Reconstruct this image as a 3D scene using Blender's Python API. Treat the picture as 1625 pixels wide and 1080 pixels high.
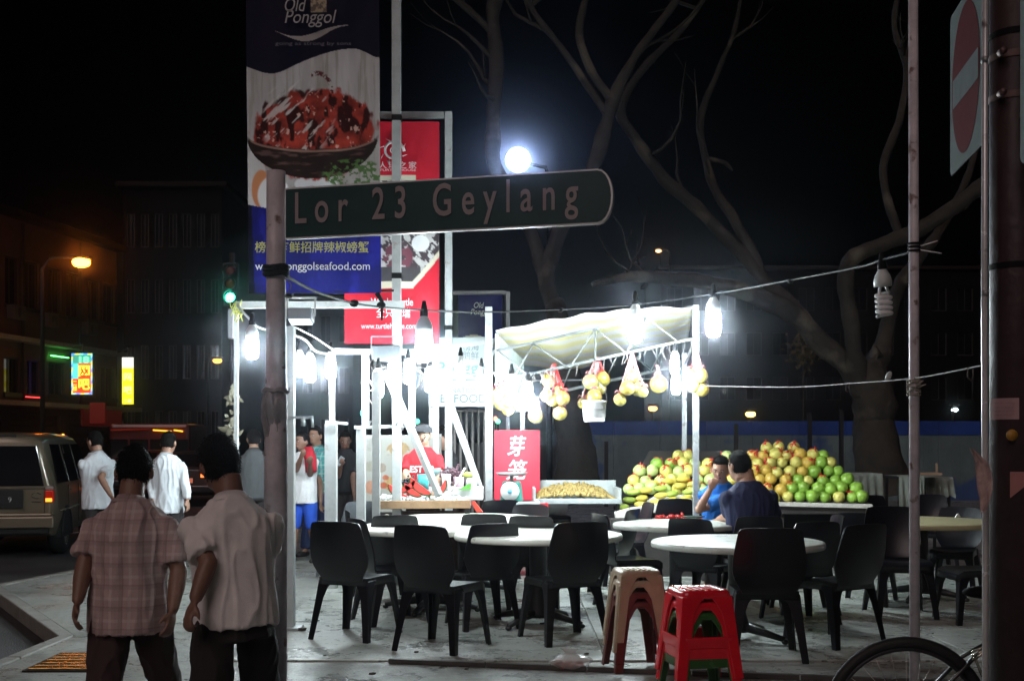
import bpy, bmesh, math, random
import numpy as np
from mathutils import Vector, Matrix, noise as mnoise
random.seed(7)
rad = math.radians
scene = bpy.context.scene
for o_ in list(bpy.data.objects):
    bpy.data.objects.remove(o_, do_unlink=True)
C = scene.collection

# ------------------------------------------------------------------ camera, sky, sun, exposure
EYE = 1.52
FOC = 1900.0           # focal length in photograph pixels (photograph 1625 x 1080)
CX, HY = 812.5, 700.0  # column straight ahead, row of the horizon
cam_d = bpy.data.cameras.new('camera')
cam = bpy.data.objects.new('camera', cam_d)
C.objects.link(cam)
cam.location = (0, 0, EYE)
cam.rotation_euler = (rad(90), 0, 0)
cam_d.sensor_width = 36
cam_d.lens = 36 * FOC / 1625
cam_d.shift_y = (HY - 540) / 1625
cam_d.clip_start = 0.05
cam_d.clip_end = 3000
scene.camera = cam

world = bpy.data.worlds.new('World')
scene.world = world
world.use_nodes = True
wn = world.node_tree
wn.nodes.clear()
sky = wn.nodes.new('ShaderNodeTexSky')
sky.sky_type = 'NISHITA'
sky.sun_disc = False
sky.sun_elevation = rad(-6)
sky.sun_rotation = rad(200)
sky.air_density = 1.0
sky.dust_density = 2.0
bgn = wn.nodes.new('ShaderNodeBackground')
bgn.inputs['Strength'].default_value = 0.05
won = wn.nodes.new('ShaderNodeOutputWorld')
wn.links.new(sky.outputs[0], bgn.inputs['Color'])
wn.links.new(bgn.outputs[0], won.inputs['Surface'])

# the street light that falls from behind the photographer, as one dim and very soft warm sun
sun_d = bpy.data.lights.new('sun', 'SUN')
sun_d.energy = 0.60
sun_d.angle = rad(35)
sun_d.color = (1.0, 0.77, 0.73)
sun = bpy.data.objects.new('sun', sun_d)
C.objects.link(sun)
sun.rotation_euler = (rad(52), 0, rad(-22))

scene.view_settings.view_transform = 'Standard'
scene.view_settings.look = 'None'
scene.view_settings.exposure = 0.0
scene.view_settings.gamma = 1.0
scene.view_settings.use_curve_mapping = False
scene.cycles.use_denoising = True
scene.cycles.max_bounces = 6
scene.cycles.diffuse_bounces = 3
scene.cycles.glossy_bounces = 3
scene.cycles.transmission_bounces = 4
scene.cycles.volume_bounces = 0
scene.cycles.sample_clamp_indirect = 4.0
scene.cycles.use_light_tree = True


def P(px, py, Y):
    """the place at distance Y that the photograph shows at column px, row py"""
    s = FOC / Y
    return Vector(((px - CX) / s, Y, EYE + (HY - py) / s))


def G(px, py, z=0.0):
    """the place on level z that the photograph shows at column px, row py"""
    s = (py - HY) / (EYE - z)
    return Vector(((px - CX) / s, FOC / s, z))


# ------------------------------------------------------------------ materials
MATS = {}


def M(name, base, rough=0.6, metal=0.0, spec=0.5, var=0.15, scale=8.0, bump=0.0, bscale=None, emit=None, estr=0.0, coat=0.0, alpha=1.0, trans=0.0, spots=None):
    """principled material with noise variation, optional bump, dirt spots and emission"""
    if name in MATS:
        return MATS[name]
    m = bpy.data.materials.new(name)
    m.use_nodes = True
    nt = m.node_tree
    b = nt.nodes['Principled BSDF']
    b.inputs['Roughness'].default_value = rough
    b.inputs['Metallic'].default_value = metal
    b.inputs['Base Color'].default_value = (*base, 1)
    b.inputs['Specular IOR Level'].default_value = spec
    if coat:
        b.inputs['Coat Weight'].default_value = coat
        b.inputs['Coat Roughness'].default_value = 0.12
    if trans:
        b.inputs['Transmission Weight'].default_value = trans
    if alpha < 1:
        b.inputs['Alpha'].default_value = alpha
    if emit:
        b.inputs['Emission Color'].default_value = (*emit, 1)
        b.inputs['Emission Strength'].default_value = estr
    tc = nt.nodes.new('ShaderNodeTexCoord')
    if var > 0:
        n = nt.nodes.new('ShaderNodeTexNoise')
        n.inputs['Scale'].default_value = scale
        n.inputs['Detail'].default_value = 6
        n.inputs['Roughness'].default_value = 0.65
        nt.links.new(tc.outputs['Object'], n.inputs['Vector'])
        r = nt.nodes.new('ShaderNodeMapRange')
        r.inputs['From Min'].default_value = 0.3
        r.inputs['From Max'].default_value = 0.7
        r.inputs['To Min'].default_value = 1 - var
        r.inputs['To Max'].default_value = 1 + var
        nt.links.new(n.outputs['Fac'], r.inputs['Value'])
        mx = nt.nodes.new('ShaderNodeMix')
        mx.data_type = 'RGBA'
        mx.blend_type = 'MULTIPLY'
        mx.inputs['Factor'].default_value = 1
        mx.inputs['A'].default_value = (*base, 1)
        nt.links.new(r.outputs['Result'], mx.inputs['B'])
        last = mx.outputs['Result']
        if spots:
            col, sc, thr = spots
            n2 = nt.nodes.new('ShaderNodeTexNoise')
            n2.inputs['Scale'].default_value = sc
            n2.inputs['Detail'].default_value = 8
            nt.links.new(tc.outputs['Object'], n2.inputs['Vector'])
            r2 = nt.nodes.new('ShaderNodeMapRange')
            r2.inputs['From Min'].default_value = thr
            r2.inputs['From Max'].default_value = thr + 0.07
            nt.links.new(n2.outputs['Fac'], r2.inputs['Value'])
            mx2 = nt.nodes.new('ShaderNodeMix')
            mx2.data_type = 'RGBA'
            nt.links.new(r2.outputs['Result'], mx2.inputs['Factor'])
            nt.links.new(last, mx2.inputs['A'])
            mx2.inputs['B'].default_value = (*col, 1)
            last = mx2.outputs['Result']
        nt.links.new(last, b.inputs['Base Color'])
        rr = nt.nodes.new('ShaderNodeMapRange')
        rr.inputs['To Min'].default_value = max(0.03, rough - 0.12)
        rr.inputs['To Max'].default_value = min(1, rough + 0.12)
        nt.links.new(n.outputs['Fac'], rr.inputs['Value'])
        nt.links.new(rr.outputs['Result'], b.inputs['Roughness'])
    if bump > 0:
        n = nt.nodes.new('ShaderNodeTexNoise')
        n.inputs['Scale'].default_value = bscale or scale * 3
        n.inputs['Detail'].default_value = 5
        nt.links.new(tc.outputs['Object'], n.inputs['Vector'])
        bp = nt.nodes.new('ShaderNodeBump')
        bp.inputs['Strength'].default_value = bump
        bp.inputs['Distance'].default_value = 0.02
        nt.links.new(n.outputs['Fac'], bp.inputs['Height'])
        nt.links.new(bp.outputs['Normal'], b.inputs['Normal'])
    MATS[name] = m
    return m


def lamp_mat(name, col, strength):
    if name in MATS:
        return MATS[name]
    m = bpy.data.materials.new(name)
    m.use_nodes = True
    nt = m.node_tree
    nt.nodes.clear()
    e = nt.nodes.new('ShaderNodeEmission')
    e.inputs['Color'].default_value = (*col, 1)
    e.inputs['Strength'].default_value = strength
    o = nt.nodes.new('ShaderNodeOutputMaterial')
    nt.links.new(e.outputs[0], o.inputs['Surface'])
    MATS[name] = m
    return m


def print_mat(name, rough=0.45, emit=0.0, trans=0.0):
    """flat printed colour held in the mesh's Print attribute"""
    if name in MATS:
        return MATS[name]
    m = bpy.data.materials.new(name)
    m.use_nodes = True
    nt = m.node_tree
    b = nt.nodes['Principled BSDF']
    a = nt.nodes.new('ShaderNodeAttribute')
    a.attribute_name = 'Print'
    nt.links.new(a.outputs['Color'], b.inputs['Base Color'])
    b.inputs['Roughness'].default_value = rough
    if emit:
        nt.links.new(a.outputs['Color'], b.inputs['Emission Color'])
        b.inputs['Emission Strength'].default_value = emit
    MATS[name] = m
    return m


# ------------------------------------------------------------------ mesh building
class MB:
    def __init__(self):
        self.v = []
        self.f = []
        self.smooth = []

    def add(self, verts, faces, smooth=False, mat=None):
        k = len(self.v)
        if mat is not None:
            verts = [mat @ Vector(v) for v in verts]
        self.v.extend([tuple(v) for v in verts])
        self.f.extend([tuple(k + i for i in f) for f in faces])
        self.smooth.extend([smooth] * len(faces))
        return self

    def box(self, c, s, rot=None, taper=1.0):
        x, y, z = s[0] / 2, s[1] / 2, s[2] / 2
        vs = [(-x, -y, -z), (x, -y, -z), (x, y, -z), (-x, y, -z),
              (-x * taper, -y * taper, z), (x * taper, -y * taper, z), (x * taper, y * taper, z), (-x * taper, y * taper, z)]
        m = Matrix.Translation(Vector(c))
        if rot is not None:
            m = m @ (rot.to_4x4() if hasattr(rot, 'to_4x4') else rot)
        return self.add(vs, [(0, 3, 2, 1), (4, 5, 6, 7), (0, 1, 5, 4), (1, 2, 6, 5), (2, 3, 7, 6), (3, 0, 4, 7)], False, m)

    def bar(self, a, b, w, d=None, up=(0, 0, 1)):
        """square bar from a to b"""
        a, b = Vector(a), Vector(b)
        d = d or w
        z = (b - a)
        L = z.length
        z.normalize()
        upv = Vector(up)
        if abs(z.dot(upv)) > 0.98:
            upv = Vector((0, 1, 0))
        x = upv.cross(z).normalized()
        y = z.cross(x)
        R = Matrix((x, y, z)).transposed()
        return self.box((a + b) / 2, (w, d, L), R)

    def tube(self, pts, r, seg=8, caps=True, smooth=True, flat=1.0):
        """round tube through points; r is a number or one radius per point; round caps collapse to a point"""
        pts = [Vector(p) for p in pts]
        n = len(pts)
        rs = r if hasattr(r, '__len__') else [r] * n
        vs, fs = [], []
        prev = None
        for i, p in enumerate(pts):
            t = (pts[min(i + 1, n - 1)] - pts[max(i - 1, 0)])
            if t.length < 1e-9:
                t = Vector((0, 0, 1))
            t.normalize()
            if prev is None:
                ref = Vector((0, 0, 1)) if abs(t.z) < 0.9 else Vector((0, 1, 0))
                x = ref.cross(t).normalized()
            else:
                x = (prev - t * prev.dot(t))
                x = x.normalized() if x.length > 1e-6 else t.orthogonal().normalized()
            prev = x
            y = t.cross(x)
            for k in range(seg):
                a = 2 * math.pi * k / seg
                vs.append(p + x * math.cos(a) * rs[i] + y * math.sin(a) * rs[i] * flat)
        for i in range(n - 1):
            for k in range(seg):
                k2 = (k + 1) % seg
                fs.append((i * seg + k, i * seg + k2, (i + 1) * seg + k2, (i + 1) * seg + k))
        if caps:
            fs.append(tuple(reversed(range(seg))))
            fs.append(tuple((n - 1) * seg + k for k in range(seg)))
        return self.add(vs, fs, smooth)

    def cyl(self, c, r, h, seg=16, r2=None, axis='z', smooth=True):
        c = Vector(c)
        d = {'x': Vector((1, 0, 0)), 'y': Vector((0, 1, 0)), 'z': Vector((0, 0, 1))}[axis]
        return self.tube([c - d * h / 2, c + d * h / 2], [r, r if r2 is None else r2], seg, True, smooth)

    def ell(self, c, r, nu=12, nv=8, rot=None, fn=None):
        """ellipsoid; fn(u) may change the unit point"""
        vs, fs = [], []
        for j in range(nv + 1):
            th = math.pi * j / nv
            for i in range(nu):
                ph = 2 * math.pi * i / nu
                q = Vector((math.sin(th) * math.cos(ph), math.sin(th) * math.sin(ph), math.cos(th)))
                if fn:
                    q = fn(q)
                vs.append((q.x * r[0], q.y * r[1], q.z * r[2]))
        for j in range(nv):
            for i in range(nu):
                i2 = (i + 1) % nu
                a, b, c2, d = j * nu + i, (j + 1) * nu + i, (j + 1) * nu + i2, j * nu + i2
                if j == 0:
                    fs.append((a, b, c2))
                elif j == nv - 1:
                    fs.append((a, b, d))
                else:
                    fs.append((a, b, c2, d))
        m = Matrix.Translation(Vector(c))
        if rot is not None:
            m = m @ rot.to_4x4()
        return self.add(vs, fs, True, m)

    def lathe(self, prof, c=(0, 0, 0), seg=24, smooth=True, rot=None):
        vs, fs = [], []
        for (r, z) in prof:
            for k in range(seg):
                a = 2 * math.pi * k / seg
                vs.append((r * math.cos(a), r * math.sin(a), z))
        for i in range(len(prof) - 1):
            for k in range(seg):
                k2 = (k + 1) % seg
                fs.append((i * seg + k, i * seg + k2, (i + 1) * seg + k2, (i + 1) * seg + k))
        m = Matrix.Translation(Vector(c))
        if rot is not None:
            m = m @ rot.to_4x4()
        return self.add(vs, fs, smooth, m)

    def prism(self, poly, a, b):
        """polygon poly (3D points) swept by vector a->b"""
        d = Vector(b) - Vector(a)
        n = len(poly)
        vs = [Vector(p) for p in poly] + [Vector(p) + d for p in poly]
        fs = [tuple(reversed(range(n))), tuple(range(n, 2 * n))]
        for i in range(n):
            j = (i + 1) % n
            fs.append((i, j, n + j, n + i))
        return self.add(vs, fs, False)

    def rings(self, rings, cap=True, smooth=True, closed=True):
        n = len(rings[0])
        vs = [p for r in rings for p in r]
        fs = []
        for i in range(len(rings) - 1):
            for k in range(n if closed else n - 1):
                k2 = (k + 1) % n
                fs.append((i * n + k, i * n + k2, (i + 1) * n + k2, (i + 1) * n + k))
        if cap:
            fs.append(tuple(reversed(range(n))))
            fs.append(tuple((len(rings) - 1) * n + k for k in range(n)))
        return self.add(vs, fs, smooth)

    def mesh(self, name, mat, off=None):
        me = bpy.data.meshes.new(name)
        vs = self.v
        if off is not None:
            vs = [(x - off[0], y - off[1], z - off[2]) for x, y, z in vs]
        me.from_pydata(vs, [], self.f)
        me.validate()
        if len(me.polygons) == len(self.smooth):
            me.polygons.foreach_set('use_smooth', self.smooth)
        if mat is not None:
            me.materials.append(mat)
        me.update()
        bm = bmesh.new()
        bm.from_mesh(me)
        bmesh.ops.recalc_face_normals(bm, faces=bm.faces)
        bm.to_mesh(me)
        bm.free()
        return me

    def build(self, name, mat, parent=None, world=True, bevel=0.0, label=None):
        """link as ONE mesh object. world: the points are world points, and the parent Empty is unrotated"""
        off = None
        loc = (0, 0, 0)
        if world:
            if parent is not None:
                off = root_loc(parent)
            else:
                xs = np.array(self.v)
                lo, hi = xs.min(0), xs.max(0)
                off = ((lo[0] + hi[0]) / 2, (lo[1] + hi[1]) / 2, lo[2])
                loc = off
        o = bpy.data.objects.new(name, self.mesh(name, mat, off))
        C.objects.link(o)
        o.parent = parent
        o.location = loc
        if bevel:
            bv = o.modifiers.new('bevel', 'BEVEL')
            bv.width = bevel
            bv.segments = 2
            bv.limit_method = 'ANGLE'
            bv.angle_limit = rad(40)
        if label:
            o['label'] = label
        return o


def root_loc(o):
    l = Vector((0, 0, 0))
    while o is not None:
        l += o.location
        o = o.parent
    return l


def tag(o, label=None, cat=None, group=None, kind=None):
    if label: o['label'] = label
    if cat: o['category'] = cat
    if group: o['group'] = group
    if kind: o['kind'] = kind
    return o


def thing(name, loc, label, cat, group=None, rz=0.0):
    o = bpy.data.objects.new(name, None)
    o.empty_display_size = 0.1
    C.objects.link(o)
    o.location = loc
    o.rotation_euler = (0, 0, rz)
    return tag(o, label, cat, group)


KIDS = {}


def copy_tree(o, parent=None):
    c = o.copy()
    C.objects.link(c)
    c.parent = parent
    for ch in list(o.children):
        copy_tree(ch, c)
    return c


def place(root, loc, rz=0.0, label=None, group=None, scale=None):
    root.location = loc
    root.rotation_euler = (0, 0, rz)
    if scale: root.scale = scale if hasattr(scale, '__len__') else (scale,) * 3
    if label: root['label'] = label
    if group: root['group'] = group
    return root


def text_mesh(s, size=0.1, extrude=0.0, align='CENTER', wx=1.0, bold=0.0, shear=0.0, space=1.0):
    c = bpy.data.curves.new('lettering', 'FONT')
    c.body = s
    c.size = size
    c.extrude = extrude
    c.align_x = align
    c.align_y = 'CENTER'
    c.offset = bold
    c.shear = shear
    c.space_character = space
    c.resolution_u = 4
    o = bpy.data.objects.new('lettering', c)
    C.objects.link(o)
    bpy.context.view_layer.update()
    me = bpy.data.meshes.new_from_object(o.evaluated_get(bpy.context.evaluated_depsgraph_get()))
    me.name = 'lettering'
    bpy.data.objects.remove(o, do_unlink=True)
    if wx != 1.0:
        for v in me.vertices:
            v.co.x *= wx
    return me


def write(s, origin, right, up, height, mat, parent=None, width=None, name='lettering', bold=0.0, extrude=0.001, shear=0.0, space=1.0, lift=0.004, bend=None):
    """lettering lying on the plane (right, up), centred on origin; fitted to width when given"""
    right = Vector(right).normalized()
    up = Vector(up).normalized()
    n = right.cross(up)
    me = text_mesh(s, height, extrude, 'CENTER', 1.0, bold, shear, space)
    co = np.array([v.co[:] for v in me.vertices])
    lo, hi = co.min(0), co.max(0)
    k = (width / (hi[0] - lo[0])) if width else 1.0
    cx, cy = (lo[0] + hi[0]) / 2, (lo[1] + hi[1]) / 2
    org = Vector(origin)
    base = root_loc(parent) if parent is not None else org
    for v in me.vertices:
        x, y = (v.co.x - cx) * k, v.co.y - cy
        dz = bend(x, y) if bend else 0.0
        w = org + right * x + up * y + n * (lift + dz + v.co.z)
        v.co = w - base
    me.materials.clear()
    me.materials.append(mat)
    o = bpy.data.objects.new(name, me)
    C.objects.link(o)
    o.parent = parent
    if parent is None:
        o.location = org
    return o


def vnoise(x, y, seed=0):
    """value noise on arrays"""
    xi, yi = np.floor(x).astype(np.int64), np.floor(y).astype(np.int64)
    xf, yf = x - xi, y - yi

    def h(a, b):
        n = (a * 374761393 + b * 668265263 + seed * 982451653) & 0x7fffffff
        n = ((n ^ (n >> 13)) * 1274126177) & 0x7fffffff
        return ((n ^ (n >> 16)) & 0xffff) / 65535.0
    u, v = xf * xf * (3 - 2 * xf), yf * yf * (3 - 2 * yf)
    return (h(xi, yi) * (1 - u) + h(xi + 1, yi) * u) * (1 - v) + (h(xi, yi + 1) * (1 - u) + h(xi + 1, yi + 1) * u) * v


def fbm(x, y, seed=0, oct=4):
    s, a, t = 0, 0.5, 0
    for k in range(oct):
        s = s + a * vnoise(x * 2 ** k, y * 2 ** k, seed + k)
        t += a
        a *= 0.5
    return s / t


def painted_sheet(name, tl, tr, bl, nx, nz, paint, mat, parent=None, wave=None, thick=0.003):
    """thin printed sheet: corners top-left, top-right, bottom-left in world space; paint(u, v) -> rgb arrays, v from the top"""
    tl, tr, bl = Vector(tl), Vector(tr), Vector(bl)
    U, V = np.meshgrid(np.linspace(0, 1, nx), np.linspace(0, 1, nz))
    du, dv = np.array(tr - tl), np.array(bl - tl)
    n = np.cross(dv, du)
    n = n / np.linalg.norm(n)
    pts = np.array(tl)[None, None, :] + U[..., None] * du + V[..., None] * dv
    if wave is not None:
        pts = pts + wave(U, V)[..., None] * n
    base = np.array(root_loc(parent) if parent is not None else tl)
    front = (pts - base).reshape(-1, 3)
    back = (pts - base + n * -thick).reshape(-1, 3)
    N = nx * nz
    idx = np.arange(N).reshape(nz, nx)
    a, b, c, d = idx[:-1, :-1].ravel(), idx[:-1, 1:].ravel(), idx[1:, 1:].ravel(), idx[1:, :-1].ravel()
    f1 = np.stack([a, d, c, b], 1)
    f2 = np.stack([a, b, c, d], 1) + N
    me = bpy.data.meshes.new(name)
    me.from_pydata(np.concatenate([front, back]).tolist(), [], np.concatenate([f1, f2]).tolist())
    rgb = np.clip(paint(U, V), 0, 1).reshape(-1, 3)
    att = me.color_attributes.new('Print', 'FLOAT_COLOR', 'POINT')
    col = np.ones((2 * N, 4), np.float32)
    col[:N, :3] = rgb
    col[N:, :3] = rgb
    att.data.foreach_set('color', col.ravel())
    me.polygons.foreach_set('use_smooth', [True] * len(me.polygons))
    me.materials.append(mat)
    me.update()
    o = bpy.data.objects.new(name, me)
    C.objects.link(o)
    o.parent = parent
    if parent is None:
        o.location = tl
    return o


def mix(A, B, t):
    return A * (1 - t[..., None]) + B * t[..., None]


def sstep(a, b, x):
    t = np.clip((x - a) / (b - a), 0, 1)
    return t * t * (3 - 2 * t)
# ------------------------------------------------------------------ ground, road, pavement
def struct(name, mb, mat, bevel=0):
    o = mb.build(name, mat, None, bevel=bevel)
    return tag(o, kind='structure')


asphalt = M('asphalt', (0.045, 0.043, 0.042), 0.75, var=0.35, scale=1.2, bump=0.5, bscale=60)


def concrete_mat(name, base, jx, jy, rough=0.5):
    m = M(name, base, rough, var=0.22, scale=1.1, bump=0.35, bscale=55, spots=((base[0] * .74, base[1] * .74, base[2] * .72), 2.3, 0.56))
    nt = m.node_tree
    b = nt.nodes['Principled BSDF']
    tc = nt.nodes.new('ShaderNodeTexCoord')
    # worn wet-looking patches, small grime specks and hairline cracks
    n = nt.nodes.new('ShaderNodeTexNoise')
    n.inputs['Scale'].default_value = 1.7
    n.inputs['Detail'].default_value = 9
    n.inputs['Roughness'].default_value = .7
    nt.links.new(tc.outputs['Object'], n.inputs['Vector'])
    r = nt.nodes.new('ShaderNodeMapRange')
    r.inputs['From Min'].default_value = .40
    r.inputs['From Max'].default_value = .60
    r.inputs['To Min'].default_value = max(.12, rough - .28)
    r.inputs['To Max'].default_value = rough + .22
    nt.links.new(n.outputs['Fac'], r.inputs['Value'])
    nt.links.new(r.outputs['Result'], b.inputs['Roughness'])
    src = b.inputs['Base Color'].links[0].from_socket
    v = nt.nodes.new('ShaderNodeTexVoronoi')
    v.feature = 'DISTANCE_TO_EDGE'
    v.inputs['Scale'].default_value = .55
    wn_ = nt.nodes.new('ShaderNodeTexNoise')
    wn_.inputs['Scale'].default_value = 2.2
    wn_.inputs['Detail'].default_value = 6
    nt.links.new(tc.outputs['Object'], wn_.inputs['Vector'])
    va = nt.nodes.new('ShaderNodeVectorMath')
    va.operation = 'ADD'
    nt.links.new(tc.outputs['Object'], va.inputs[0])
    nt.links.new(wn_.outputs['Color'], va.inputs[1])
    nt.links.new(va.outputs[0], v.inputs['Vector'])
    cr = nt.nodes.new('ShaderNodeMapRange')
    cr.inputs['From Min'].default_value = .002
    cr.inputs['From Max'].default_value = .008
    cr.inputs['To Min'].default_value = .45
    nt.links.new(v.outputs['Distance'], cr.inputs['Value'])
    sp_ = nt.nodes.new('ShaderNodeTexNoise')
    sp_.inputs['Scale'].default_value = 14
    sp_.inputs['Detail'].default_value = 5
    nt.links.new(tc.outputs['Object'], sp_.inputs['Vector'])
    sr = nt.nodes.new('ShaderNodeMapRange')
    sr.inputs['From Min'].default_value = .66
    sr.inputs['From Max'].default_value = .62
    sr.inputs['To Min'].default_value = .4
    nt.links.new(sp_.outputs['Fac'], sr.inputs['Value'])
    mu = nt.nodes.new('ShaderNodeMath')
    mu.operation = 'MULTIPLY'
    nt.links.new(cr.outputs['Result'], mu.inputs[0])
    nt.links.new(sr.outputs['Result'], mu.inputs[1])
    mx = nt.nodes.new('ShaderNodeMix')
    mx.data_type = 'RGBA'
    mx.blend_type = 'MULTIPLY'
    mx.inputs['Factor'].default_value = 1
    nt.links.new(src, mx.inputs['A'])
    nt.links.new(mu.outputs[0], mx.inputs['B'])
    nt.links.new(mx.outputs['Result'], b.inputs['Base Color'])
    return m
    m = M(name, base, rough, var=0.3, scale=1.1, bump=0.25, bscale=40, spots=((base[0] * .55, base[1] * .55, base[2] * .52), 2.3, 0.55))
    return m


pave_m = concrete_mat('pavement_concrete', (0.25, 0.255, 0.235), 3, 3, 0.5)
slab_m = concrete_mat('slab_concrete', (0.37, 0.39, 0.36), 3, 3, 0.40)

g = MB()
g.add([(-700, -60, -0.12), (700, -60, -0.12), (700, 700, -0.12), (-700, 700, -0.12)], [(0, 1, 2, 3)])
struct('road', g, asphalt)
K1, K2 = G(0, 929), G(310, 870)
dK = (K2 - K1).normalized()
K9 = K1 + dK * 60
A1, A2 = G(117, 1008), G(0, 1058)
poly = [K1, K9, Vector((60, K9.y, 0)), Vector((60, -4, 0)), Vector((-3.9, -4, 0)), A2, A1]
m_ = MB()
m_.prism([(p.x, p.y, -0.14) for p in poly], (0, 0, 0), (0, 0, 0.14))
struct('pavement', m_, pave_m, bevel=0.012)
# kerb stones along the two visible edges
kerb_m = M('kerb_stone', (0.2, 0.19, 0.17), 0.7, var=0.25, scale=6, bump=0.3)


def kerb_run(a, b, nrm):
    a, b = Vector(a), Vector(b)
    L = (b - a).length
    n = int(L / 0.9)
    d = (b - a) / n
    root = None
    for i in range(n):
        p, q = a + d * i + d * 0.008, a + d * (i + 1) - d * 0.008
        mb = MB()
        mb.bar((p.x + nrm[0] * .055, p.y + nrm[1] * .055, -0.058), (q.x + nrm[0] * .055, q.y + nrm[1] * .055, -0.058), 0.11, 0.13)
        yield mb


def kerb(a, b, nrm, nm='kerb'):
    root = bpy.data.objects.new(nm, None)
    C.objects.link(root)
    root.location = (a[0], a[1], -0.12)
    root['kind'] = 'structure'
    for mb in kerb_run(a, b, nrm):
        mb.build('kerb_stone', kerb_m, root, bevel=0.01)


nK = Vector((-dK.y, dK.x, 0))
kerb(K1, K1 + dK * 36, nK)
dA = (A1 - K1).normalized()
kerb(K1, A1, Vector((dA.y, -dA.x, 0)) if (Vector((dA.y, -dA.x, 0)).x < 0) else Vector((-dA.y, dA.x, 0)))
dB = (A2 - A1).normalized()
kerb(A1, Vector((-3.72, -2, 0)), Vector((-1, 0, 0)))

# the dining floor: a slab a few mm proud of the pavement, cast in bays with open joints
fl = bpy.data.objects.new('dining_floor', None)
C.objects.link(fl)
fl.location = (0, 8, 0)
fl['kind'] = 'structure'
for i in range(5):
    for j in range(4):
        x0, y0 = -1.95 + i * 2.6, 8.25 + j * 2.6
        mb = MB()
        mb.box((x0 + 1.3, y0 + 1.3, 0.006 + (i * 7 + j * 3) % 3 * 0.001), (2.585, 2.585, 0.016))
        mb.build('floor_slab', slab_m, fl, bevel=0.004)
mb = MB()
a, b = G(618, 1052), G(1015, 1068)
b2 = a + (b - a) * 2.4
for k in range(6):
    p, q = a + (b2 - a) * (k / 6.0), a + (b2 - a) * ((k + .985) / 6.0)
    mb.bar((p.x, p.y, 0.02), (q.x, q.y, 0.02), 0.045, 0.03)
struct('floor_edge_strip', mb, M('edge_strip', (0.06, 0.055, 0.05), 0.5, var=0.3))

# drain cover mirroring the street lamp, whose orange is also put into its colour
dc = thing('drain_cover', G(122, 1052), 'metal drain cover glowing orange in the pavement at the kerb', 'drain cover')
cc = G(122, 1052)
lamp_tinted_steel = M('worn_steel_lamp_tint', (0.55, 0.36, 0.14), 0.12, metal=0.9, var=0.2, scale=14, bump=0.3, bscale=24)
mb = MB()
mb.box((cc.x, cc.y, 0.006), (0.5, 0.62, 0.012))
mb.build('plate', M('cover_frame', (0.02, 0.016, 0.012), 0.8), dc)
for k in range(6):
    mb = MB()
    mb.box((cc.x, cc.y - 0.26 + k * 0.104, 0.018), (0.44, 0.050, 0.014), Matrix.Rotation(rad(random.uniform(1, 4)), 3, 'X'))
    mb.build('grate_bar', lamp_tinted_steel, dc, bevel=0.003)

# white road lines on the street
lm = M('road_paint', (0.6, 0.6, 0.55), 0.6, var=0.3, scale=5)
for k in range(6):
    mb = MB()
    a = K1 + dK * (3 + k * 5) + nK * 4.2
    b = a + dK * 2.2
    w = nK * 0.06
    mb.add([(p.x, p.y, -0.116) for p in (a - w, a + w, b + w, b - w)], [(0, 1, 2, 3)])
    struct('road_marking', mb, lm)

# ------------------------------------------------------------------ shophouse across the street
def facade_point(B0, d, t, z):
    return Vector((B0[0] + d[0] * t, B0[1] + d[1] * t, z))


def wall_grid(mb, B0, d, n, t0, t1, z0, z1, holes, th=0.25):
    """wall of rectangular pieces round the holes (t0, t1, z0, z1)"""
    ts = sorted({t0, t1, *[h[0] for h in holes], *[h[1] for h in holes]})
    zs = sorted({z0, z1, *[h[2] for h in holes], *[h[3] for h in holes]})
    ts = [t for t in ts if t0 <= t <= t1]
    zs = [z for z in zs if z0 <= z <= z1]
    for i in range(len(ts) - 1):
        for j in range(len(zs) - 1):
            tc, zc = (ts[i] + ts[i + 1]) / 2, (zs[j] + zs[j + 1]) / 2
            if any(h[0] < tc < h[1] and h[2] < zc < h[3] for h in holes):
                continue
            a, b = facade_point(B0, d, ts[i], 0), facade_point(B0, d, ts[i + 1], 0)
            q = [(a.x, a.y, zs[j]), (b.x, b.y, zs[j]), (b.x, b.y, zs[j + 1]), (a.x, a.y, zs[j + 1])]
            mb.prism(q, (0, 0, 0), (-n[0] * th, -n[1] * th, 0))


def add_window(root, B0, d, n, h, wm, gm, cols=2, rows=1, depth=0.12, sill=True):
    t0, t1, z0, z1 = h
    fr = MB()
    e = 0.06
    off = Vector((-n[0] * depth, -n[1] * depth, 0))
    pt = lambda t, z: facade_point(B0, d, t, z) + off
    fr.bar(pt(t0 + e / 2, z0), pt(t0 + e / 2, z1), e)
    fr.bar(pt(t1 - e / 2, z0), pt(t1 - e / 2, z1), e)
    fr.bar(pt(t0 + e, z1 - e / 2), pt(t1 - e, z1 - e / 2), e)
    fr.bar(pt(t0 + e, z0 + e / 2), pt(t1 - e, z0 + e / 2), e)
    for c in range(1, cols):
        t = t0 + (t1 - t0) * c / cols
        fr.bar(pt(t, z0 + e), pt(t, z1 - e), 0.04)
    f = fr.build('window', wm, root)
    g2 = MB()
    o2 = off * 1.3
    a, b = facade_point(B0, d, t0, 0) + o2, facade_point(B0, d, t1, 0) + o2
    g2.prism([(a.x, a.y, z0), (b.x, b.y, z0), (b.x, b.y, z1), (a.x, a.y, z1)], (0, 0, 0), (-n[0] * .01, -n[1] * .01, 0))
    g2.build('pane', gm, f)
    if sill:
        s2 = MB()
        s2.bar(facade_point(B0, d, t0 - .08, z0 - .04) + Vector((n[0] * .06, n[1] * .06, 0)), facade_point(B0, d, t1 + .08, z0 - .04) + Vector((n[0] * .06, n[1] * .06, 0)), 0.08, 0.16)
        s2.build('sill', wm, f)
    return f


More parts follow.
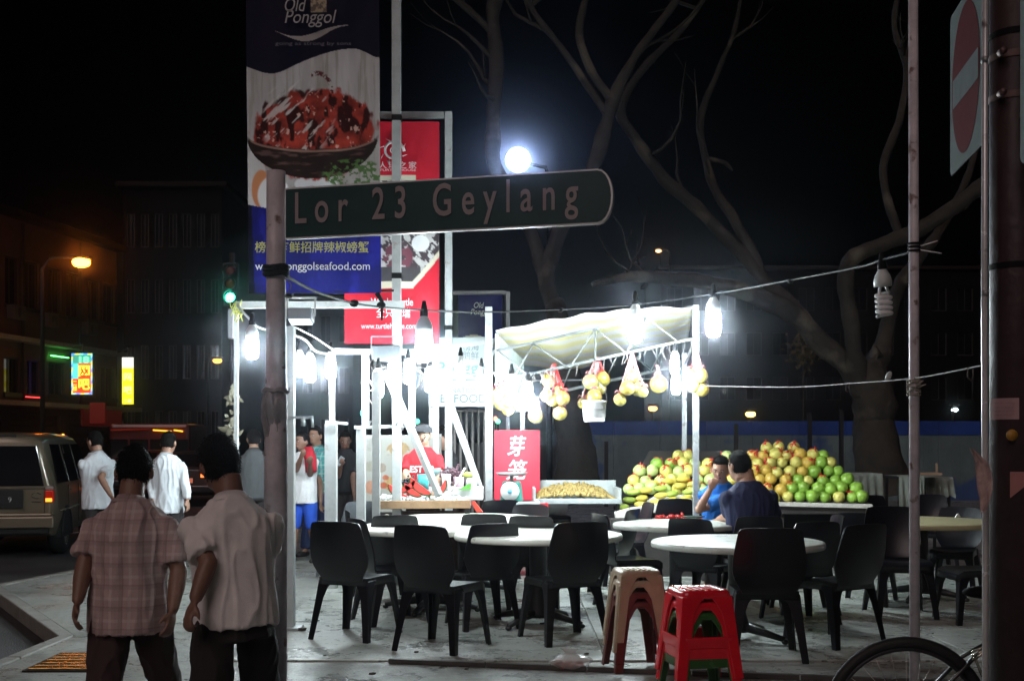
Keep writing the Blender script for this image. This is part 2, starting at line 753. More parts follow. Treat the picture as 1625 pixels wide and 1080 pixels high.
B0 = (-16.5, 50.0)
dd = Vector((-0.15, -1.0, 0)).normalized()
nn = Vector((-dd.y, dd.x, 0))
if nn.x < 0: nn = -nn
shop = thing('shophouse', (B0[0], B0[1], -0.12), 'brown three storey shophouse with dark windows behind the neon cafe signs', 'building')
wall_m = M('shophouse_plaster', (0.14, 0.08, 0.06), 0.85, var=0.25, scale=0.8, bump=0.2, spots=((0.12, 0.09, 0.08), 0.9, 0.56))
trim_m = M('shophouse_trim', (0.38, 0.36, 0.30), 0.7, var=0.2)
wframe = M('window_frame_dark', (0.05, 0.04, 0.035), 0.5)
dglass = M('dark_glass', (0.008, 0.008, 0.010), 0.08, var=0)


def t_of(px):
    k = (px - CX) / FOC
    # B0.x + dd.x t = k (B0.y + dd.y t)
    return (k * B0[1] - B0[0]) / (dd.x - k * dd.y)


holes2 = [(t_of(182), t_of(164), 6.35, 8.0), (t_of(159), t_of(139), 6.35, 8.0), (t_of(128), t_of(105), 6.3, 8.05),
          (t_of(98), t_of(77), 6.3, 8.05), (t_of(62), t_of(38), 6.3, 8.05), (t_of(30), t_of(8), 6.3, 8.05)]
holes1 = [(t_of(182), t_of(160), 3.25, 4.6), (t_of(152), t_of(128), 3.25, 4.5), (t_of(104), t_of(77), 3.25, 4.5), (t_of(64), t_of(43), 3.2, 4.5), (t_of(32), t_of(6), 3.2, 4.5)]
tt = holes2[-1][1] + 0.5
while tt < 24:
    holes2.append((tt, tt + 1.0, 6.3, 8.05))
    holes1.append((tt, tt + 1.1, 3.2, 4.5))
    tt += 1.7
holes0 = [(0.5 + k * 4, 3.9 + k * 4, -0.12, 2.5) for k in range(6)]
mb = MB()
wall_grid(mb, B0, dd, nn, 0, 25, -0.12, 9.4, holes0 + holes1 + holes2)
e1, e2 = facade_point(B0, dd, 0, 0), facade_point(B0, dd, 0, 0) - nn * 12
mb.prism([(e1.x - nn.x * .25, e1.y - nn.y * .25, -0.12), (e2.x, e2.y, -0.12), (e2.x, e2.y, 9.4), (e1.x - nn.x * .25, e1.y - nn.y * .25, 9.4)], (0, 0, 0), (dd.x * .25, dd.y * .25, 0))
mb.build('wall', wall_m, shop)
mb = MB()
a, b = facade_point(B0, dd, -0.2, 0), facade_point(B0, dd, 25, 0)
mb.prism([(a.x + nn.x * .4, a.y + nn.y * .4, 9.41), (b.x + nn.x * .4, b.y + nn.y * .4, 9.41), (b.x - nn.x * 12, b.y - nn.y * 12, 9.41), (a.x - nn.x * 12, a.y - nn.y * 12, 9.41)], (0, 0, 0), (0, 0, 0.25))
mb.build('roof', M('roof_dark', (0.03, 0.022, 0.02), 0.9, spec=.0), shop)
mb = MB()
for z, w in ((5.05, .5), (2.75, 1.1)):
    a, b = facade_point(B0, dd, -0.05, z) + nn * w / 2, facade_point(B0, dd, 24.8, z) + nn * w / 2
    mb.bar(a, b, w - .01, 0.16, up=(0, 0, 1)) if False else mb.prism([(a.x - nn.x * w / 2, a.y - nn.y * w / 2, z), (a.x + nn.x * w / 2, a.y + nn.y * w / 2, z), (b.x + nn.x * w / 2, b.y + nn.y * w / 2, z), (b.x - nn.x * w / 2, b.y - nn.y * w / 2, z)], (0, 0, 0), (0, 0, .16))
mb.build('ledge', trim_m, shop)
for h in holes2 + holes1:
    add_window(shop, B0, dd, nn, h, wframe, dglass, 2)
sh_m = M('roller_shutter', (0.10, 0.05, 0.045), 0.6, var=0.2)
for k, h in enumerate(holes0):
    mb = MB()
    for j in range(13):
        z = -0.1 + j * 0.2
        a, b = facade_point(B0, dd, h[0], z) - nn * .15, facade_point(B0, dd, h[1], z) - nn * .15
        mb.bar((a.x, a.y, z + .09), (b.x, b.y, z + .09), 0.03, 0.185, up=(0, 0, 1)) if False else mb.prism([(a.x, a.y, z), (b.x, b.y, z), (b.x, b.y, z + .18), (a.x, a.y, z + .18)], (0, 0, 0), (-nn.x * .03, -nn.y * .03, 0))
    mb.build('shutter', sh_m, shop)
# drain pipes down the facade
for px in (33, 124):
    t = t_of(px)
    mb = MB()
    a = facade_point(B0, dd, t, 0) + nn * 0.09
    mb.tube([(a.x, a.y, 2.95), (a.x, a.y, 9.3)], 0.055, 8)
    mb.build('drain_pipe', wframe, shop)
for (px0, px1, z, colr, st, nm) in ((76, 104, 4.72, (0.1, 1.0, 0.15), 9, 'green'), (60, 36, 3.12, (1, 0.05, 0.05), 3, 'red')):
    mb = MB()
    a, b = facade_point(B0, dd, t_of(px0), z) + nn * .12, facade_point(B0, dd, t_of(px1), z) + nn * .12
    mb.tube([a, b], 0.022, 6)
    o = mb.build('neon_tube', lamp_mat('neon_' + nm, colr, st), None)
    tag(o, nm + ' neon tube under the ledge beside the shophouse windows' if nm == 'green' else 'red neon tube below the left shophouse windows', 'neon tube')
mb = MB()
a = facade_point(B0, dd, t_of(64.5), 0) + nn * .1
mb.tube([(a.x, a.y, 3.2), (a.x, a.y, 4.5)], 0.018, 6)
tag(mb.build('neon_tube', lamp_mat('neon_blue', (0.25, 0.15, 1), 2.2), None), 'violet neon tube upright beside a shophouse window', 'neon tube')
acm = M('ac_casing', (.12, .11, .10), .6, var=.2)
for k, (px, z) in enumerate(((70, 5.75), (133, 5.7), (158, 2.35), (16, 5.8))):
    c_ = facade_point(B0, dd, t_of(px), z) + nn * .24
    t = thing('air_conditioner', c_, 'dim air conditioner box on the shophouse wall, ' + ('between the left windows', 'right of the street lamp', 'low beside the red sign', 'leftmost of all')[k], 'air conditioner')
    mb = MB()
    R_ = Matrix.Rotation(math.atan2(dd.y, dd.x), 3, 'Z')
    mb.box(c_ + Vector((0, 0, .25)), (.75, .3, .5), R_)
    mb.build('casing', acm, t, bevel=.02)
    mb = MB()
    mb.cyl(c_ + nn * .155 + Vector((0, 0, .25)), .19, .02, 16, axis='x')
    mb.build('fan_grille', dp_ac if False else wframe, t)
# red lit shop fascia on the ground floor
mb = MB()
a, b = facade_point(B0, dd, t_of(148), 0) + nn * 1.12, facade_point(B0, dd, t_of(84), 0) + nn * 1.12
mb.prism([(a.x, a.y, 2.1), (b.x, b.y, 2.1), (b.x, b.y, 2.74), (a.x, a.y, 2.74)], (0, 0, 0), (nn.x * .1, nn.y * .1, 0))
tag(mb.build('shop_fascia', M('fascia_red', (0.06, 0.006, 0.006), 0.6, emit=(0.5, 0.02, 0.02), estr=0.04), None), 'dim red shop fascia under the shophouse ledge', 'shop sign')
mb = MB()
c = P(155, 655, 43)
mb.box(c, (0.55, .12, .75))
tag(mb.build('shop_sign', M('sign_red_dim', (0.08, 0.008, 0.006), 0.5, emit=(0.8, 0.04, 0.03), estr=0.07), None, bevel=0.02), 'small square red sign below the neon cafe sign', 'sign')


def sign_box(nm, lab, px0, px1, py0, py1, Y, frame_m):
    c0, c1 = P(px0, py0, Y), P(px1, py1, Y)
    t = thing(nm, ((c0.x + c1.x) / 2, Y, c1.z), lab, 'sign')
    b = MB()
    b.box(((c0.x + c1.x) / 2, Y + .09, (c0.z + c1.z) / 2), (c1.x - c0.x, .18, c0.z - c1.z))
    b.build('sign_box', frame_m, t, bevel=0.02)
    w = MB()
    x = (c0.x + c1.x) / 2
    w.bar((x, Y + .1, c0.z), (x, Y + .1, c0.z + .35), 0.05)
    w.bar((x, Y + .1, c0.z + .3), (x - .9, Y + 1.6, c0.z + .3), 0.05)
    w.build('bracket', wframe, t)
    return t, c0, c1


# neon cafe sign, red panel with characters and a coloured border
t, c0, c1 = sign_box('neon_sign', 'red and blue lit vertical sign with yellow characters on the shophouse', 113, 147, 560, 626, 43, M('sign_case', (0.03, 0.03, 0.03), 0.5))
W_, H_ = c1.x - c0.x, c0.z - c1.z


def paint_neon(U, V):
    red = np.array([0.95, 0.06, 0.02])
    out = np.ones(U.shape + (3,)) * red
    edge = np.minimum(np.minimum(U * W_, (1 - U) * W_), np.minimum(V * H_, (1 - V) * H_))
    k = ((U * 5 + V * 11).astype(int)) % 3
    bc = np.stack([np.where(k == 0, .1, np.where(k == 1, .9, .3)), np.where(k == 0, .35, np.where(k == 1, .8, .9)), np.where(k == 0, 1., np.where(k == 1, .1, .9))], -1)
    out = np.where((edge < 0.045)[..., None], bc, out)
    out = np.where(((V < 0.25) & (edge >= .045))[..., None], np.array([0.05, 0.35, 0.25]), out)
    out = np.where(((U < 0.32) & (V > .25) & (V < .62) & (edge >= .045))[..., None], np.array([0.1, 0.7, 0.65]), out)
    return out


painted_sheet('sign_face', (c0.x + .01, 42.99, c0.z - .01), (c1.x - .01, 42.99, c0.z - .01), (c0.x + .01, 42.99, c1.z + .01), 24, 44, paint_neon, print_mat('neon_face', 0.4, 1.5), t)
yel = lamp_mat('neon_yellow', (1.0, 0.75, 0.05), 2.6)
grn = lamp_mat('neon_green_text', (0.2, 1.0, 0.4), 2.2)
xm = c0.x + W_ * .62
write('18', (xm, 42.96, c0.z - H_ * .16), (1, 0, 0), (0, 0, 1), .3, grn, t, width=.36, bold=.012)
write('网', (xm, 42.96, c0.z - H_ * .43), (1, 0, 0), (0, 0, 1), .44, yel, t, width=.40, bold=.012)
write('吧', (xm, 42.96, c0.z - H_ * .75), (1, 0, 0), (0, 0, 1), .44, yel, t, width=.40, bold=.012)
write('二', (c0.x + W_ * .19, 42.96, c0.z - H_ * .72), (1, 0, 0), (0, 0, 1), .2, yel, t, width=.15)
write('楼', (c0.x + W_ * .19, 42.96, c0.z - H_ * .85), (1, 0, 0), (0, 0, 1), .2, yel, t, width=.17)
t, c0, c1 = sign_box('light_box_sign', 'tall narrow yellow light box with white top on a dark wall', 193, 213, 566, 642, 46, M('sign_case', (0.03, 0.03, 0.03), 0.5))
H_ = c0.z - c1.z


def paint_yel(U, V):
    o = np.ones(U.shape + (3,)) * np.array([1.0, 0.86, 0.03])
    return np.where((V < .24)[..., None], np.array([1., 1., 0.85]), o)


painted_sheet('sign_face', (c0.x + .02, 45.98, c0.z - .02), (c1.x - .02, 45.98, c0.z - .02), (c0.x + .02, 45.98, c1.z + .02), 8, 30, paint_yel, print_mat('yellow_face', 0.4, 1.25), t)
pw = lamp_mat('pale_text', (1.0, 0.95, 0.6), 1.6)
for k, ch in enumerate('网吧'):
    write(ch, ((c0.x + c1.x) / 2, 45.95, c0.z - H_ * (.42 + .27 * k)), (1, 0, 0), (0, 0, 1), .32, pw, t, width=.3)
write('二楼', ((c0.x + c1.x) / 2, 45.95, c0.z - H_ * .92), (1, 0, 0), (0, 0, 1), .14, pw, t, width=.3)


# ------------------------------------------------------------------ dark buildings farther back
def block(nm, lab, px0, px1, Y, pytop, mat, rows, cols, lit=(), depth=14, warm=(1.0, 0.35, 0.06)):
    s = FOC / Y
    x0, x1 = (px0 - CX) / s, (px1 - CX) / s
    zt = EYE + (HY - pytop) / s
    t = thing(nm, ((x0 + x1) / 2, Y, -0.12), lab, 'building')
    Bq = (x0, Y)
    dq = Vector((1, 0, 0))
    nq = Vector((0, -1, 0))
    holes = []
    cw = (x1 - x0) / cols
    rh = (zt - 0.8) / rows
    for r in range(rows):
        for c in range(cols):
            holes.append((c * cw + cw * .2, c * cw + cw * .8, r * rh + rh * .3, r * rh + rh * .82))
    mb = MB()
    wall_grid(mb, Bq, dq, nq, 0, x1 - x0, -0.12, zt, holes)
    mb.box(((x0 + x1) / 2, Y + depth, zt / 2), (x1 - x0, 0.3, zt + .2))
    mb.box((x0 + .15, Y + depth / 2 + .05, zt / 2), (0.3, depth - .5, zt + .2))
    mb.box((x1 - .15, Y + depth / 2 + .05, zt / 2), (0.3, depth - .5, zt + .2))
    mb.build('wall', mat, t)
    mb = MB()
    mb.box(((x0 + x1) / 2, Y + depth / 2, zt + .28), (x1 - x0 + .8, depth + .8, 0.3))
    mb.build('roof', M('roof_dark', (0.03, 0.022, 0.02), 0.9, spec=.0), t)
    for i, h in enumerate(holes):
        gm = dglass if i not in lit else M('lit_pane', (0.3, 0.2, 0.1), 0.4, emit=warm, estr=0.25)
        add_window(t, Bq, dq, nq, h, wframe, gm, 2, sill=False)
    return t


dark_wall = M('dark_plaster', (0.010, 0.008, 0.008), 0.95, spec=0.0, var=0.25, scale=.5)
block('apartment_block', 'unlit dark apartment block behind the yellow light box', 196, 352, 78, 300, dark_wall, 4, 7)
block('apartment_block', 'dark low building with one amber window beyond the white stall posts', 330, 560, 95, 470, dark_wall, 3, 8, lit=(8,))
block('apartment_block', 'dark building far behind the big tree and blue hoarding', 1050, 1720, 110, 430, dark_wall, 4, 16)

# ------------------------------------------------------------------ blue hoarding behind the fruit stall
hoard = thing('hoarding', P(1130, 750, 31), 'long blue topped hoarding behind the fruit pile', 'hoarding')
hb = M('hoarding_blue', (0.02, 0.07, 0.34), 0.5, var=0.3, scale=1.0, bump=0.1)
hg = M('hoarding_grey', (0.17, 0.24, 0.25), 0.6, var=0.35, scale=0.7, spots=((0.06, 0.12, 0.28), 0.8, 0.55))
z1, z2, z3 = P(0, 668, 31).z, P(0, 690, 31).z, -0.12
x = P(900, 0, 31).x
while x < P(1640, 0, 31).x:
    mb = MB()
    mb.box((x + .6, 31, (z2 + z3) / 2), (1.19, 0.03, z2 - z3))
    for r in range(5):
        mb.box((x + .12 + r * .24, 30.978, (z2 + z3) / 2), (0.04, 0.014, z2 - z3 - .02))
    mb.build('panel', hg, hoard)
    mb = MB()
    mb.box((x + .6, 30.985, (z1 + z2) / 2 + .002), (1.19, 0.05, z1 - z2))
    mb.build('top_panel', hb, hoard)
    x += 1.2
dp = M('dark_post', (0.02, 0.02, 0.022), 0.6)
for i, (px, top) in enumerate(((962, 700), (1168, 672), (1285, 655), (1335, 650))):
    p = P(px, 760, 28)
    mb = MB()
    mb.bar((p.x, p.y, 0), (p.x, p.y, P(px, top, 28).z), 0.09)
    tag(mb.build('fence_post', dp, None), 'dark upright post in front of the blue hoarding, ' + ('left of the canopy', 'just right of the seated men', 'behind the peak of the pomelo heap', 'left of the big tree trunk')[i], 'post', group='dark posts before the hoarding')

# ------------------------------------------------------------------ trees
bark = M('tree_bark', (0.036, 0.030, 0.023), 0.9, var=0.5, scale=2.5, bump=1.0, bscale=9, spots=((.11, .095, .07), 1.1, .57))
leaf = M('leaf_green', (0.035, 0.06, 0.02), 0.6, var=0.4, scale=2)


def limb(mb, pts, Y, dY=None, seg=16, sub=8, seed=0):
    """pts: (px, py, radius) read at distance Y; smoothed and roughened"""
    n = len(pts)
    base = [P(p[0], p[1], Y + (dY[i] if dY else 0)) for i, p in enumerate(pts)]
    rs = [p[2] * (.72 if p[2] < .3 else .88) for p in pts]
    out, ro = [], []
    for i in range(n - 1):
        p0, p1, p2, p3 = base[max(i - 1, 0)], base[i], base[i + 1], base[min(i + 2, n - 1)]
        for k in range(sub):
            t = k / sub
            q = 0.5 * ((2 * p1) + (-p0 + p2) * t + (2 * p0 - 5 * p1 + 4 * p2 - p3) * t * t + (-p0 + 3 * p1 - 3 * p2 + p3) * t ** 3)
            r = rs[i] * (1 - t) + rs[i + 1] * t
            q = q + Vector(mnoise.noise_vector(q * 1.3)) * r * .35
            out.append(q)
            ro.append(r * (1 + .14 * mnoise.noise(q * 2.1 + Vector((seed, 0, 0)))))
    out.append(base[-1])
    ro.append(rs[-1])
    k0 = len(mb.v)
    mb.tube(out, ro, seg, True, True)
    for i in range(k0, len(mb.v)):
        v = Vector(mb.v[i])
        d = mnoise.noise(v * 3.0) * .05 + mnoise.noise(Vector((v.x * 11, v.y * 11, v.z * 3))) * .03 + mnoise.noise(v * 19) * .012
        c = out[min((i - k0) // seg, len(out) - 1)]
        d *= min(1, ro[min((i - k0) // seg, len(out) - 1)] / .2)
        if (v - c).length > 1e-4:
            mb.v[i] = tuple(v + (v - c).normalized() * d)


def twigs(mb, pts, Y, n, seed):
    rnd = random.Random(seed)
    for k in range(n):
        i = rnd.randrange(1, len(pts) - 1)
        t = rnd.random()
        a, b = P(pts[i][0], pts[i][1], Y), P(pts[i + 1][0], pts[i + 1][1], Y)
        p = a.lerp(b, t)
        d = Vector((rnd.uniform(-1, 1), rnd.uniform(-.6, .6), rnd.uniform(-.1, 1))).normalized()
        L = rnd.uniform(.8, 2.4)
        q, r_ = [p], [rnd.uniform(.025, .05)]
        for j in range(6):
            d = (d + Vector((rnd.uniform(-.4, .4), rnd.uniform(-.4, .4), rnd.uniform(-.15, .45)))).normalized()
            q.append(q[-1] + d * L / 6)
            r_.append(r_[0] * (1 - (j + 1) / 7))
            if rnd.random() < .5:
                e = (d + Vector((rnd.uniform(-1, 1), rnd.uniform(-1, 1), rnd.uniform(-.5, .8)))).normalized()
                mb.tube([q[-1], q[-1] + e * L * .15, q[-1] + e * L * .3 + Vector((0, 0, .08))], [r_[-1] * .6, r_[-1] * .4, .004], 5)
        mb.tube(q, r_, 6)


def crown(root, pts, n, rx, seed):
    rnd = random.Random(seed)
    vs, fs = [], []
    base = root_loc(root)
    for c in pts:
        for i in range(n):
            q = Vector((rnd.gauss(0, rx), rnd.gauss(0, rx), rnd.gauss(0, rx * .35))) + c
            if q.z < EYE + 700 / FOC * q.y * 1.03 + .2:
                continue
            a, b = Vector((rnd.uniform(-1, 1), rnd.uniform(-1, 1), rnd.uniform(-.6, .6))).normalized(), Vector((rnd.uniform(-1, 1), rnd.uniform(-1, 1), rnd.uniform(-.6, .6))).normalized()
            L = rnd.uniform(.08, .16)
            k = len(vs)
            q = q - base
            vs += [tuple(q - a * L), tuple(q + b * L * .45), tuple(q + a * L), tuple(q - b * L * .45)]
            fs.append((k, k + 1, k + 2, k + 3))
    me = bpy.data.meshes.new('crown')
    me.from_pydata(vs, [], fs)
    me.materials.append(leaf)
    o = bpy.data.objects.new('crown', me)
    C.objects.link(o)
    o.parent = root
    o['kind'] = 'stuff'


tr = thing('rain_tree', (P(1392, 0, 22).x, 22, 0), 'big bare limbed tree with pale bark patch rising right of the fruit pile', 'tree')
mb = MB()
limb(mb, [(1402, 786, .66), (1398, 750, .54), (1392, 700, .47), (1388, 650, .43), (1384, 605, .40), (1380, 575, .33)], 22)
mb.build('trunk', bark, tr)
mb = MB()
limb(mb, [(1385, 640, .30), (1350, 590, .28), (1300, 540, .25), (1255, 488, .23), (1210, 440, .18), (1168, 395, .17), (1110, 335, .16), (1055, 282, .15), (1010, 222, .14), (985, 175, .13), (1020, 110, .10), (1080, 50, .08), (1130, -20, .06)], 22, seed=1)
limb(mb, [(1212, 448, .15), (1192, 400, .13), (1165, 350, .12), (1130, 292, .11), (1115, 225, .09), (1113, 182, .09), (1140, 110, .07), (1165, 50, .055), (1180, -30, .05)], 22, seed=2)
limb(mb, [(1318, 560, .22), (1260, 500, .22), (1200, 470, .21), (1140, 452, .19), (1070, 442, .16), (1000, 440, .12), (940, 452, .07)], 22, [0, -.3, -.7, -1.1, -1.5, -1.9, -2.2], seed=3)
limb(mb, [(1372, 620, .30), (1356, 560, .22), (1348, 500, .2), (1343, 440, .19), (1358, 408, .19), (1410, 385, .19), (1480, 350, .18), (1560, 295, .17), (1640, 235, .15)], 22, [0, -.3, -.5, -.6, -.7, -.8, -1, -1.2, -1.4], seed=4)
limb(mb, [(1392, 590, .28), (1404, 530, .2), (1420, 470, .18), (1455, 415, .16), (1500, 350, .12), (1540, 270, .09), (1560, 180, .07)], 22, [0, .3, .6, 1, 1.3, 1.6, 2], seed=5)
limb(mb, [(1432, 384, .12), (1412, 330, .11), (1402, 262, .10), (1428, 190, .10), (1440, 110, .08), (1420, 40, .07), (1430, -30, .06)], 21.5, seed=6)
limb(mb, [(1120, 250, .06), (1150, 258, .05), (1162, 270, .03)], 22, seed=8)
twigs(mb, [(1168, 395, .17), (1110, 335, .16), (1055, 282, .15), (1010, 222, .14), (985, 175, .13), (1020, 110, .10), (1080, 50, .08), (1130, -20, .06)], 22, 4, 1)
twigs(mb, [(1165, 350, .12), (1130, 292, .11), (1115, 225, .09), (1113, 182, .09), (1140, 110, .07), (1165, 50, .055), (1180, -30, .05)], 22, 3, 2)
twigs(mb, [(1140, 452, .19), (1070, 442, .16), (1000, 440, .12), (940, 452, .07)], 21, 3, 3)
twigs(mb, [(1410, 385, .19), (1480, 350, .18), (1560, 295, .17), (1640, 235, .15)], 21.4, 3, 4)
twigs(mb, [(1432, 384, .12), (1412, 330, .11), (1402, 262, .10), (1428, 190, .10), (1440, 110, .08), (1420, 40, .07)], 21.5, 2, 5)
mb.build('limb', bark, tr)
crown(tr, [P(1100, -120, 21), P(1250, -190, 21), P(1420, -160, 23), P(1600, -130, 21)], 700, 1.7, 3)
tr = thing('rain_tree', (P(900, 0, 20).x, 20, 0), 'dark forked tree behind the hanging pomelos', 'tree')
mb = MB()
limb(mb, [(915, 790, .52), (912, 740, .40), (908, 690, .34), (900, 640, .31), (893, 560, .27), (880, 480, .25)], 20)
mb.build('trunk', bark, tr)
mb = MB()
limb(mb, [(884, 500, .2), (868, 440, .20), (890, 360, .18), (930, 295, .17), (955, 225, .17), (970, 165, .16), (1005, 95, .11), (1060, 20, .09), (1100, -40, .08)], 20, seed=11)
limb(mb, [(975, 170, .12), (938, 112, .10), (920, 50, .09), (935, -30, .08)], 20, seed=12)
limb(mb, [(966, 190, .09), (905, 95, .08), (855, 30, .07), (820, -30, .06)], 20, seed=13)
limb(mb, [(872, 460, .16), (836, 350, .16), (786, 262, .17), (783, 190, .17), (788, 100, .17), (782, 30, .16), (790, -40, .15)], 20, seed=14)
limb(mb, [(788, 60, .09), (760, 30, .08), (715, -10, .07)], 20, seed=15)
twigs(mb, [(955, 225, .17), (970, 165, .16), (1005, 95, .11), (1060, 20, .09), (1100, -40, .08)], 20, 3, 6)
twigs(mb, [(966, 190, .09), (905, 95, .08), (855, 30, .07), (820, -30, .06)], 20, 3, 7)
twigs(mb, [(800, 260, .17), (789, 190, .17), (788, 100, .17), (782, 30, .16), (790, -40, .15)], 20, 3, 8)
mb.build('limb', bark, tr)
crown(tr, [P(850, -130, 20), P(1000, -180, 20), P(700, -150, 20)], 700, 1.6, 9)

# shrub far back, orange lamplight put into its leaf colour
sh = thing('shrub', P(1275, 590, 60), 'small bushy foliage tinted as if lit orange in the dark between the tree limbs', 'shrub')
vs, fs = [], []
rnd = random.Random(4)
for i in range(260):
    q = Vector((rnd.gauss(0, .35), rnd.gauss(0, .3), 1.1 + rnd.gauss(0, .42)))
    a, b = Vector([rnd.uniform(-1, 1) for _ in range(3)]).normalized() * .16, Vector([rnd.uniform(-1, 1) for _ in range(3)]).normalized() * .08
    k = len(vs)
    vs += [tuple(q - a), tuple(q + b), tuple(q + a), tuple(q - b)]
    fs.append((k, k + 1, k + 2, k + 3))
me = bpy.data.meshes.new('foliage')
me.from_pydata(vs, [], fs)
me.materials.append(M('shrub_leaf_lit', (0.12, 0.10, 0.02), 0.6))
o = bpy.data.objects.new('foliage', me)
C.objects.link(o)
o.parent = sh
mb = MB()
b_ = P(1275, 590, 60)
mb.tube([(b_.x, 60, 0), (b_.x, 60, b_.z + .8)], 0.05, 6)
mb.build('stem', bark, sh)
# ------------------------------------------------------------------ lamps
cool = (0.82, 0.95, 0.99)
bulb_lit = lamp_mat('cfl_lit', cool, 350)
bulb_small = lamp_mat('cfl_lit_small', cool, 300)
socket_m = M('bulb_socket', (0.55, 0.58, 0.55), 0.4, var=0.15)
black_rub = M('black_rubber', (0.010, 0.010, 0.010), 0.7, spec=.08)
wire_m = M('pale_wire', (0.16, 0.14, 0.13), 0.6, spec=.2)
steel = M('galvanised_steel', (0.42, 0.44, 0.45), 0.42, metal=0.55, var=0.25, scale=12, spots=((0.2, 0.17, 0.14), 9, 0.62))
white_paint = M('white_painted_steel', (0.40, 0.42, 0.42), 0.42, var=0.12, scale=9, bump=0.06, spots=((0.3, 0.27, 0.24), 11, 0.66))


def helix(r, pitch, turns, z0, n=14):
    out = []
    for k in range(int(turns * n) + 1):
        a = 2 * math.pi * k / n
        out.append((r * math.cos(a), r * math.sin(a), z0 - pitch * k / n))
    return out


def make_bulb(lit):
    t = thing('hanging_bulb', (0, 0, 0), 'bulb', 'light bulb')
    mb = MB()
    if lit:
        mb.lathe([(0.001, -.27), (.028, -.266), (.044, -.25), (.050, -.22), (.050, -.14), (.046, -.108), (.03, -.10), (0.001, -.098)], seg=14)
        mb.build('glass_tube', bulb_lit, t, world=False)
    else:
        mb.tube(helix(0.040, .030, 4.4, -.135), 0.0115, 8)
        mb.tube([(0.016, 0, -.08), (.034, .004, -.115), (0.040, 0, -.135)], 0.0095, 8)
        mb.tube([(-0.016, 0, -.08), (-.03, .004, -.15), (-0.02, 0, -.26)], 0.009, 8)
        mb.build('glass_tube', M('unlit_tube', (0.75, 0.72, 0.72), 0.25, var=0.05), t, world=False)
    mb = MB()
    mb.lathe([(0.0, 0.03), (0.02, 0.028), (0.024, 0.0), (.044, -.035), (.052, -.065), (.050, -.096), (0.0, -.098)], seg=16)
    mb.build('socket', socket_m, t, world=False)
    mb = MB()
    mb.lathe([(0.0, 0.10), (0.012, 0.095), (0.020, .05), (.026, .035), (.026, .004), (0, .002)], seg=10)
    mb.build('lamp_holder', black_rub, t, world=False)
    return t


LIT = make_bulb(True)
first = [True]


def bulb(px, py, Y, lab, scale=1.0, group=None):
    """px, py: the middle of the glowing part"""
    o = LIT if first[0] else copy_tree(LIT)
    first[0] = False
    p = P(px, py, Y)
    place(o, (p.x, p.y, p.z + .17 * scale), random.uniform(0, 6), lab, group, scale)
    if 590 < px < 770 and Y > 9:      # weaker bulbs of the left stall
        for ch in o.children:
            if ch.name.startswith('glass_tube'):
                ch.material_slots[0].link = 'OBJECT'
                ch.material_slots[0].material = lamp_mat('cfl_weak', cool, 210)
    return o


# bulbs on the black cable that crosses the picture
bulb(673, 548, 8.6, 'bright bulb under a pale cap hanging before the red turtle banner', 1.2)
bulb(1008, 522, 12.2, 'bright bulb hanging in front of the striped canopy', 1.45)
bulb(1132, 512, 12.0, 'bright bulb hanging right of the canopy corner post', 1.45)
# left stall
bulb(400, 550, 11.0, 'leftmost bright bulb of the stall, left of the street sign pole', 1.15)
bulb(475, 582, 12.2, 'bright bulb just right of the street sign pole', 1.0)
bulb(492, 589, 12.4, 'lower bulb of the close pair right of the street sign pole', 1.1)
bulb(525, 585, 12.0, 'bright bulb before the narrow white stall post', 1.0)
bulb(600, 614, 12.0, 'bright bulb on the white post left of the diagonal brace', 1.1)
bulb(626, 588, 12.9, 'bright bulb below the grey fixture box', 1.3)
bulb(648, 594, 12.0, 'bright bulb between the two diagonal braces, left one', .95)
bulb(682, 607, 11.9, 'bright bulb left of the white seafood sign', .95)
bulb(731, 590, 11.6, 'bright bulb in front of the white seafood sign', .9)
bulb(764, 607, 11.7, 'bright bulb at the right edge of the white seafood sign', .9)
bulb(812, 622, 12.4, 'bright bulb among the left cluster of hanging pomelos', 1.1)
bulb(838, 634, 12.8, 'lower bright bulb at the left cluster of hanging pomelos', 1.15)
bulb(795, 610, 13.4, 'bright bulb behind the left cluster of hanging pomelos', 1.1)
bulb(1071, 580, 12.6, 'upper bulb of the two beside the canopy corner post', .9)
bulb(1073, 612, 12.6, 'lower bulb of the two beside the canopy corner post', .9)

un = make_bulb(False)
pu = P(1400, 440, 6.9)
place(un, (pu.x, pu.y, P(0, 428, 6.9).z), 0.4, 'large unlit spiral bulb hanging from a bare wire by the thin pole')
un.rotation_euler = (rad(4), rad(-7), .4)


def cable(pts, r, mat, lab, cat='cable', nm='cable', sub=8, group=None):
    out = []
    n = len(pts)
    b = [Vector(p) for p in pts]
    for i in range(n - 1):
        p0, p1, p2, p3 = b[max(i - 1, 0)], b[i], b[i + 1], b[min(i + 2, n - 1)]
        for k in range(sub):
            t = k / sub
            out.append(0.5 * ((2 * p1) + (-p0 + p2) * t + (2 * p0 - 5 * p1 + 4 * p2 - p3) * t * t + (-p0 + 3 * p1 - 3 * p2 + p3) * t ** 3))
    out.append(b[-1])
    mb = MB()
    mb.tube(out, r, 6)
    return tag(mb.build(nm, mat, None), lab, cat, group)


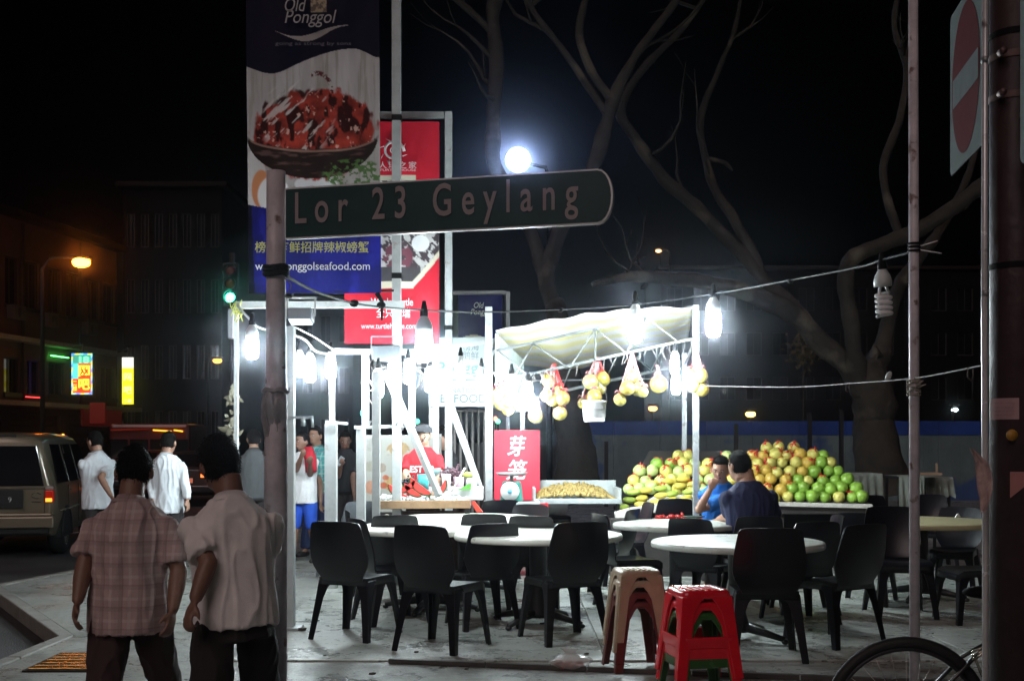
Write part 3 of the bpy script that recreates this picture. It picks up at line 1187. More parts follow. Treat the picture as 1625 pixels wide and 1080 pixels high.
cable([P(440, 430, 5.06), P(500, 462, 6.0), P(562, 481, 7.0), P(605, 487, 7.7), P(673, 492, 8.6), P(760, 495, 10.2), P(890, 491, 11.7), P(1008, 483, 12.2), P(1132, 466, 12.0), P(1255, 444, 10.2), P(1360, 424, 7.8), P(1400, 412, 6.9), P(1446, 400, 6.3)],
      0.0075, black_rub, 'black cable of bulbs strung from the street sign pole across to the thin pole')
for (px, py, Y, w) in ((562, 481, 7.0, .028), (605, 484, 7.7, .03), (890, 492, 11.7, .026), (1255, 446, 10.2, .026)):
    mb = MB()
    p = P(px, py, Y)
    mb.ell(p, (w, w * .8, w * .8), 10, 6)
    if px == 605:
        mb.tube([P(598, 465, Y), P(606, 478, Y), P(606, 508, Y)], [.018, .014, .006], 6)
    tag(mb.build('tape_knot', black_rub, None), {562: 'round black tape knot on the cable left of the red banner', 605: 'tangled black cable clip at the red banner top', 890: 'small cable knot above the canopy frame', 1255: 'dark knot on the cable right of the canopy'}[px], 'cable knot')
cable([P(1110, 612, 13.0), P(1250, 614, 10.5), P(1350, 608, 8.2), P(1450, 600, 6.3), P(1566, 578, 4.55)], 0.004, wire_m, 'thin pale wire strung from the canopy post to the big pole', 'wire', 'wire')
for px, py, Y in ((1150, 620, 12), (1345, 614, 8.2), (1540, 590, 4.9)):
    mb = MB()
    c = P(px, py, Y)
    mb.tube([c + Vector((-.01, 0, .02)), c + Vector((-.012, 0, -.02)), c + Vector((0, 0, -.035)), c + Vector((.012, 0, -.02)), c + Vector((.01, 0, .02))], .003, 6)
    tag(mb.build('wire_hook', wire_m, None), 'small empty hook on the thin pale wire ' + {1150: 'near the canopy post', 1345: 'in front of the big tree', 1540: 'near the big dark pole'}[px], 'hook', 'hooks on the pale wire')
mb = MB()
c = P(1410, 597, 7.2)
mb.ell(c, (.018, .018, .034), 8, 6, Matrix.Rotation(rad(25), 3, 'Y'))
tag(mb.build('wire_clip', socket_m, None), 'small bright clip on the thin wire left of the thin pole', 'clip')
# wires of the left stall
cable([P(375, 483, 12), P(400, 510, 11.7), P(418, 522, 11.6), P(478, 535, 11.8), P(500, 556, 12), P(530, 562, 12)], 0.012, white_paint, 'white cable drooping below the left stall beam', sub=5)
cable([P(462, 516, 9.65), P(500, 535, 11), P(530, 556, 12)], 0.007, white_paint, 'taut white wire running from the near white post to the stall beam', 'wire', 'wire')
cable([P(640, 575, 12.4), P(690, 600, 12.6), P(740, 597, 12.6), P(772, 590, 12.9), P(828, 600, 13)], 0.010, white_paint, 'white cable carrying the bulbs in front of the seafood sign', sub=5)

# glow lamp high behind the street sign: flood lamp on a post
fp = P(822, 254, 30)
fl_ = thing('flood_lamp', (P(872, 0, 30.6).x, 30.6, 0), 'blazing white flood lamp just above the street name sign', 'lamp')
mb = MB()
mb.ell(fp, (.24, .2, .25), 20, 12)
mb.build('lens', lamp_mat('flood_lit', (0.50, 0.66, 1.0), 230), fl_)
mb = MB()
mb.tube([(fp.x, fp.y + .42, fp.z), (fp.x, fp.y + .40, fp.z), (fp.x, fp.y - .02, fp.z), (fp.x, fp.y - .03, fp.z)], [.20, .27, .31, .315], 24, caps=False)  # deep cup shaped to keep the lamp's light off things behind it
mb.cyl((fp.x, fp.y + .42, fp.z), .20, .01, 24, axis='y')
mb.build('housing', dp, fl_)
mb = MB()
px_ = P(872, 0, 30.6).x
mb.tube([(px_, 30.6, 0), (px_, 30.6, fp.z - .4), (px_ - .1, 30.6, fp.z - .05), (fp.x + .1, fp.y + .45, fp.z + .05)], [.08, .06, .05, .04], 10)
mb.build('post', M('post_unlit_black', (.004, .004, .004), .95, spec=.0), fl_)  # post colour blackened so the lamp's own light on it stays unseen


def street_lamp(px, py, Y, colr, st, r, lab, arm=1.2):
    p = P(px, py, Y)
    t = thing('street_lamp', (p.x - arm, p.y, -0.12), lab, 'street lamp')
    mb = MB()
    mb.tube([(p.x - arm, p.y, -0.12), (p.x - arm, p.y, p.z - .2), (p.x - arm * .8, p.y, p.z + .12), (p.x - r, p.y, p.z + .16)], [.09, .06, .045, .04], 8)
    mb.build('post', dp, t)
    mb = MB()
    mb.box((p.x, p.y, p.z + .14), (r * 3, .3, .1))
    mb.build('lamp_head', dp, t, bevel=.03)
    mb = MB()
    mb.ell((p.x, p.y, p.z), (r * 1.3, r, r * .75), 12, 8)
    mb.build('lens', lamp_mat('street_%d' % px, colr, st), t)


street_lamp(129, 416, 37, (1.0, 0.22, 0.015), 45, .22, 'orange street lamp glowing in front of the shophouse')
street_lamp(1045, 398, 85, (1.0, 0.5, 0.2), 6, .16, 'tiny distant amber lamp high between the tree limbs', -.8)
street_lamp(1191, 657, 45, (1.0, 0.6, 0.15), 6, .15, 'small amber lamp above the blue hoarding', .05)
street_lamp(1036, 648, 50, (1.0, 0.4, 0.1), 5, .15, 'small orange lamp left of the canopy corner post', .05)
street_lamp(1515, 650, 36, (0.8, 1.0, 0.95), 9, .08, 'tiny white lamp between the thin pole and big pole', .05)
street_lamp(345, 572, 60, (1.0, 0.42, 0.06), 4, .18, 'dim orange lamp far behind the left stall post', .5)

# traffic light
tp = P(367, 473, 26)
tl = thing('traffic_light', (tp.x, tp.y, 0), 'green traffic light behind the top left stall corner', 'traffic light')
mb = MB()
mb.tube([(tp.x, tp.y + .1, 0), (tp.x, tp.y + .1, tp.z + 1.0)], .06, 10)
mb.build('post', dp, tl)
mb = MB()
mb.box((tp.x, tp.y, tp.z + .28), (.34, .2, .95))
mb.build('housing', dp, tl, bevel=.03)
for k, (nm, mt) in enumerate((('green_lens', lamp_mat('traffic_green', (0.05, 1.0, 0.55), 22)), ('amber_lens', M('amber_off', (0.12, 0.06, 0.01), .2)), ('red_lens', M('red_off', (0.12, 0.01, 0.01), .2)))):
    mb = MB()
    mb.ell((tp.x, tp.y - .1, tp.z + k * .29), (.105, .04, .105), 14, 8)
    mb.build(nm, mt, tl)
    mb = MB()
    mb.tube([(tp.x, tp.y - .1, tp.z + .02 + k * .29), (tp.x, tp.y - .2, tp.z + .02 + k * .29)], .13, 14, caps=False)
    mb.build('visor', dp, tl)
# ------------------------------------------------------------------ street name sign
rp = M('old_painted_pole', (0.58, 0.53, 0.56), 0.4, var=0.2, scale=10, bump=0.35, bscale=18, spots=((0.2, 0.13, 0.12), 13, 0.62))
sp = P(438, 272, 5.07)
ss = thing('street_sign', (sp.x, sp.y, 0), 'dark green street name sign on a peeling pale pole', 'street sign')
mb = MB()
pts = [(sp.x, sp.y, z) for z in (0, .4, .9, 1.2, 1.5, 1.8, 2.2, sp.z)]
mb.tube(pts, [.047, .046, .047, .049, .049, .044, .041, .040], 20)
mb.build('pole', rp, ss)
R0, R1 = P(452, 338, 5.05), P(948, 314, 4.69)
u = (R1 - R0)
u.z = 0
L = u.length
u.normalize()
nrm = Vector((u.y, -u.x, 0))
z0, z1 = 2.372, 2.587
zc = (z0 + z1) / 2


def sign_pts(z0, z1, L, ex, n=10):
    pts = [(0, z0), (L, z0)]
    h = (z1 - z0) / 2
    for k in range(1, n):
        a = -math.pi / 2 + math.pi * k / n
        pts.append((L + ex * math.cos(a), (z0 + z1) / 2 + h * math.sin(a)))
    pts += [(L, z1), (0, z1)]
    return pts


def sign_plate(z0, z1, a0, L, ex, off, th):
    q = [R0 + u * (a0 + s) + nrm * off for s, z in sign_pts(z0, z1, L, ex)]
    for p, (s, z) in zip(q, sign_pts(z0, z1, L, ex)):
        p.z = z
    mb = MB()
    mb.prism(q, (0, 0, 0), -nrm * th)
    return mb


sign_plate(z0, z1, 0, L, .062, 0, .03).build('sign_rim', M('sign_rim_metal', (0.75, 0.77, 0.78), 0.35, metal=.3), ss)
sign_plate(z0 + .007, z1 - .007, .006, L - .006, .054, .003, .004).build('sign_board', M('sign_green', (0.003, 0.040, 0.034), 0.35, var=.2), ss)
letter_m = M('sign_letters', (0.33, 0.28, 0.275), 0.5, var=.12)
org = R0 + u * ((L) * .5 - .012) + nrm * .004
write('Lor 23 Geylang', (org.x, org.y, zc - .001), u, (0, 0, 1), .185, letter_m, ss, width=1.215, bold=.002, space=1.6)
# straps, wrapped tape, tied plastic strips on the pole
mb = MB()
for z in (2.24, 2.225, 2.255):
    mb.tube([(sp.x + .047 * math.cos(a * .4), sp.y + .047 * math.sin(a * .4), z + .004 * math.sin(a)) for a in range(17)], .012, 6)
mb.build('tape_band', black_rub, ss)
cable([P(452, 442, 5.02), P(461, 450, 4.98), P(459, 462, 4.98), P(452, 470, 5.0), P(462, 472, 4.98), P(465, 466, 4.98)], .003, wire_m, 'frayed pale wire end curling from the sign pole tape', 'wire', 'wire')
mb = MB()
for (a, z, h) in ((-1.9, 1.74, .2), (-1.2, 1.70, .14), (-2.5, 1.72, .26)):
    b0 = Vector((sp.x + .052 * math.cos(a), sp.y + .052 * math.sin(a), z))
    q = []
    for k in range(6):
        w = .018 + .010 * math.sin(k * 1.7 + a)
        c = b0 + Vector((math.cos(a) * .01 * math.sin(k * 1.3), math.sin(a) * .012 * math.sin(k), -h * k / 5))
        tx = Vector((-math.sin(a), math.cos(a), 0))
        q.append([c - tx * w, c - tx * w * .3 + Vector((math.cos(a), math.sin(a), 0)) * .006, c + tx * w * .4, c + tx * w])
    mb.rings(q, cap=False, closed=False)
mb.tube([(sp.x + .053 * math.cos(a * .4), sp.y + .053 * math.sin(a * .4), 1.735 + .006 * math.sin(a * 2)) for a in range(17)], .010, 6)
mb.build('torn_tape', M('torn_plastic_tape', (0.30, 0.29, 0.29), .4, var=.3), ss)
mb = MB()
mb.cyl((sp.x, sp.y, .01), .09, .02, 16)
mb.build('base_plate', dp, ss)

# ------------------------------------------------------------------ near white post with its flood light
wp = P(459, 1000, 9.62)
st = thing('stall_post', (wp.x, wp.y, 0), 'square white post right behind the street sign pole, with a clamp arm', 'post')
zt = P(0, 518, 9.62).z
mb = MB()
mb.bar((wp.x, wp.y, 0.01), (wp.x, wp.y, zt), .088)
mb.build('post', white_paint, st, bevel=.006)
mb = MB()
z = P(0, 662, 9.6).z
mb.bar((wp.x, wp.y - .05, z), (wp.x + .19, wp.y - .05, z), .018)
mb.tube([(wp.x + .17, wp.y - .05, z), (wp.x + .19, wp.y - .05, z + .01), (wp.x + .195, wp.y - .05, z - .08)], .012, 8)
mb.tube([(wp.x + .12, wp.y - .05, z), (wp.x + .12, wp.y - .05, z - .07)], .018, 8)
mb.build('clamp_arm', steel, st)
mb = MB()
mb.box((wp.x, wp.y, .02), (.2, .2, .03))
mb.build('base_plate', steel, st)


def flood(px0, px1, py0, py1, Y, lab, lit=False, tilt=0):
    a, b = P(px0, py0, Y), P(px1, py1, Y)
    c = (a + b) / 2
    w, h = b.x - a.x, a.z - b.z
    t = thing('flood_light', (c.x, c.y, b.z), lab, 'flood light')
    R = Matrix.Rotation(rad(tilt), 3, 'X')
    mb = MB()
    mb.box(c, (w, .16, h), R)
    mb.build('housing', M('flood_housing', (0.16, 0.18, 0.2), .45, metal=.4), t, bevel=.012)
    mb = MB()
    mb.box(c + R @ Vector((0, 0, -h / 2 - .006)), (w * .86, .13, .01), R)
    mb.build('glass', lamp_mat('flood_glass', (.8, .92, 1), 2.0) if lit else dglass, t)
    mb = MB()
    mb.bar(c + Vector((-w / 2 - .012, 0, 0)), c + Vector((-w / 2 - .012, .02, h * .5 + .1)), .014)
    mb.bar(c + Vector((w / 2 + .012, 0, 0)), c + Vector((w / 2 + .012, .02, h * .5 + .1)), .014)
    mb.bar(c + Vector((-w / 2 - .012, .02, h * .5 + .1)), c + Vector((w / 2 + .012, .02, h * .5 + .1)), .014)
    for k in range(5):
        mb.bar(c + Vector((-w * .4 + w * .2 * k, .02, h / 2)), c + Vector((-w * .4 + w * .2 * k, .1, h / 2)), .008, .02)
    mb.build('bracket', steel, t)
    return t


flood(458, 497, 492, 510, 9.5, 'wide grey flood light on top of the near white post', True, -12)
flood(591, 636, 549, 571, 12.3, 'boxy grey fixture hanging under the red turtle banner', True)

# ------------------------------------------------------------------ left stall frame
sf = thing('left_stall', (P(527, 840, 12.3).x, 12.3, 0), 'white steel frame of the left stall with two diagonal braces', 'stall frame')


def part_bar(root, nm, a, b, w, mat=white_paint, d=None, bevel=.004):
    mb = MB()
    mb.bar(a, b, w, d)
    return mb.build(nm, mat, root, bevel=bevel)


def gz(px, Y):
    p = P(px, 700, Y)
    p.z = 0.0
    return p


part_bar(sf, 'post', gz(525.5, 12.3), P(525.5, 672, 12.3), .118)
part_bar(sf, 'post', P(527, 671, 12.33), P(527, 556, 12.33), .055)
part_bar(sf, 'beam', P(516, 669, 12.2), P(552, 672, 12.2), .03)
part_bar(sf, 'post', gz(573, 12.2), P(573, 678, 12.2), .09)
part_bar(sf, 'post', P(580, 676, 12.25), P(580, 560, 12.25), .07)
part_bar(sf, 'post', gz(597, 11.9), P(597, 590, 11.9), .075)
part_bar(sf, 'post', P(654, 690, 13.2), P(654, 560, 13.2), .07)
part_bar(sf, 'post', gz(692, 13.6), P(692, 560, 13.6), .065)
part_bar(sf, 'brace', P(697, 786, 11.95), P(612, 588, 12.15), .10, d=.05)
part_bar(sf, 'brace', P(762, 775, 13.2), P(700, 600, 13.4), .075, d=.05)
part_bar(sf, 'beam', P(523, 557, 12.35), P(660, 559, 12.6), .06)
part_bar(sf, 'beam', P(654, 560, 13.15), P(785, 540, 13.4), .05)
part_bar(sf, 'beam', P(564, 678, 12.1), P(640, 676, 12.8), .035)
for px in (585, 628, 640):
    mb = MB()
    c = P(px, 676, 12.3)
    mb.tube([c, c + Vector((.02, -.02, .05)), c + Vector((.06, -.02, .05)), c + Vector((.07, -.02, -.04))], .012, 6)
    mb.build('clamp', steel, sf)
# loose nest of wires and ties at the frame corner
mb = MB()
rnd = random.Random(12)
for k in range(16):
    c = P(rnd.uniform(580, 605), rnd.uniform(560, 600), 12.1)
    pts = [c]
    for j in range(4):
        pts.append(pts[-1] + Vector((rnd.uniform(-.06, .06), rnd.uniform(-.04, .04), rnd.uniform(-.1, .03))))
    mb.tube(pts, .005, 5)
for k in range(12):
    c = P(rnd.uniform(640, 690), rnd.uniform(560, 605), 12.6)
    pts = [c]
    for j in range(4):
        pts.append(pts[-1] + Vector((rnd.uniform(-.08, .08), rnd.uniform(-.04, .04), rnd.uniform(-.07, .03))))
    mb.tube(pts, .005, 5)
mb.build('wire_ties', wire_m, sf)['kind'] = 'stuff'

# corner frame of the leftmost stall
cf = thing('awning_stand', gz(375, 12.1), 'slim white awning frame left of the street sign pole', 'awning frame')
part_bar(cf, 'post', gz(375, 12.1), P(375, 482, 12.1), .042)
part_bar(cf, 'beam', P(372, 484, 12.05), P(642, 483, 12.4), .075, d=.07)
mb = MB()
a, b = P(362, 490, 12.15), P(371, 537, 12.15)
mb.box(((a + b) / 2), (b.x - a.x, .04, a.z - b.z))
mb.build('corner_plate', M('grey_plate', (.25, .26, .28), .5), cf, bevel=.01)
mb = MB()
for k in range(14):
    c = P(375 + rnd.uniform(-4, 4), 484 + rnd.uniform(-6, 16), 12.0)
    mb.tube([c, c + Vector((rnd.uniform(-.06, .06), -.02, rnd.uniform(-.08, .08))), c + Vector((rnd.uniform(-.06, .06), -.02, rnd.uniform(-.12, .06)))], .006, 5)
mb.build('string_ties', M('yellow_string', (.5, .5, .1), .6), cf)['kind'] = 'stuff'
mb = MB()
for k in range(40):
    py = rnd.uniform(610, 720)
    c = P(371 + rnd.uniform(-8, 3), py, 12.15)
    L_ = rnd.uniform(.05, .15)
    a = Vector((rnd.uniform(-1, .4), rnd.uniform(-.3, .3), rnd.uniform(-1, 1))).normalized()
    s_ = a.orthogonal() * .02
    mb.add([c, c + a * L_ * .5 + s_, c + a * L_, c + a * L_ * .5 - s_], [(0, 1, 2, 3)])
tag(mb.build('wilted_leaves', M('dry_leaf', (.10, .09, .06), .8), None), 'ragged wilted leaves tied round the slim white awning post', 'plant')['kind'] = 'stuff'

# ------------------------------------------------------------------ banners
vinyl = print_mat('banner_vinyl', 0.55)
vinyl.node_tree.nodes['Principled BSDF'].inputs['Specular IOR Level'].default_value = .12


def streak(px, py, cx, cy, rx, ry):
    return ((px - cx) / rx) ** 2 + ((py - cy) / ry) ** 2


def paint_crab(U, V):
    px = 390 + U * 214
    py = -70 + V * 535
    navy = np.array([.003, .003, .014])
    blue = np.array([.008, .009, .13])
    out = np.ones(U.shape + (3,)) * navy
    # photograph area: pale backdrop with brushed streaks
    top = 108 + 10 * np.sin((px - 395) / 26) * np.exp(-((px - 420) / 60) ** 2) - 30 * sstep(430, 560, px) + 14 * sstep(565, 604, px)
    bg = .34 + .20 * fbm(px / 9, py / 60, 3) - .12 * sstep(200, 330, py)
    bgc = np.stack([bg, bg * .93, bg * .92], -1)
    streaks = sstep(.55, .7, fbm(px / 5, py / 70, 8))
    bgc = mix(bgc, np.ones(3) * np.array([.28, .25, .2]), streaks * .6)
    pic = bgc
    # egg whites and orange at left, under the bowl
    for (cx, cy, rx, ry, c) in ((402, 285, 18, 50, (.55, .52, .52)), (412, 300, 16, 30, (.55, .22, .10)), (432, 310, 26, 30, (.72, .70, .70)), (500, 292, 34, 14, (.6, .6, .62)), (470, 330, 40, 20, (.5, .46, .44))):
        d = streak(px, py, cx, cy, rx, ry)
        pic = mix(pic, np.ones(3) * np.array(c), sstep(1.15, .9, d))
    # crab heap
    wob = 1 + .35 * (fbm(px / 14, py / 14, 21) - .5)
    heap = streak(px, py, 497 - .12 * (py - 212), 212, 100, 72) * (wob + .35 * (fbm(px / 7, py / 30, 77) - .5))
    spike = sstep(1.08, .92, heap) * sstep(120, 150, py + 18 * fbm(px / 6, py / 6, 5))
    r = fbm(px / 18, py / 15, 31)
    r2 = fbm(px / 6, py / 7, 33)
    red = np.stack([.04 + .50 * r, .008 + .05 * r, .006 + .03 * r], -1)
    red = mix(red, np.ones(3) * np.array([.03, .004, .004]), sstep(.48, .62, fbm(px / 11, py / 20, 44)))
    red = mix(red, np.ones(3) * np.array([.75, .45, .38]), sstep(.68, .76, r2) * .8)
    pic = mix(pic, red, spike)
    # brushed white glints across the claws
    gl = sstep(.62, .7, fbm((px + py) / 7, (px - py) / 40, 55)) * sstep(1.2, .7, streak(px, py, 470, 190, 60, 60))
    pic = mix(pic, np.ones(3) * np.array([.62, .56, .54]), gl * .75)
    # antenna loop
    ring = np.abs(np.sqrt(streak(px, py, 503, 146, 24, 30)) - 1) + .5 * (px < 494) + .25 * (fbm(px / 3, py / 3, 9) > .5)
    pic = mix(pic, np.ones(3) * np.array([.10, .02, .02]), sstep(.16, .08, ring) * (py < 150))
    # bowl: dark lacquer ellipse
    bowl = (py > 215 + 22 * np.sqrt(np.clip(1 - ((px - 495) / 104) ** 2, 0, 1))) & (streak(px, py, 495, 215, 106, 68) < 1)
    bc = .012 + .05 * sstep(.6, .75, fbm(px / 30, py / 5, 61))
    pic = mix(pic, np.stack([bc * 1.5, bc * .8, bc * .7], -1), bowl.astype(float) * sstep(213, 225, py))
    rim = np.abs(py - (216 + 24 * np.sqrt(np.clip(1 - ((px - 495) / 104) ** 2, 0, 1))))
    pic = mix(pic, np.ones(3) * np.array([.35, .2, .16]), sstep(2.4, 1, rim) * (np.abs(px - 495) < 100) * .7)
    # herbs
    hb_ = sstep(.5, .6, fbm(px / 5, py / 5, 71)) * sstep(1.1, .8, streak(px, py, 560, 275, 50, 24))
    pic = mix(pic, np.ones(3) * np.array([.07, .14, .04]), hb_)
    # lower edge of the picture
    low = 326 + 8 * np.sin((px - 400) / 40)
    inpic = (py > top) & (py < low)
    out = np.where(inpic[..., None], pic, out)
    bl = np.ones(U.shape + (3,)) * blue
    bl = mix(bl, np.ones(3) * np.array([.014, .015, .22]), sstep(.5, .65, fbm(px / 28, py / 50, 81)))
    bl = np.where(((px < 396 + (py - 326) * .03))[..., None], navy, bl)
    out = np.where((py >= low)[..., None], bl, out)
    # brush swoosh under the name
    sw = 48 + 10 * np.sin((px - 440) / 24) * 1.0
    th = 5.5 * np.exp(-((px - 498) / 34) ** 2)
    m = (np.abs(py - sw - 3) < th) & (px > 436) & (px < 556)
    out = np.where(m[..., None], np.array([.32, .28, .27]), out)
    # seal
    seal = (np.abs(px - 507) < 13) & (np.abs(py - 6) < 14)
    sc_ = mix(np.ones(U.shape + (3,)) * np.array([.38, .30, .20]), np.ones(3) * np.array([.14, .10, .08]), sstep(.5, .6, fbm(px / 4, py / 4, 91)))
    out = np.where(seal[..., None], sc_, out)
    return out


def cloth_wave(a, f1, f2, seed):
    def w(U, V):
        return a * (np.sin(U * f1 + 2 * np.sin(V * 3 + seed)) + .6 * np.sin(U * f2 + V * 4 + seed)) * (.35 + .65 * V) + a * 1.2 * (fbm(U * 5, V * 7, seed) - .5)
    return w


YB = 12.45
bp_ = gz(630, 12.55)
bt = thing('banner_pole', bp_, 'tall white pole carrying the blue crab banner', 'pole')
part_bar(bt, 'post', bp_, P(629, -90, 12.55), .092)
for py in (188, 438):
    mb = MB()
    c = P(630, py, 12.55)
    mb.box(c, (.104, .104, .06))
    mb.build('clamp_band', black_rub, bt, bevel=.004)
ban = thing('banner', P(497, 465, YB), 'tall navy and blue seafood banner with a red crab bowl picture', 'banner')
painted_sheet('banner_sheet', P(390, -70, YB), P(601, -70, YB), P(394, 465, YB), 200, 470, paint_crab, vinyl, ban, cloth_wave(.016, 9, 17, 2))
txt_w = M('print_white', (.62, .60, .60), .5, var=.05)
txt_o = M('print_olive', (.36, .34, .10), .5, var=.1)
f_ = Vector((0, 0, 1))
ex = Vector((1, 0, 0))


def wr(s, px, py, Y, hpx, wpx, mat, root, **k):
    sc = FOC / Y
    return write(s, P(px, py, Y), ex, f_, hpx / sc, mat, root, width=wpx / sc, **k)


wr('Old', 469, 8, YB - .045, 30, 34, M('print_grey', (.30, .27, .265), .5), ban, shear=.25)
wr('Ponggol', 493, 30, YB - .045, 30, 82, M('print_grey', (.30, .27, .265), .5), ban, shear=.25)
wr('going as strong by sons', 497, 70, YB - .045, 8, 120, M('print_dim', (.08, .07, .10), .5), ban)
wr('榜鹅海鲜招牌辣椒螃蟹', 495, 392, YB - .05, 19, 181, txt_o, ban, bold=.001)
wr('www.ponggolseafood.com', 496, 424, YB - .05, 18, 182, txt_w, ban)
for x0_, y0_, x1_, y1_ in ((382, -72, 625, -72), (396, 463, 625, 461)):
    mb = MB()
    mb.tube([P(x0_, y0_, YB + .03), P(x1_, y1_, YB + .03)], .012, 8)
    mb.build('rod', black_rub, ban)

YT = 13.9


def paint_turtle(U, V):
    px = 547 + U * 151
    py = 193 + V * 352
    n = fbm(px / 40, py / 40, 5)
    out = np.stack([.50 + .10 * n, .012 + .01 * n, .03 + .01 * n], -1)
    # pale picture band with slanted corner
    top = 283 + 0 * px
    inb = (py > 278) & (py < 458 - np.clip((px - 655) * 1.15, 0, 60)) & ((py > 286) | (px < 660))
    g_ = .30 + .4 * fbm(px / 10, py / 12, 15)
    pic = np.stack([g_, g_ * .97, g_ * .95], -1)
    dk = sstep(.52, .58, fbm((px + py) / 16, (px - py) / 9, 17))
    pic = mix(pic, np.ones(3) * np.array([.06, .045, .05]), dk)
    ma = sstep(1.1, .9, streak(px, py, 632, 408, 24, 22)) * sstep(.4, .5, fbm(px / 8, py / 8, 25))
    pic = mix(pic, np.ones(3) * np.array([.16, .05, .07]), ma)
    pic = mix(pic, np.ones(3) * np.array([.75, .75, .75]), sstep(1.1, .95, streak(px, py, 668, 386, 14, 13)))
    pic = mix(pic, np.ones(3) * np.array([.06, .055, .06]), ((py > 424) & (py < 446) & (px < 668)).astype(float))
    edge = (py > 447 - np.clip((px - 655) * 1.15, 0, 60)) | (py < 286)
    pic = np.where(edge[..., None], np.array([.62, .58, .45]), pic)
    out = np.where(inb[..., None], pic, out)
    return out


tf = thing('banner_stand', gz(712, YT), 'white square pipe frame holding the red turtle banner', 'banner frame')
part_bar(tf, 'post', gz(712, YT), P(712, 178, YT), .085)
part_bar(tf, 'beam', P(540, 183, YT - .002), P(705, 183, YT - .002), .07)
mb = MB()
c = P(712, 520, YT)
mb.box(c, (.10, .10, .05))
mb.build('clamp_band', black_rub, tf, bevel=.004)
tb = thing('banner', P(622, 545, YT - .12), 'red banner with white emblem, pale picture and web address hanging behind the crab banner', 'banner')
painted_sheet('banner_sheet', P(547, 193, YT - .12), P(697, 193, YT - .12), P(547, 545, YT - .12), 120, 260, paint_turtle, vinyl, tb, cloth_wave(.02, 11, 23, 6))
wr('Whole Turtle', 622, 479, YT - .18, 17, 67, txt_w, tb, bold=.002)
wr('全只山瑞', 624, 496, YT - .18, 17, 54, txt_w, tb, bold=.001)
wr('www.turtlehouse.com', 617, 517, YT - .18, 13, 88, txt_w, tb)
wr('人瑞之家', 631, 262, YT - .18, 12, 60, txt_w, tb, space=1.3)
wr('TURTLE HOUSE', 631, 270, YT - .18, 5, 58, txt_w, tb)
# round swirl emblem
mb = MB()
c = P(624, 240, YT - .17)
pts = []
for k in range(26):
    a = k * .42
    r = .125 - .0042 * k
    pts.append(c + Vector((r * math.cos(a), 0, r * math.sin(a))))
mb.tube(pts, [.018 - .0005 * k for k in range(26)], 6, flat=.2)
for k in range(8):
    a = k * math.pi / 4 + .3
    mb.tube([c + Vector((.12 * math.cos(a), 0, .12 * math.sin(a))), c + Vector((.165 * math.cos(a + .25), 0, .165 * math.sin(a + .25)))], [.018, .004], 6, flat=.3)
mb.build('emblem', txt_w, tb)

# small navy banner farther back
YS = 16.5
sf2 = thing('banner_stand', gz(806, YS), 'thin white pipe frame round the small navy banner', 'banner frame')
part_bar(sf2, 'post', gz(806, YS), P(806, 463, YS), .055)
part_bar(sf2, 'beam', P(718, 465, YS - .002), P(803, 464, YS - .002), .05)
sb = thing('banner', P(763, 560, YS - .1), 'small navy banner with grey script name beside the striped canopy', 'banner')


def paint_small(U, V):
    px, py = 727 + U * 70, 468 + V * 82
    o = np.ones(U.shape + (3,)) * np.array([.012, .012, .09])
    wv = 537 - 6 * np.sin((px - 730) / 14)
    return np.where((py > wv)[..., None], np.array([.45, .42, .36]), o)


painted_sheet('banner_sheet', P(727, 468, YS - .1), P(797, 468, YS - .1), P(727, 550, YS - .1), 40, 50, paint_small, vinyl, sb, cloth_wave(.012, 9, 17, 3))
wr('Old', 760, 484, YS - .14, 13, 16, txt_w, sb, shear=.25)
wr('Ponggol', 764, 496, YS - .14, 13, 34, txt_w, sb, shear=.25)

# ------------------------------------------------------------------ white seafood sign
YW = 14.4
ws = thing('seafood_sign', P(735, 645, YW), 'white square seafood sign board with grey and cyan lettering', 'sign')
a, b = P(680, 535, YW), P(779, 645, YW)
mb = MB()
mb.box(((a.x + b.x) / 2, YW + .04, (a.z + b.z) / 2), (b.x - a.x, .08, a.z - b.z))
mb.build('sign_board', M('sign_white', (.36, .42, .42), .5, var=.08, scale=3), ws, bevel=.006)
grey_t = M('print_dark_grey', (.10, .12, .12), .5)
wr('榜海', 747, 550, YW, 14, 26, grey_t, ws)
wr('鹅鲜', 747, 564, YW, 14, 26, grey_t, ws)
wr('Ponggol', 736, 586, YW, 26, 84, M('print_cyan', (.05, .42, .50), .5), ws, bold=.001)
mb = MB()
mb.bar(P(706, 603, YW - .006), P(772, 603, YW - .006), .012)
mb.build('sign_stripe', M('print_blue', (.05, .16, .5), .5), ws)
wr('INTERNATIONAL', 729, 619, YW, 11, 86, grey_t, ws)
wr('SEAFOOD', 731, 632, YW, 19, 82, grey_t, ws)
for px in (684, 776):
    part_bar(ws, 'post', gz(px, YW + .13), P(px, 536, YW + .13), .05, steel)
# iron bars seen below it
gt = thing('iron_grille', gz(740, 15.6), 'old iron bar grille behind the vendor and below the seafood sign', 'grille')
for k in range(8):
    px = 712 + k * 9.5
    part_bar(gt, 'bar', gz(px, 15.6), P(px, 648 + (k * 7) % 5, 15.6), .03, M('old_iron', (.20, .18, .17), .6, var=.3))
for py in (652, 790):
    part_bar(gt, 'rail', P(707, py, 15.63), P(784, py, 15.63), .03, M('old_iron', (.20, .18, .17), .6))
mb = MB()
a, b = P(716, 702, 15.9), P(780, 830, 15.9)
mb.box(((a.x + b.x) / 2, 15.95, (a.z) / 2), (b.x - a.x, .08, a.z))
tag(mb.build('dark_cabinet', M('dark_cabinet', (.02, .018, .018), .6), None), 'tall black cabinet behind the stall between brace and steel post', 'cabinet')

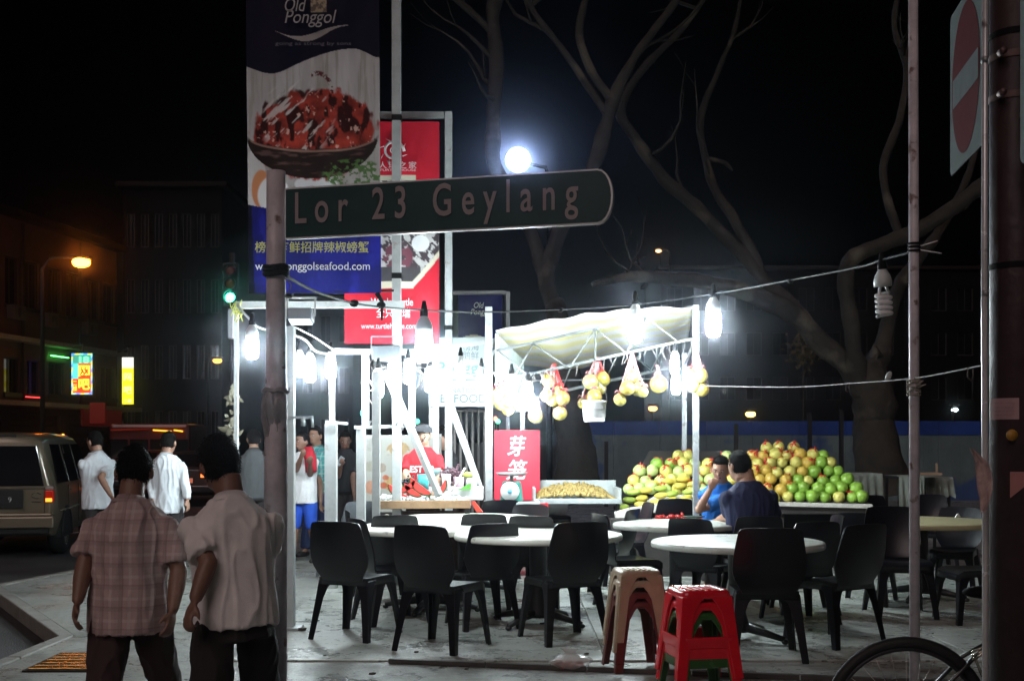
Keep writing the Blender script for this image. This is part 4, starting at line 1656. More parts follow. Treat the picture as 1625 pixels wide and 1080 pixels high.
# red panel with white characters
YR = 14.3
rb = thing('red_panel_sign', gz(820, YR), 'upright red panel with white brushed characters beside the scale', 'sign')
a, b = P(784, 682, YR), P(857, 812, YR)
mb = MB()
mb.box(((a.x + b.x) / 2, YR + .03, (a.z + .02) / 2), (b.x - a.x, .06, a.z - .02))
mb.build('panel', M('panel_red', (.62, .03, .06), .45, var=.08), rb, bevel=.006)
wr('芽', 820, 707, YR, 34, 30, txt_w, rb, bold=.004, shear=.2)
wr('笼', 820, 745, YR, 34, 34, txt_w, rb, bold=.004, shear=.2)

# ------------------------------------------------------------------ right stall: posts, sloping trusses, striped canopy
tsteel = M('truss_steel', (.13, .14, .14), .55, metal=.2, var=.25, scale=12)
cs = thing('canopy_stall', gz(945, 13.0), 'galvanised stall frame with a sloping striped canopy and truss beams', 'stall')
P1, P2 = 776, 1104.5
part_bar(cs, 'post', gz(776, 13.0), P(775.5, 487, 13.0), .078, steel)
part_bar(cs, 'post', gz(1104.5, 13.0), P(1104, 484, 13.0), .064, steel)
part_bar(cs, 'post', gz(829, 14.8), P(829, 640, 14.8), .058, steel)
part_bar(cs, 'post', gz(1086, 14.8), P(1086, 560, 14.8), .058, steel)
for (pa, pb, w) in (((782, 558, 12.97), (1100, 486, 12.97), .03), ((815, 599, 12.97), (1100, 537, 12.97), .03), ((830, 634, 14.8), (1085, 578, 14.8), .034), ((830, 604, 14.85), (1088, 600, 14.85), .018)):
    part_bar(cs, 'beam', P(*pa), P(*pb), w, tsteel)
# web rods of the truss
web = [(846, 545, 815, 600), (846, 545, 900, 582), (945, 521, 908, 578), (945, 521, 945, 572), (945, 521, 994, 560), (1025, 503, 994, 560), (1025, 503, 1075, 541), (790, 556, 836, 594)]
for x0, y0, x1, y1 in web:
    mb = MB()
    mb.tube([P(x0, y0, 12.95), P(x1, y1, 12.95)], .010, 6)
    mb.build('truss_rod', tsteel, cs)
for x0, y0, x1, y1 in ((909, 575, 894, 612), (978, 567, 964, 596), (1042, 550, 1042, 585), (1053, 549, 1032, 590), (1000, 560, 1036, 588)):
    mb = MB()
    mb.tube([P(x0, y0, 13.2), P(x1, y1, 14.4)], .009, 6)
    mb.build('truss_rod', tsteel, cs)
# side purlins front to back
for pa, pb in (((782, 558, 13), (829, 600, 14.8)), ((1104, 537, 13), (1086, 580, 14.8)), ((1104, 486, 13), (1086, 520, 14.8))):
    part_bar(cs, 'rail', P(*pa), P(*pb), .03, steel)

# canopy sheet: sagging tarpaulin, yellow and white stripes
a0, a1 = P(786, 524, 12.9), P(1100, 486, 12.9)     # front edge, left to right
b0, b1 = P(826, 575, 15.6), P(1092, 536, 15.6)     # back edge


def canopy_mesh():
    nu, nv = 60, 26
    vs = []
    U, V = np.meshgrid(np.linspace(0, 1, nu), np.linspace(0, 1, nv))
    for j in range(nv):
        for i in range(nu):
            u_, v_ = i / (nu - 1), j / (nv - 1)
            p = (a0 * (1 - u_) + a1 * u_) * (1 - v_) + (b0 * (1 - u_) + b1 * u_) * v_
            sag = -.10 * math.sin(math.pi * u_) * (.1 + .9 * v_) - .10 * math.exp(-((u_ - .27) / .2) ** 2) * v_ + .010 * math.sin(u_ * 31 + v_ * 5) + .02 * mnoise.noise(Vector((u_ * 7, v_ * 4, 1)))
            sag += .07 * math.sin(math.pi * u_) * (1 - v_) ** 3
            vs.append((p.x, p.y, p.z + sag))
    return vs, nu, nv, V


vs, nu, nv, V = canopy_mesh()
idx = np.arange(nu * nv).reshape(nv, nu)
a, b, c, d = idx[:-1, :-1].ravel(), idx[:-1, 1:].ravel(), idx[1:, 1:].ravel(), idx[1:, :-1].ravel()
base = root_loc(cs)
me = bpy.data.meshes.new('canopy')
me.from_pydata([(x - base.x, y - base.y, z - base.z) for x, y, z in vs], [], np.stack([a, b, c, d], 1).tolist())
att = me.color_attributes.new('Print', 'FLOAT_COLOR', 'POINT')
k = (V * 6) % 1
col = np.ones((nu * nv, 4), np.float32)
m_ = sstep(.55, .62, k) * sstep(1.0, .93, k)
col[:, :3] = mix(np.ones(V.shape + (3,)) * np.array([.78, .78, .74]), np.ones(3) * np.array([.74, .70, .36]), m_).reshape(-1, 3)
att.data.foreach_set('color', col.ravel())
me.polygons.foreach_set('use_smooth', [True] * len(me.polygons))
tarp = print_mat('canopy_tarpaulin', .5)
nt = tarp.node_tree
pb_ = nt.nodes['Principled BSDF']
tr_ = nt.nodes.new('ShaderNodeBsdfTranslucent')
at_ = [n for n in nt.nodes if n.type == 'ATTRIBUTE'][0]
nt.links.new(at_.outputs['Color'], tr_.inputs['Color'])
mxs = nt.nodes.new('ShaderNodeMixShader')
mxs.inputs[0].default_value = .35
nt.links.new(pb_.outputs[0], mxs.inputs[1])
nt.links.new(tr_.outputs[0], mxs.inputs[2])
nt.links.new(mxs.outputs[0], [n for n in nt.nodes if n.type == 'OUTPUT_MATERIAL'][0].inputs['Surface'])
me.materials.append(tarp)
o = bpy.data.objects.new('canopy', me)
C.objects.link(o)
o.parent = cs
sol = o.modifiers.new('thickness', 'SOLIDIFY')
sol.thickness = .006
# gathered side curtain at the left
mb = MB()
top0, top1 = P(786, 528, 12.95), P(829, 570, 14.7)
rr_ = []
for k in range(56):
    t = k / 55
    p = top0 * (1 - t) + top1 * t
    off = .035 * math.sin(k * 2.1)
    rr_.append([p + Vector((off * .5, 0, 0)), p + Vector((off, 0, -.3)), p + Vector((off * 1.1, 0, -.48 + .05 * math.sin(k * .9)))])
mb.rings(rr_, cap=False, closed=False)
mb.build('side_curtain', M('curtain_mesh', (.50, .58, .55), .6, var=.2, scale=20), cs)
mb = MB()
rnd = random.Random(31)
for k in range(30):
    t = rnd.random()
    q0 = P(820, 598, 12.94) * (1 - t) + P(1100, 537, 12.94) * t
    L_ = rnd.uniform(.05, .16)
    mb.tube([q0, q0 + Vector((rnd.uniform(-.02, .02), 0, -L_ * .5)), q0 + Vector((rnd.uniform(-.04, .04), 0, -L_))], .0045, 5)
mb.build('string_ties', wire_m, cs)['kind'] = 'stuff'

# ------------------------------------------------------------------ thin pole and big dark pole with traffic signs
tpz = gz(1452, 6.3)
tpo = thing('thin_pole', tpz, 'thin pinkish metal pole standing behind the bicycle wheel', 'pole')
mb = MB()
mb.tube([tpz, P(1449, -70, 6.3)], [.0275, .0245], 14)
mb.build('pole', rp, tpo)
mb = MB()
z = P(0, 392, 6.3)
for zz in (0, .018, -.02):
    mb.tube([(tpz.x - .003 + .03 * math.cos(q * .45), 6.3 + .03 * math.sin(q * .45), z.z + zz) for q in range(15)], .006, 6)
mb.build('wire_wrap', black_rub, tpo)
mb = MB()
mb.tube([P(1458, 391, 6.28), P(1488, 382, 6.25)], .0035, 6)
mb.tube([P(1458, 396, 6.28), P(1494, 402, 6.25)], .0035, 6)
mb.build('wire_end', M('bright_wire', (.8, .8, .8), .3), tpo)
mb = MB()
rnd = random.Random(5)
c = P(1450, 615, 6.3)
for k in range(7):
    mb.tube([(c.x + .034 * math.cos(q * .5), 6.3 + .034 * math.sin(q * .5), c.z + .04 * math.sin(q * .25 + k)) for q in range(13)], .004, 5)
for k in range(5):
    e = Vector((rnd.uniform(-.05, .05), -.03, rnd.uniform(-.03, .04)))
    mb.tube([c + Vector((0, -.03, 0)), c + Vector((0, -.03, 0)) + e], .0035, 5)
mb.build('string_knot', M('old_string', (.4, .36, .30), .8), tpo)
mb = MB()
mb.cyl((tpz.x, 6.3, .01), .07, .02, 14)
mb.build('base_plate', dp, tpo)

dark_pole = M('rusty_dark_pole', (0.040, 0.020, 0.022), .55, var=.35, scale=5, bump=.3, spots=((.04, .02, .02), 6, .55))
bx = P(1612, 0, 4.25)
big = thing('signal_pole', (bx.x, 4.25, 0), 'thick rusty dark pole with paper notices and a yellow sticker', 'pole')
mb = MB()
mb.tube([(bx.x, 4.25, 0), (bx.x, 4.25, 4.2)], .088, 28)
mb.build('pole', dark_pole, big)
for py in (45, 418):
    mb = MB()
    mb.tube([(bx.x, 4.25, P(0, py + 5, 4.16).z), (bx.x, 4.25, P(0, py - 5, 4.16).z)], .0905, 28, caps=False)
    mb.build('steel_band', black_rub, big)
for py in (82, 147):
    mb = MB()
    c = P(1590, py, 4.165)
    mb.tube([c + Vector((0, -.02, 0)), c + Vector((0, .02, 0))], .012, 8)
    mb.tube([(bx.x, 4.25, c.z - .012), (bx.x, 4.25, c.z + .012)], .0915, 28, caps=False)
    mb.build('sign_clamp', M('clamp_metal', (.16, .11, .1), .6, metal=.8), big)
# lit conduit beside it
cz = P(1564, 0, 4.37)
cd = thing('conduit', (cz.x, 4.36, 0), 'slim white conduit pipe along the left edge of the big pole', 'pipe')
mb = MB()
mb.tube([(cz.x, 4.37, 0), (cz.x, 4.37, 1.2), (cz.x - .004, 4.37, 2.0), (cz.x + .002, 4.37, 4.2)], .0125, 10)
mb.build('pipe', M('conduit_white', (.8, .82, .82), .25, metal=.3, spots=((.2, .18, .17), 12, .62)), cd)
for z in (.5, 1.28, 2.05, 2.9):
    mb = MB()
    mb.tube([(cz.x, 4.37, z), (cz.x, 4.37, z + .02)], .0165, 10)
    mb.build('pipe_clip', steel, cd)


def round_paper(px0, px1, py0, py1, mat, nm, lab, cat='notice', lift=.001, corner=None):
    """paper wrapped on the big pole"""
    R_ = .0885 + lift
    mb = MB()
    z_t, z_b = P(0, py0, 4.17).z, P(0, py1, 4.17).z

    def ang(px):
        x = P(px, 0, 4.18).x - bx.x
        return math.asin(max(-.999, min(.999, x / R_)))
    rows = []
    for j in range(2):
        z = z_t if j == 0 else z_b
        rows.append([Vector((bx.x + R_ * math.sin(a_), 4.25 - R_ * math.cos(a_), z)) for a_ in np.linspace(ang(px0), ang(px1), 10)])
    if corner:
        for k, q in enumerate(rows[1]):
            q.z += corner * (k / 9.0)
    mb.rings(rows, cap=False, closed=False)
    return tag(mb.build(nm, mat, None), lab, cat)


paper = M('stained_paper', (.42, .26, .27), .8, var=.15)
round_paper(1573, 1614, 631, 665, paper, 'paper_notice', 'small printed paper notice on the big dark pole', lift=.002)
mb = MB()
rnd = random.Random(3)
for row, py in enumerate((639, 646, 652, 658)):
    px = 1578
    while px < 1608:
        w_ = rnd.uniform(1.5, 4.5)
        a_, b_ = P(px, py, 4.152), P(px + w_, py, 4.152)
        mb.bar(a_, b_, .0008, .004 if row else .007, up=(0, 1, 0))
        px += w_ + rnd.uniform(1, 3)
tag(mb.build('faded_print', M('faded_ink', (.10, .06, .07), .8), None), 'faded unreadable lines printed on the paper notice', 'print')
round_paper(1570, 1582, 700, 752, M('pink_paper', (.36, .10, .14), .8), 'paper_strip', 'narrow pinkish paper strip below the notice on the pole', lift=.002)
round_paper(1602, 1632, 748, 790, M('pink_paper2', (.40, .18, .16), .8), 'torn_paper', 'torn triangular pink paper low on the big pole', lift=.002, corner=.06)
mb = MB()
c = P(1606, 690, 4.158)
mb.cyl((c.x, c.y, c.z), .020, .003, 18, axis='y')
st_ = mb.build('round_sticker', M('sticker_yellow', (.42, .22, .03), .5, spots=((.05, .02, .01), 25, .55)), None)
tag(st_, 'round yellow sticker on the big dark pole', 'sticker')
# rag of torn plastic hanging at the pole's left edge
mb = MB()
rnd = random.Random(8)
rows = []
for (px, py, w) in ((1541, 712, 3), (1549, 722, 6), (1556, 732, 9), (1560, 745, 12), (1562, 760, 13), (1563, 775, 12), (1563, 790, 9), (1562, 802, 7), (1559, 812, 3)):
    r_ = []
    for k in range(6):
        r_.append(P(px - w + 2 * w * k / 5, py + rnd.uniform(-2, 2), 4.2 + rnd.uniform(-.015, .015)))
    rows.append(r_)
mb.rings(rows, cap=False, closed=False)
tag(mb.build('torn_plastic', M('rag_pink', (.42, .30, .28), .6, var=.35, scale=25), None), 'ragged torn plastic sheet tied to the left edge of the big pole', 'plastic sheet')

# no entry sign, seen almost edge on, on an arm of the big pole
q0, q1 = P(1508, 0, 4.98), P(1559.5, 0, 4.42)
ns = thing('no_entry_sign', (q1.x, q1.y, 2.6), 'white square plate with a red no entry disc seen at a steep angle', 'traffic sign')
ax = Vector((q1.x - q0.x, q1.y - q0.y, 0))
Ls = ax.length
ax.normalize()
nx_ = Vector((-ax.y, ax.x, 0))
if nx_.x > 0: nx_ = -nx_


def plate(cx0, cy0, w, h, r, off, th, n=6):
    pts = []
    for (sx, sy, a0_) in ((1, 1, 0), (-1, 1, 90), (-1, -1, 180), (1, -1, 270)):
        for k in range(n + 1):
            a_ = rad(a0_ + 90 * k / n)
            pts.append((cx0 + sx * (w / 2 - r) + r * math.cos(a_), cy0 + sy * (h / 2 - r) + r * math.sin(a_)))
    return pts


cen = (Vector((q0.x, q0.y, 0)) + Vector((q1.x, q1.y, 0))) / 2
zb = 2.618
hh = .66


def on_plane(pts, off):
    return [cen + ax * x + nx_ * off + Vector((0, 0, z)) for x, z in pts]


mb = MB()
mb.prism(on_plane(plate(0, zb + hh / 2, Ls, hh, .03, 0, 0), 0), (0, 0, 0), -nx_ * .004)
mb.build('sign_plate', M('sign_plate_white', (.16, .185, .18), .85, spec=.05, var=.1, scale=5), ns)
mb = MB()
pts = [(Ls * .43 * math.cos(rad(a_)), zb + hh / 2 + .292 * math.sin(rad(a_))) for a_ in range(0, 360, 8)]
mb.prism(on_plane(pts, .0015), (0, 0, 0), -nx_ * .001)
mb.build('red_disc', M('sign_red', (.095, .003, .007), .85, spec=.05, var=.15, scale=4), ns)
mb = MB()
mb.prism(on_plane(plate(0, zb + hh / 2 - .01, Ls * .78, .115, .008, 0, 0), .003), (0, 0, 0), -nx_ * .001)
mb.build('white_bar', M('sign_bar_white', (.16, .18, .18), .85, spec=.05), ns)
mb = MB()
for z in (zb + .18, zb + .42):
    mb.bar(Vector((q1.x + .02, q1.y - .02, z)), Vector((bx.x, 4.25, z)), .03)
    mb.bar(cen - ax * Ls * .4 - nx_ * .015 + Vector((0, 0, z)), cen + ax * Ls * .5 - nx_ * .015 + Vector((0, 0, z)), .02)
mb.build('bracket', dp, ns)
# second plate on the right of the pole
q2, q3 = P(1619, 0, 4.05), P(1700, 0, 3.75)
n2 = thing('sign_plate', (q2.x, q2.y, 2.4), 'pale blank sign plate cut by the right edge of the picture', 'traffic sign')
ax = Vector((q3.x - q2.x, q3.y - q2.y, 0))
Ls = ax.length
ax.normalize()
nx_ = Vector((ax.y, -ax.x, 0))
cen = (Vector((q2.x, q2.y, 0)) + Vector((q3.x, q3.y, 0))) / 2
mb = MB()
zb2 = P(0, 262, 4.05).z
mb.prism(on_plane(plate(0, zb2 + .29, Ls, .58, .03, 0, 0), 0), (0, 0, 0), -nx_ * .004)
mb.build('plate', M('sign_plate_white2', (.30, .38, .38), .35, var=.1), n2)
mb = MB()
for z in (zb2 + .2, zb2 + .38):
    mb.bar((bx.x, 4.25, z), (cen.x, cen.y + .02, z), .02)
mb.build('bracket', dp, n2)
# ------------------------------------------------------------------ furniture
plast = M('chair_plastic', (0.006, 0.006, 0.009), 0.3, spec=.5, var=0)
plast_g = M('chair_plastic_grey', (0.10, 0.11, 0.12), 0.38, var=.15, scale=14)


def make_chair(mat, ribs=False):
    t = thing('plastic_chair', (0, 0, 0), 'chair', 'chair')
    # seat pan: dished, rolled down at the front
    nu, nv = 11, 10
    W2, D0, D1 = .215, -.20, .23

    def seat_pt(i, j, dz):
        u_, v_ = i / (nu - 1) * 2 - 1, j / (nv - 1)
        y = D0 + (D1 - D0) * v_
        w = W2 * (1 - .10 * (1 - v_)) * (1 - .06 * max(0, v_ - .85) / .15)
        x = u_ * w
        z = .445 - .018 * (1 - u_ * u_) * math.sin(math.pi * min(1, v_ * 1.05)) - .03 * max(0, v_ - .82) ** 2 / .0324 + dz
        return (x, y, z)
    mb = MB()
    top = [[seat_pt(i, j, 0) for i in range(nu)] for j in range(nv)]
    bot = [[seat_pt(i, j, -.012) for i in range(nu)] for j in range(nv)]
    mb.rings(top, cap=False, closed=False)
    mb.rings(bot, cap=False, closed=False)
    # apron
    loop = [(0, 0)]
    edge = [seat_pt(i, 0, 0) for i in range(nu)] + [seat_pt(nu - 1, j, 0) for j in range(1, nv)] + [seat_pt(i, nv - 1, 0) for i in range(nu - 2, -1, -1)] + [seat_pt(0, j, 0) for j in range(nv - 2, 0, -1)]
    low = [(x * 1.01, y * 1.01, z - .055) for x, y, z in edge]
    inn = [(x * .97, y * .97, z - .055) for x, y, z in edge]
    mb.rings([edge, low, inn, [(x * .96, y * .96, z - .013) for x, y, z in edge]], cap=False, closed=True)
    mb.build('seat', mat, t, world=False)
    # backrest shell
    mb = MB()
    nz, nx = 14, 13
    prof = [(.0, .160, .0), (.08, .176, -.018), (.2, .212, -.03), (.35, .232, -.045), (.55, .228, -.065), (.75, .214, -.085), (.9, .202, -.10), (.97, .196, -.106), (1.0, .186, -.108)]

    def bw(t_):
        for k in range(len(prof) - 1):
            if prof[k][0] <= t_ <= prof[k + 1][0]:
                f = (t_ - prof[k][0]) / (prof[k + 1][0] - prof[k][0])
                return prof[k][1] * (1 - f) + prof[k + 1][1] * f, prof[k][2] * (1 - f) + prof[k + 1][2] * f
    fr, bk = [], []
    for j in range(nz):
        t_ = j / (nz - 1)
        w, yo = bw(t_)
        a_, b_ = [], []
        for i in range(nx):
            u_ = i / (nx - 1) * 2 - 1
            y = -.195 + yo - .045 * (1 - u_ * u_) * (.5 + .5 * math.sin(math.pi * t_))
            z = .425 + .43 * t_ - (.0 if t_ < 1 else .012 * u_ ** 4)
            rb_ = .006 * (math.cos(u_ * 22) > .3) * (abs(u_) < .6) * (.15 < t_ < .85) if ribs else 0
            a_.append((u_ * w, y, z))
            b_.append((u_ * w, y - .012 - rb_, z))
        fr.append(a_)
        bk.append(b_)
    mb.rings(fr, cap=False, closed=False)
    mb.rings(bk, cap=False, closed=False)
    eg = [[r[0] for r in fr], [r[0] for r in bk]]
    mb.rings(eg, cap=False, closed=False)
    mb.rings([[r[-1] for r in fr], [r[-1] for r in bk]], cap=False, closed=False)
    mb.rings([fr[-1], bk[-1]], cap=False, closed=False)
    mb.rings([fr[0], bk[0]], cap=False, closed=False)
    # side flanges running into the seat
    for s in (-1, 1):
        mb.prism([(s * .165, -.2, .43), (s * .19, -.12, .445), (s * .196, -.08, .40), (s * .18, -.2, .40)], (0, 0, 0), (s * .012, 0, 0))
    mb.build('backrest', mat, t, world=False)
    for sx in (-1, 1):
        for sy in (-1, 1):
            mb = MB()
            tx, ty = sx * .182, (.195 if sy > 0 else -.175)
            fx, fy = sx * .225, (.235 if sy > 0 else -.255)
            rows = []
            for (z, k, wd) in ((.425, 0, .125), (.37, .12, .085), (.30, .28, .064), (.15, .64, .052), (0, 1, .044)):
                cx_, cy_ = tx + (fx - tx) * k, ty + (fy - ty) * k
                # L-shaped channel leg with the corner outward
                ox, oy = cx_ + sx * .02, cy_ + sy * .02
                w2 = wd
                t2 = .008
                rows.append([(ox, oy, z), (ox - sx * w2, oy, z), (ox - sx * w2, oy - sy * t2, z), (ox - sx * t2, oy - sy * t2, z), (ox - sx * t2, oy - sy * w2, z), (ox, oy - sy * w2, z)])
            mb.rings(rows, cap=True, closed=True, smooth=False)
            mb.build('leg', mat, t, world=False, bevel=.004)
    return t


chairA = make_chair(plast)
chairB = make_chair(plast, True)
chairG = make_chair(plast_g)
usedc = {}


def chair(px, py_base, rz, lab, proto='A', z=0.016, grp='plastic chairs around the round tables', Y=None, sc=1.0, px_at=None):
    src = {'A': chairA, 'B': chairB, 'G': chairG}[proto]
    o = copy_tree(src) if usedc.get(proto) else src
    usedc[proto] = True
    p = G(px, py_base, z) if Y is None else Vector((P(px, 700, Y).x, Y, z))
    place(o, (p.x, p.y, z), rad(rz), lab, grp, sc)
    return o


# px: column of the chair centre, base row of its feet centre
chair(566, 1008, -22, 'black chair nearest the white post, seen from behind', sc=1.06)
chair(703, 1026, -26, 'big black chair left of centre in the front row, back to the camera', sc=1.07)
chair(893, 1014, 22, 'black chair with ribbed back in the middle of the front row', 'B', sc=1.07)
chair(1212, 1040, -4, 'black chair right behind the red stools, hiding the seated man', sc=1.08)
chair(1322, 1018, 30, 'black chair right of the red stools and left of the thin pole', sc=1.06)
chair(1428, 975, 176, 'glossy black chair behind the thin pole, facing the camera', sc=1.08)
chair(1545, 985, 95, 'black chair half hidden by the big dark pole', sc=1.0)
chair(1515, 940, 150, 'black chair behind the big pole with its arch of legs showing', sc=.98)
chair(628, 962, 4, 'black chair behind the big front chair, at the second table', sc=1.0)
chair(772, 958, -3, 'black chair left of the centre table pedestal', sc=1.0)
chair(826, 930, 158, 'black chair beyond the centre table, facing the camera', sc=.98)
chair(550, 915, 40, 'pale grey chair back behind the leftmost black chair', 'G', sc=1.0)
chair(604, 950, -78, 'black chair seen from the side, right of the leftmost chair')
chair(690, 905, 170, 'black chair with only its back top showing behind the second table')
chair(700, 888, 10, 'black chair between the two left white table tops', sc=1.02)
chair(780, 915, 20, 'black chair right of the second table, back edge over the white top', sc=1.02)
chair(958, 945, 65, 'black chair at the right edge of the centre table')
chair(1000, 962, -72, 'black chair turned sideways behind the tan stools')
chair(880, 868, 185, 'shiny dark chair facing out in front of the longan tray')
chair(1165, 930, 178, 'black chair under the man in the bright blue shirt', sc=1.0, Y=12.55)
chair(1192, 968, 2, 'black chair under the man in the navy shirt', Y=10.75)
chair(820, 880, 5, 'black chair by the red panel sign', Y=13.6)
chair(1406, 868, 200, 'black chair beyond the right table, by the cloth covered stand', Y=14.2)
chair(1482, 875, 172, 'black chair between the pale cloths at the right', Y=14.4)
chair(1275, 960, 90, 'black chair side on between the two right front chairs', Y=10.6)

chair(622, 985, -62, 'black chair turned sideways between the two left front chairs', sc=1.02)
chair(765, 992, 20, 'black chair just right of the big front chair, half under the table', sc=1.0)
chair(860, 965, -20, 'black chair behind the ribbed chair, beside the table pedestal')
chair(985, 925, 100, 'black chair side on between the centre table and the worn table')
chair(1060, 905, 8, 'black chair in front of the low bench, left of the seated men')
chair(1120, 975, -35, 'black chair behind the red stools, left of the big chair')
chair(1268, 985, 15, 'black chair filling the gap between the two right front chairs')
chair(1375, 955, -28, 'black chair left of the thin pole, behind the front row')

top_m = M('table_white', (0.78, 0.79, 0.70), 0.35, var=.08, scale=5, spots=((.5, .5, .42), 7, .64))
top_old = M('table_worn', (0.55, 0.58, 0.52), 0.4, var=.2, scale=4, spots=((.3, .3, .25), 8, .58))
top_y = M('table_yellowed', (0.42, 0.38, 0.22), 0.4, var=.15, scale=4)
ped = M('table_pedestal', (0.02, 0.02, 0.022), 0.4)


def make_table(mat, D=1.38):
    t = thing('round_table', (0, 0, 0), 'table', 'table')
    R_ = D / 2
    mb = MB()
    mb.lathe([(0.001, .75), (R_ - .03, .75), (R_ - .008, .745), (R_, .733), (R_, .708), (R_ - .006, .700), (R_ - .05, .698), (R_ - .055, .722), (.001, .722)], seg=56)
    mb.build('table_top', mat, t, world=False)
    mb = MB()
    mb.lathe([(.001, .721), (.16, .720), (.17, .70), (.075, .66), (.068, .2), (.10, .1), (.10, .06), (.001, .06)], seg=20)
    mb.build('column', ped, t, world=False)
    for k in range(4):
        a_ = rad(45 + 90 * k)
        mb = MB()
        mb.tube([(.06 * math.cos(a_), .06 * math.sin(a_), .1), (.25 * math.cos(a_), .25 * math.sin(a_), .07), (.42 * math.cos(a_), .42 * math.sin(a_), .035)], [.038, .03, .02], 8)
        mb.ell((.42 * math.cos(a_), .42 * math.sin(a_), .02), (.028, .028, .02), 8, 6)
        mb.build('foot', ped, t, world=False)
    return t


tw, to_, ty_ = make_table(top_m), make_table(top_old), make_table(top_y)


def table(src, new, px, py, D, lab, rz=0, z=.016):
    """px, py: the centre of the table top in the picture"""
    o = copy_tree(src) if new else src
    s = (py - HY) / (EYE - .766)
    x, Y = (px - CX) / s, FOC / s
    k = D / 1.38
    place(o, (x, Y, z), rad(rz), lab, 'round tables of the food stall', (k, k, 1))
    return o


table(tw, False, 854, 845, 1.39, 'bright white round table in the centre, with a chair before it', 10)
table(tw, True, 684, 834, 1.42, 'white round table behind the two left front chairs', 30)
table(tw, True, 738, 820, 1.44, 'farthest white round table, in front of the fruit counter', 50)
table(to_, False, 1072, 829, 1.16, 'worn grey white round table where the two men sit', 20)
table(to_, True, 1170, 857, 1.31, 'round grey white table in front of the navy shirted man', 5)
table(ty_, False, 1460, 825, 1.40, 'yellowish round table behind the thin pole', 12)

# small things on the tables
mb = MB()
c = P(1101, 824, 11.75)
c.z = .768
mb.lathe([(.001, 0), (.07, 0), (.11, .016), (.112, .02), (.075, .008), (.001, .006)], c, 24)
tag(mb.build('plate', M('plate_green', (.03, .06, .045), .3), None), 'dark green plate on the worn table by the elbow of the man in blue', 'plate')
mb = MB()
c = P(1521, 822, 11.9)
c.z = .768
mb.prism([c + Vector((-.03, 0, 0)), c + Vector((.03, .02, 0)), c + Vector((.01, .02, .035)), c + Vector((-.01, 0, .03))], (0, 0, 0), (0, .02, 0))
tag(mb.build('tissue', M('tissue_white', (.75, .75, .73), .8), None), 'small crumpled white tissue on the yellowish table', 'tissue')

# ---- stools
stool_tan = M('stool_tan', (0.42, 0.31, 0.21), 0.35, var=.12, coat=.2)
stool_brn = M('stool_maroon', (0.12, 0.022, 0.020), 0.35, var=.12, coat=.2)
stool_red = M('stool_red', (0.70, 0.010, 0.022), 0.18, var=.1, coat=.6)
stool_grn = M('stool_green', (0.03, 0.10, 0.02), 0.25, var=.1, coat=.4)


def make_stool(mat, bars):
    t = thing('plastic_stool', (0, 0, 0), 'stool', 'stool')
    H_ = .46
    a_, b_ = .135, .185   # half widths at top and foot
    mb = MB()
    rr = []
    for (k, z) in ((.80, H_ - .004), (.93, H_), (1.0, H_ - .012), (1.03, H_ - .04), (1.0, H_ - .045), (.94, H_ - .012)):
        r_ = a_ * k
        c_ = []
        for (sx, sy, a0_) in ((1, 1, 0), (-1, 1, 90), (-1, -1, 180), (1, -1, 270)):
            for q in range(4):
                an = rad(a0_ + 30 * q)
                c_.append((sx * (r_ - .035) + .035 * math.cos(an), sy * (r_ - .035) + .035 * math.sin(an), z))
        rr.append(c_)
    rr.reverse()
    mb.rings(rr, cap=False, closed=True)
    mb.add([(x, y, H_ - .005) for x, y, z in rr[-1]], [tuple(range(16))], False)
    mb.build('seat', mat, t, world=False)
    # raised slats of the seat top
    mb = MB()
    for k in range(5):
        mb.box((-.07 + k * .035, 0, H_ - .003), (.018, .15, .008))
    mb.build('seat_slats', mat, t, world=False)
    for sx in (-1, 1):
        for sy in (-1, 1):
            mb = MB()
            rows = []
            for (z, wd) in ((H_ - .03, .125), (H_ - .07, .095), (H_ - .12, .072), (.2, .062), (0, .052)):
                k = 1 - z / H_
                o_ = (a_ + (b_ - a_) * k)
                ox, oy = sx * o_, sy * o_
                t2 = .010
                rows.append([(ox, oy, z), (ox - sx * wd, oy, z), (ox - sx * wd, oy - sy * t2, z), (ox - sx * t2, oy - sy * t2, z), (ox - sx * t2, oy - sy * wd, z), (ox, oy - sy * wd, z)])
            mb.rings(rows, cap=True, closed=True, smooth=False)
            mb.build('leg', mat, t, world=False, bevel=.007)
    if bars:
        for k in range(4):
            R_ = Matrix.Rotation(rad(90 * k), 3, 'Z')
            z = .19
            o_ = a_ + (b_ - a_) * (1 - z / H_)
            mb = MB()
            mb.box(R_ @ Vector((0, -o_ + .007, z)), (2 * o_ - .07, .012, .06), R_)
            mb.build('crossbar', mat, t, world=False, bevel=.005)
    return t


sT, sM, sR, sGn = make_stool(stool_tan, False), make_stool(stool_brn, False), make_stool(stool_red, True), make_stool(stool_grn, True)
s1 = G(1008, 1062, .016)
s1 = Vector((P(1008, 0, 7.95).x, 7.95, .016))
place(sM, s1, rad(10), 'maroon stool at the bottom of the tan topped stack', 'stacked stools in the front')
c = copy_tree(sM)
place(c, s1 + Vector((.004, -.003, .062)), rad(9), 'second maroon stool from the floor in the tan topped stack', 'stacked stools in the front')
place(sT, s1 + Vector((0, 0, .135)), rad(7), 'lower tan stool stacked on the maroon ones', 'stacked stools in the front')
c = copy_tree(sT)
place(c, s1 + Vector((.006, .004, .20)), rad(10), 'topmost tan stool of the stack behind the red stools', 'stacked stools in the front')
s2 = Vector((P(1108, 0, 7.2).x, 7.2, .016))
place(sGn, s2, rad(12), 'green stool at the bottom, showing through the red stools', 'stacked stools in the front', 1.08)
c = copy_tree(sR)
place(sR, s2 + Vector((0, 0, .05)), rad(11), 'lower red stool over the green one', 'stacked stools in the front', 1.1)
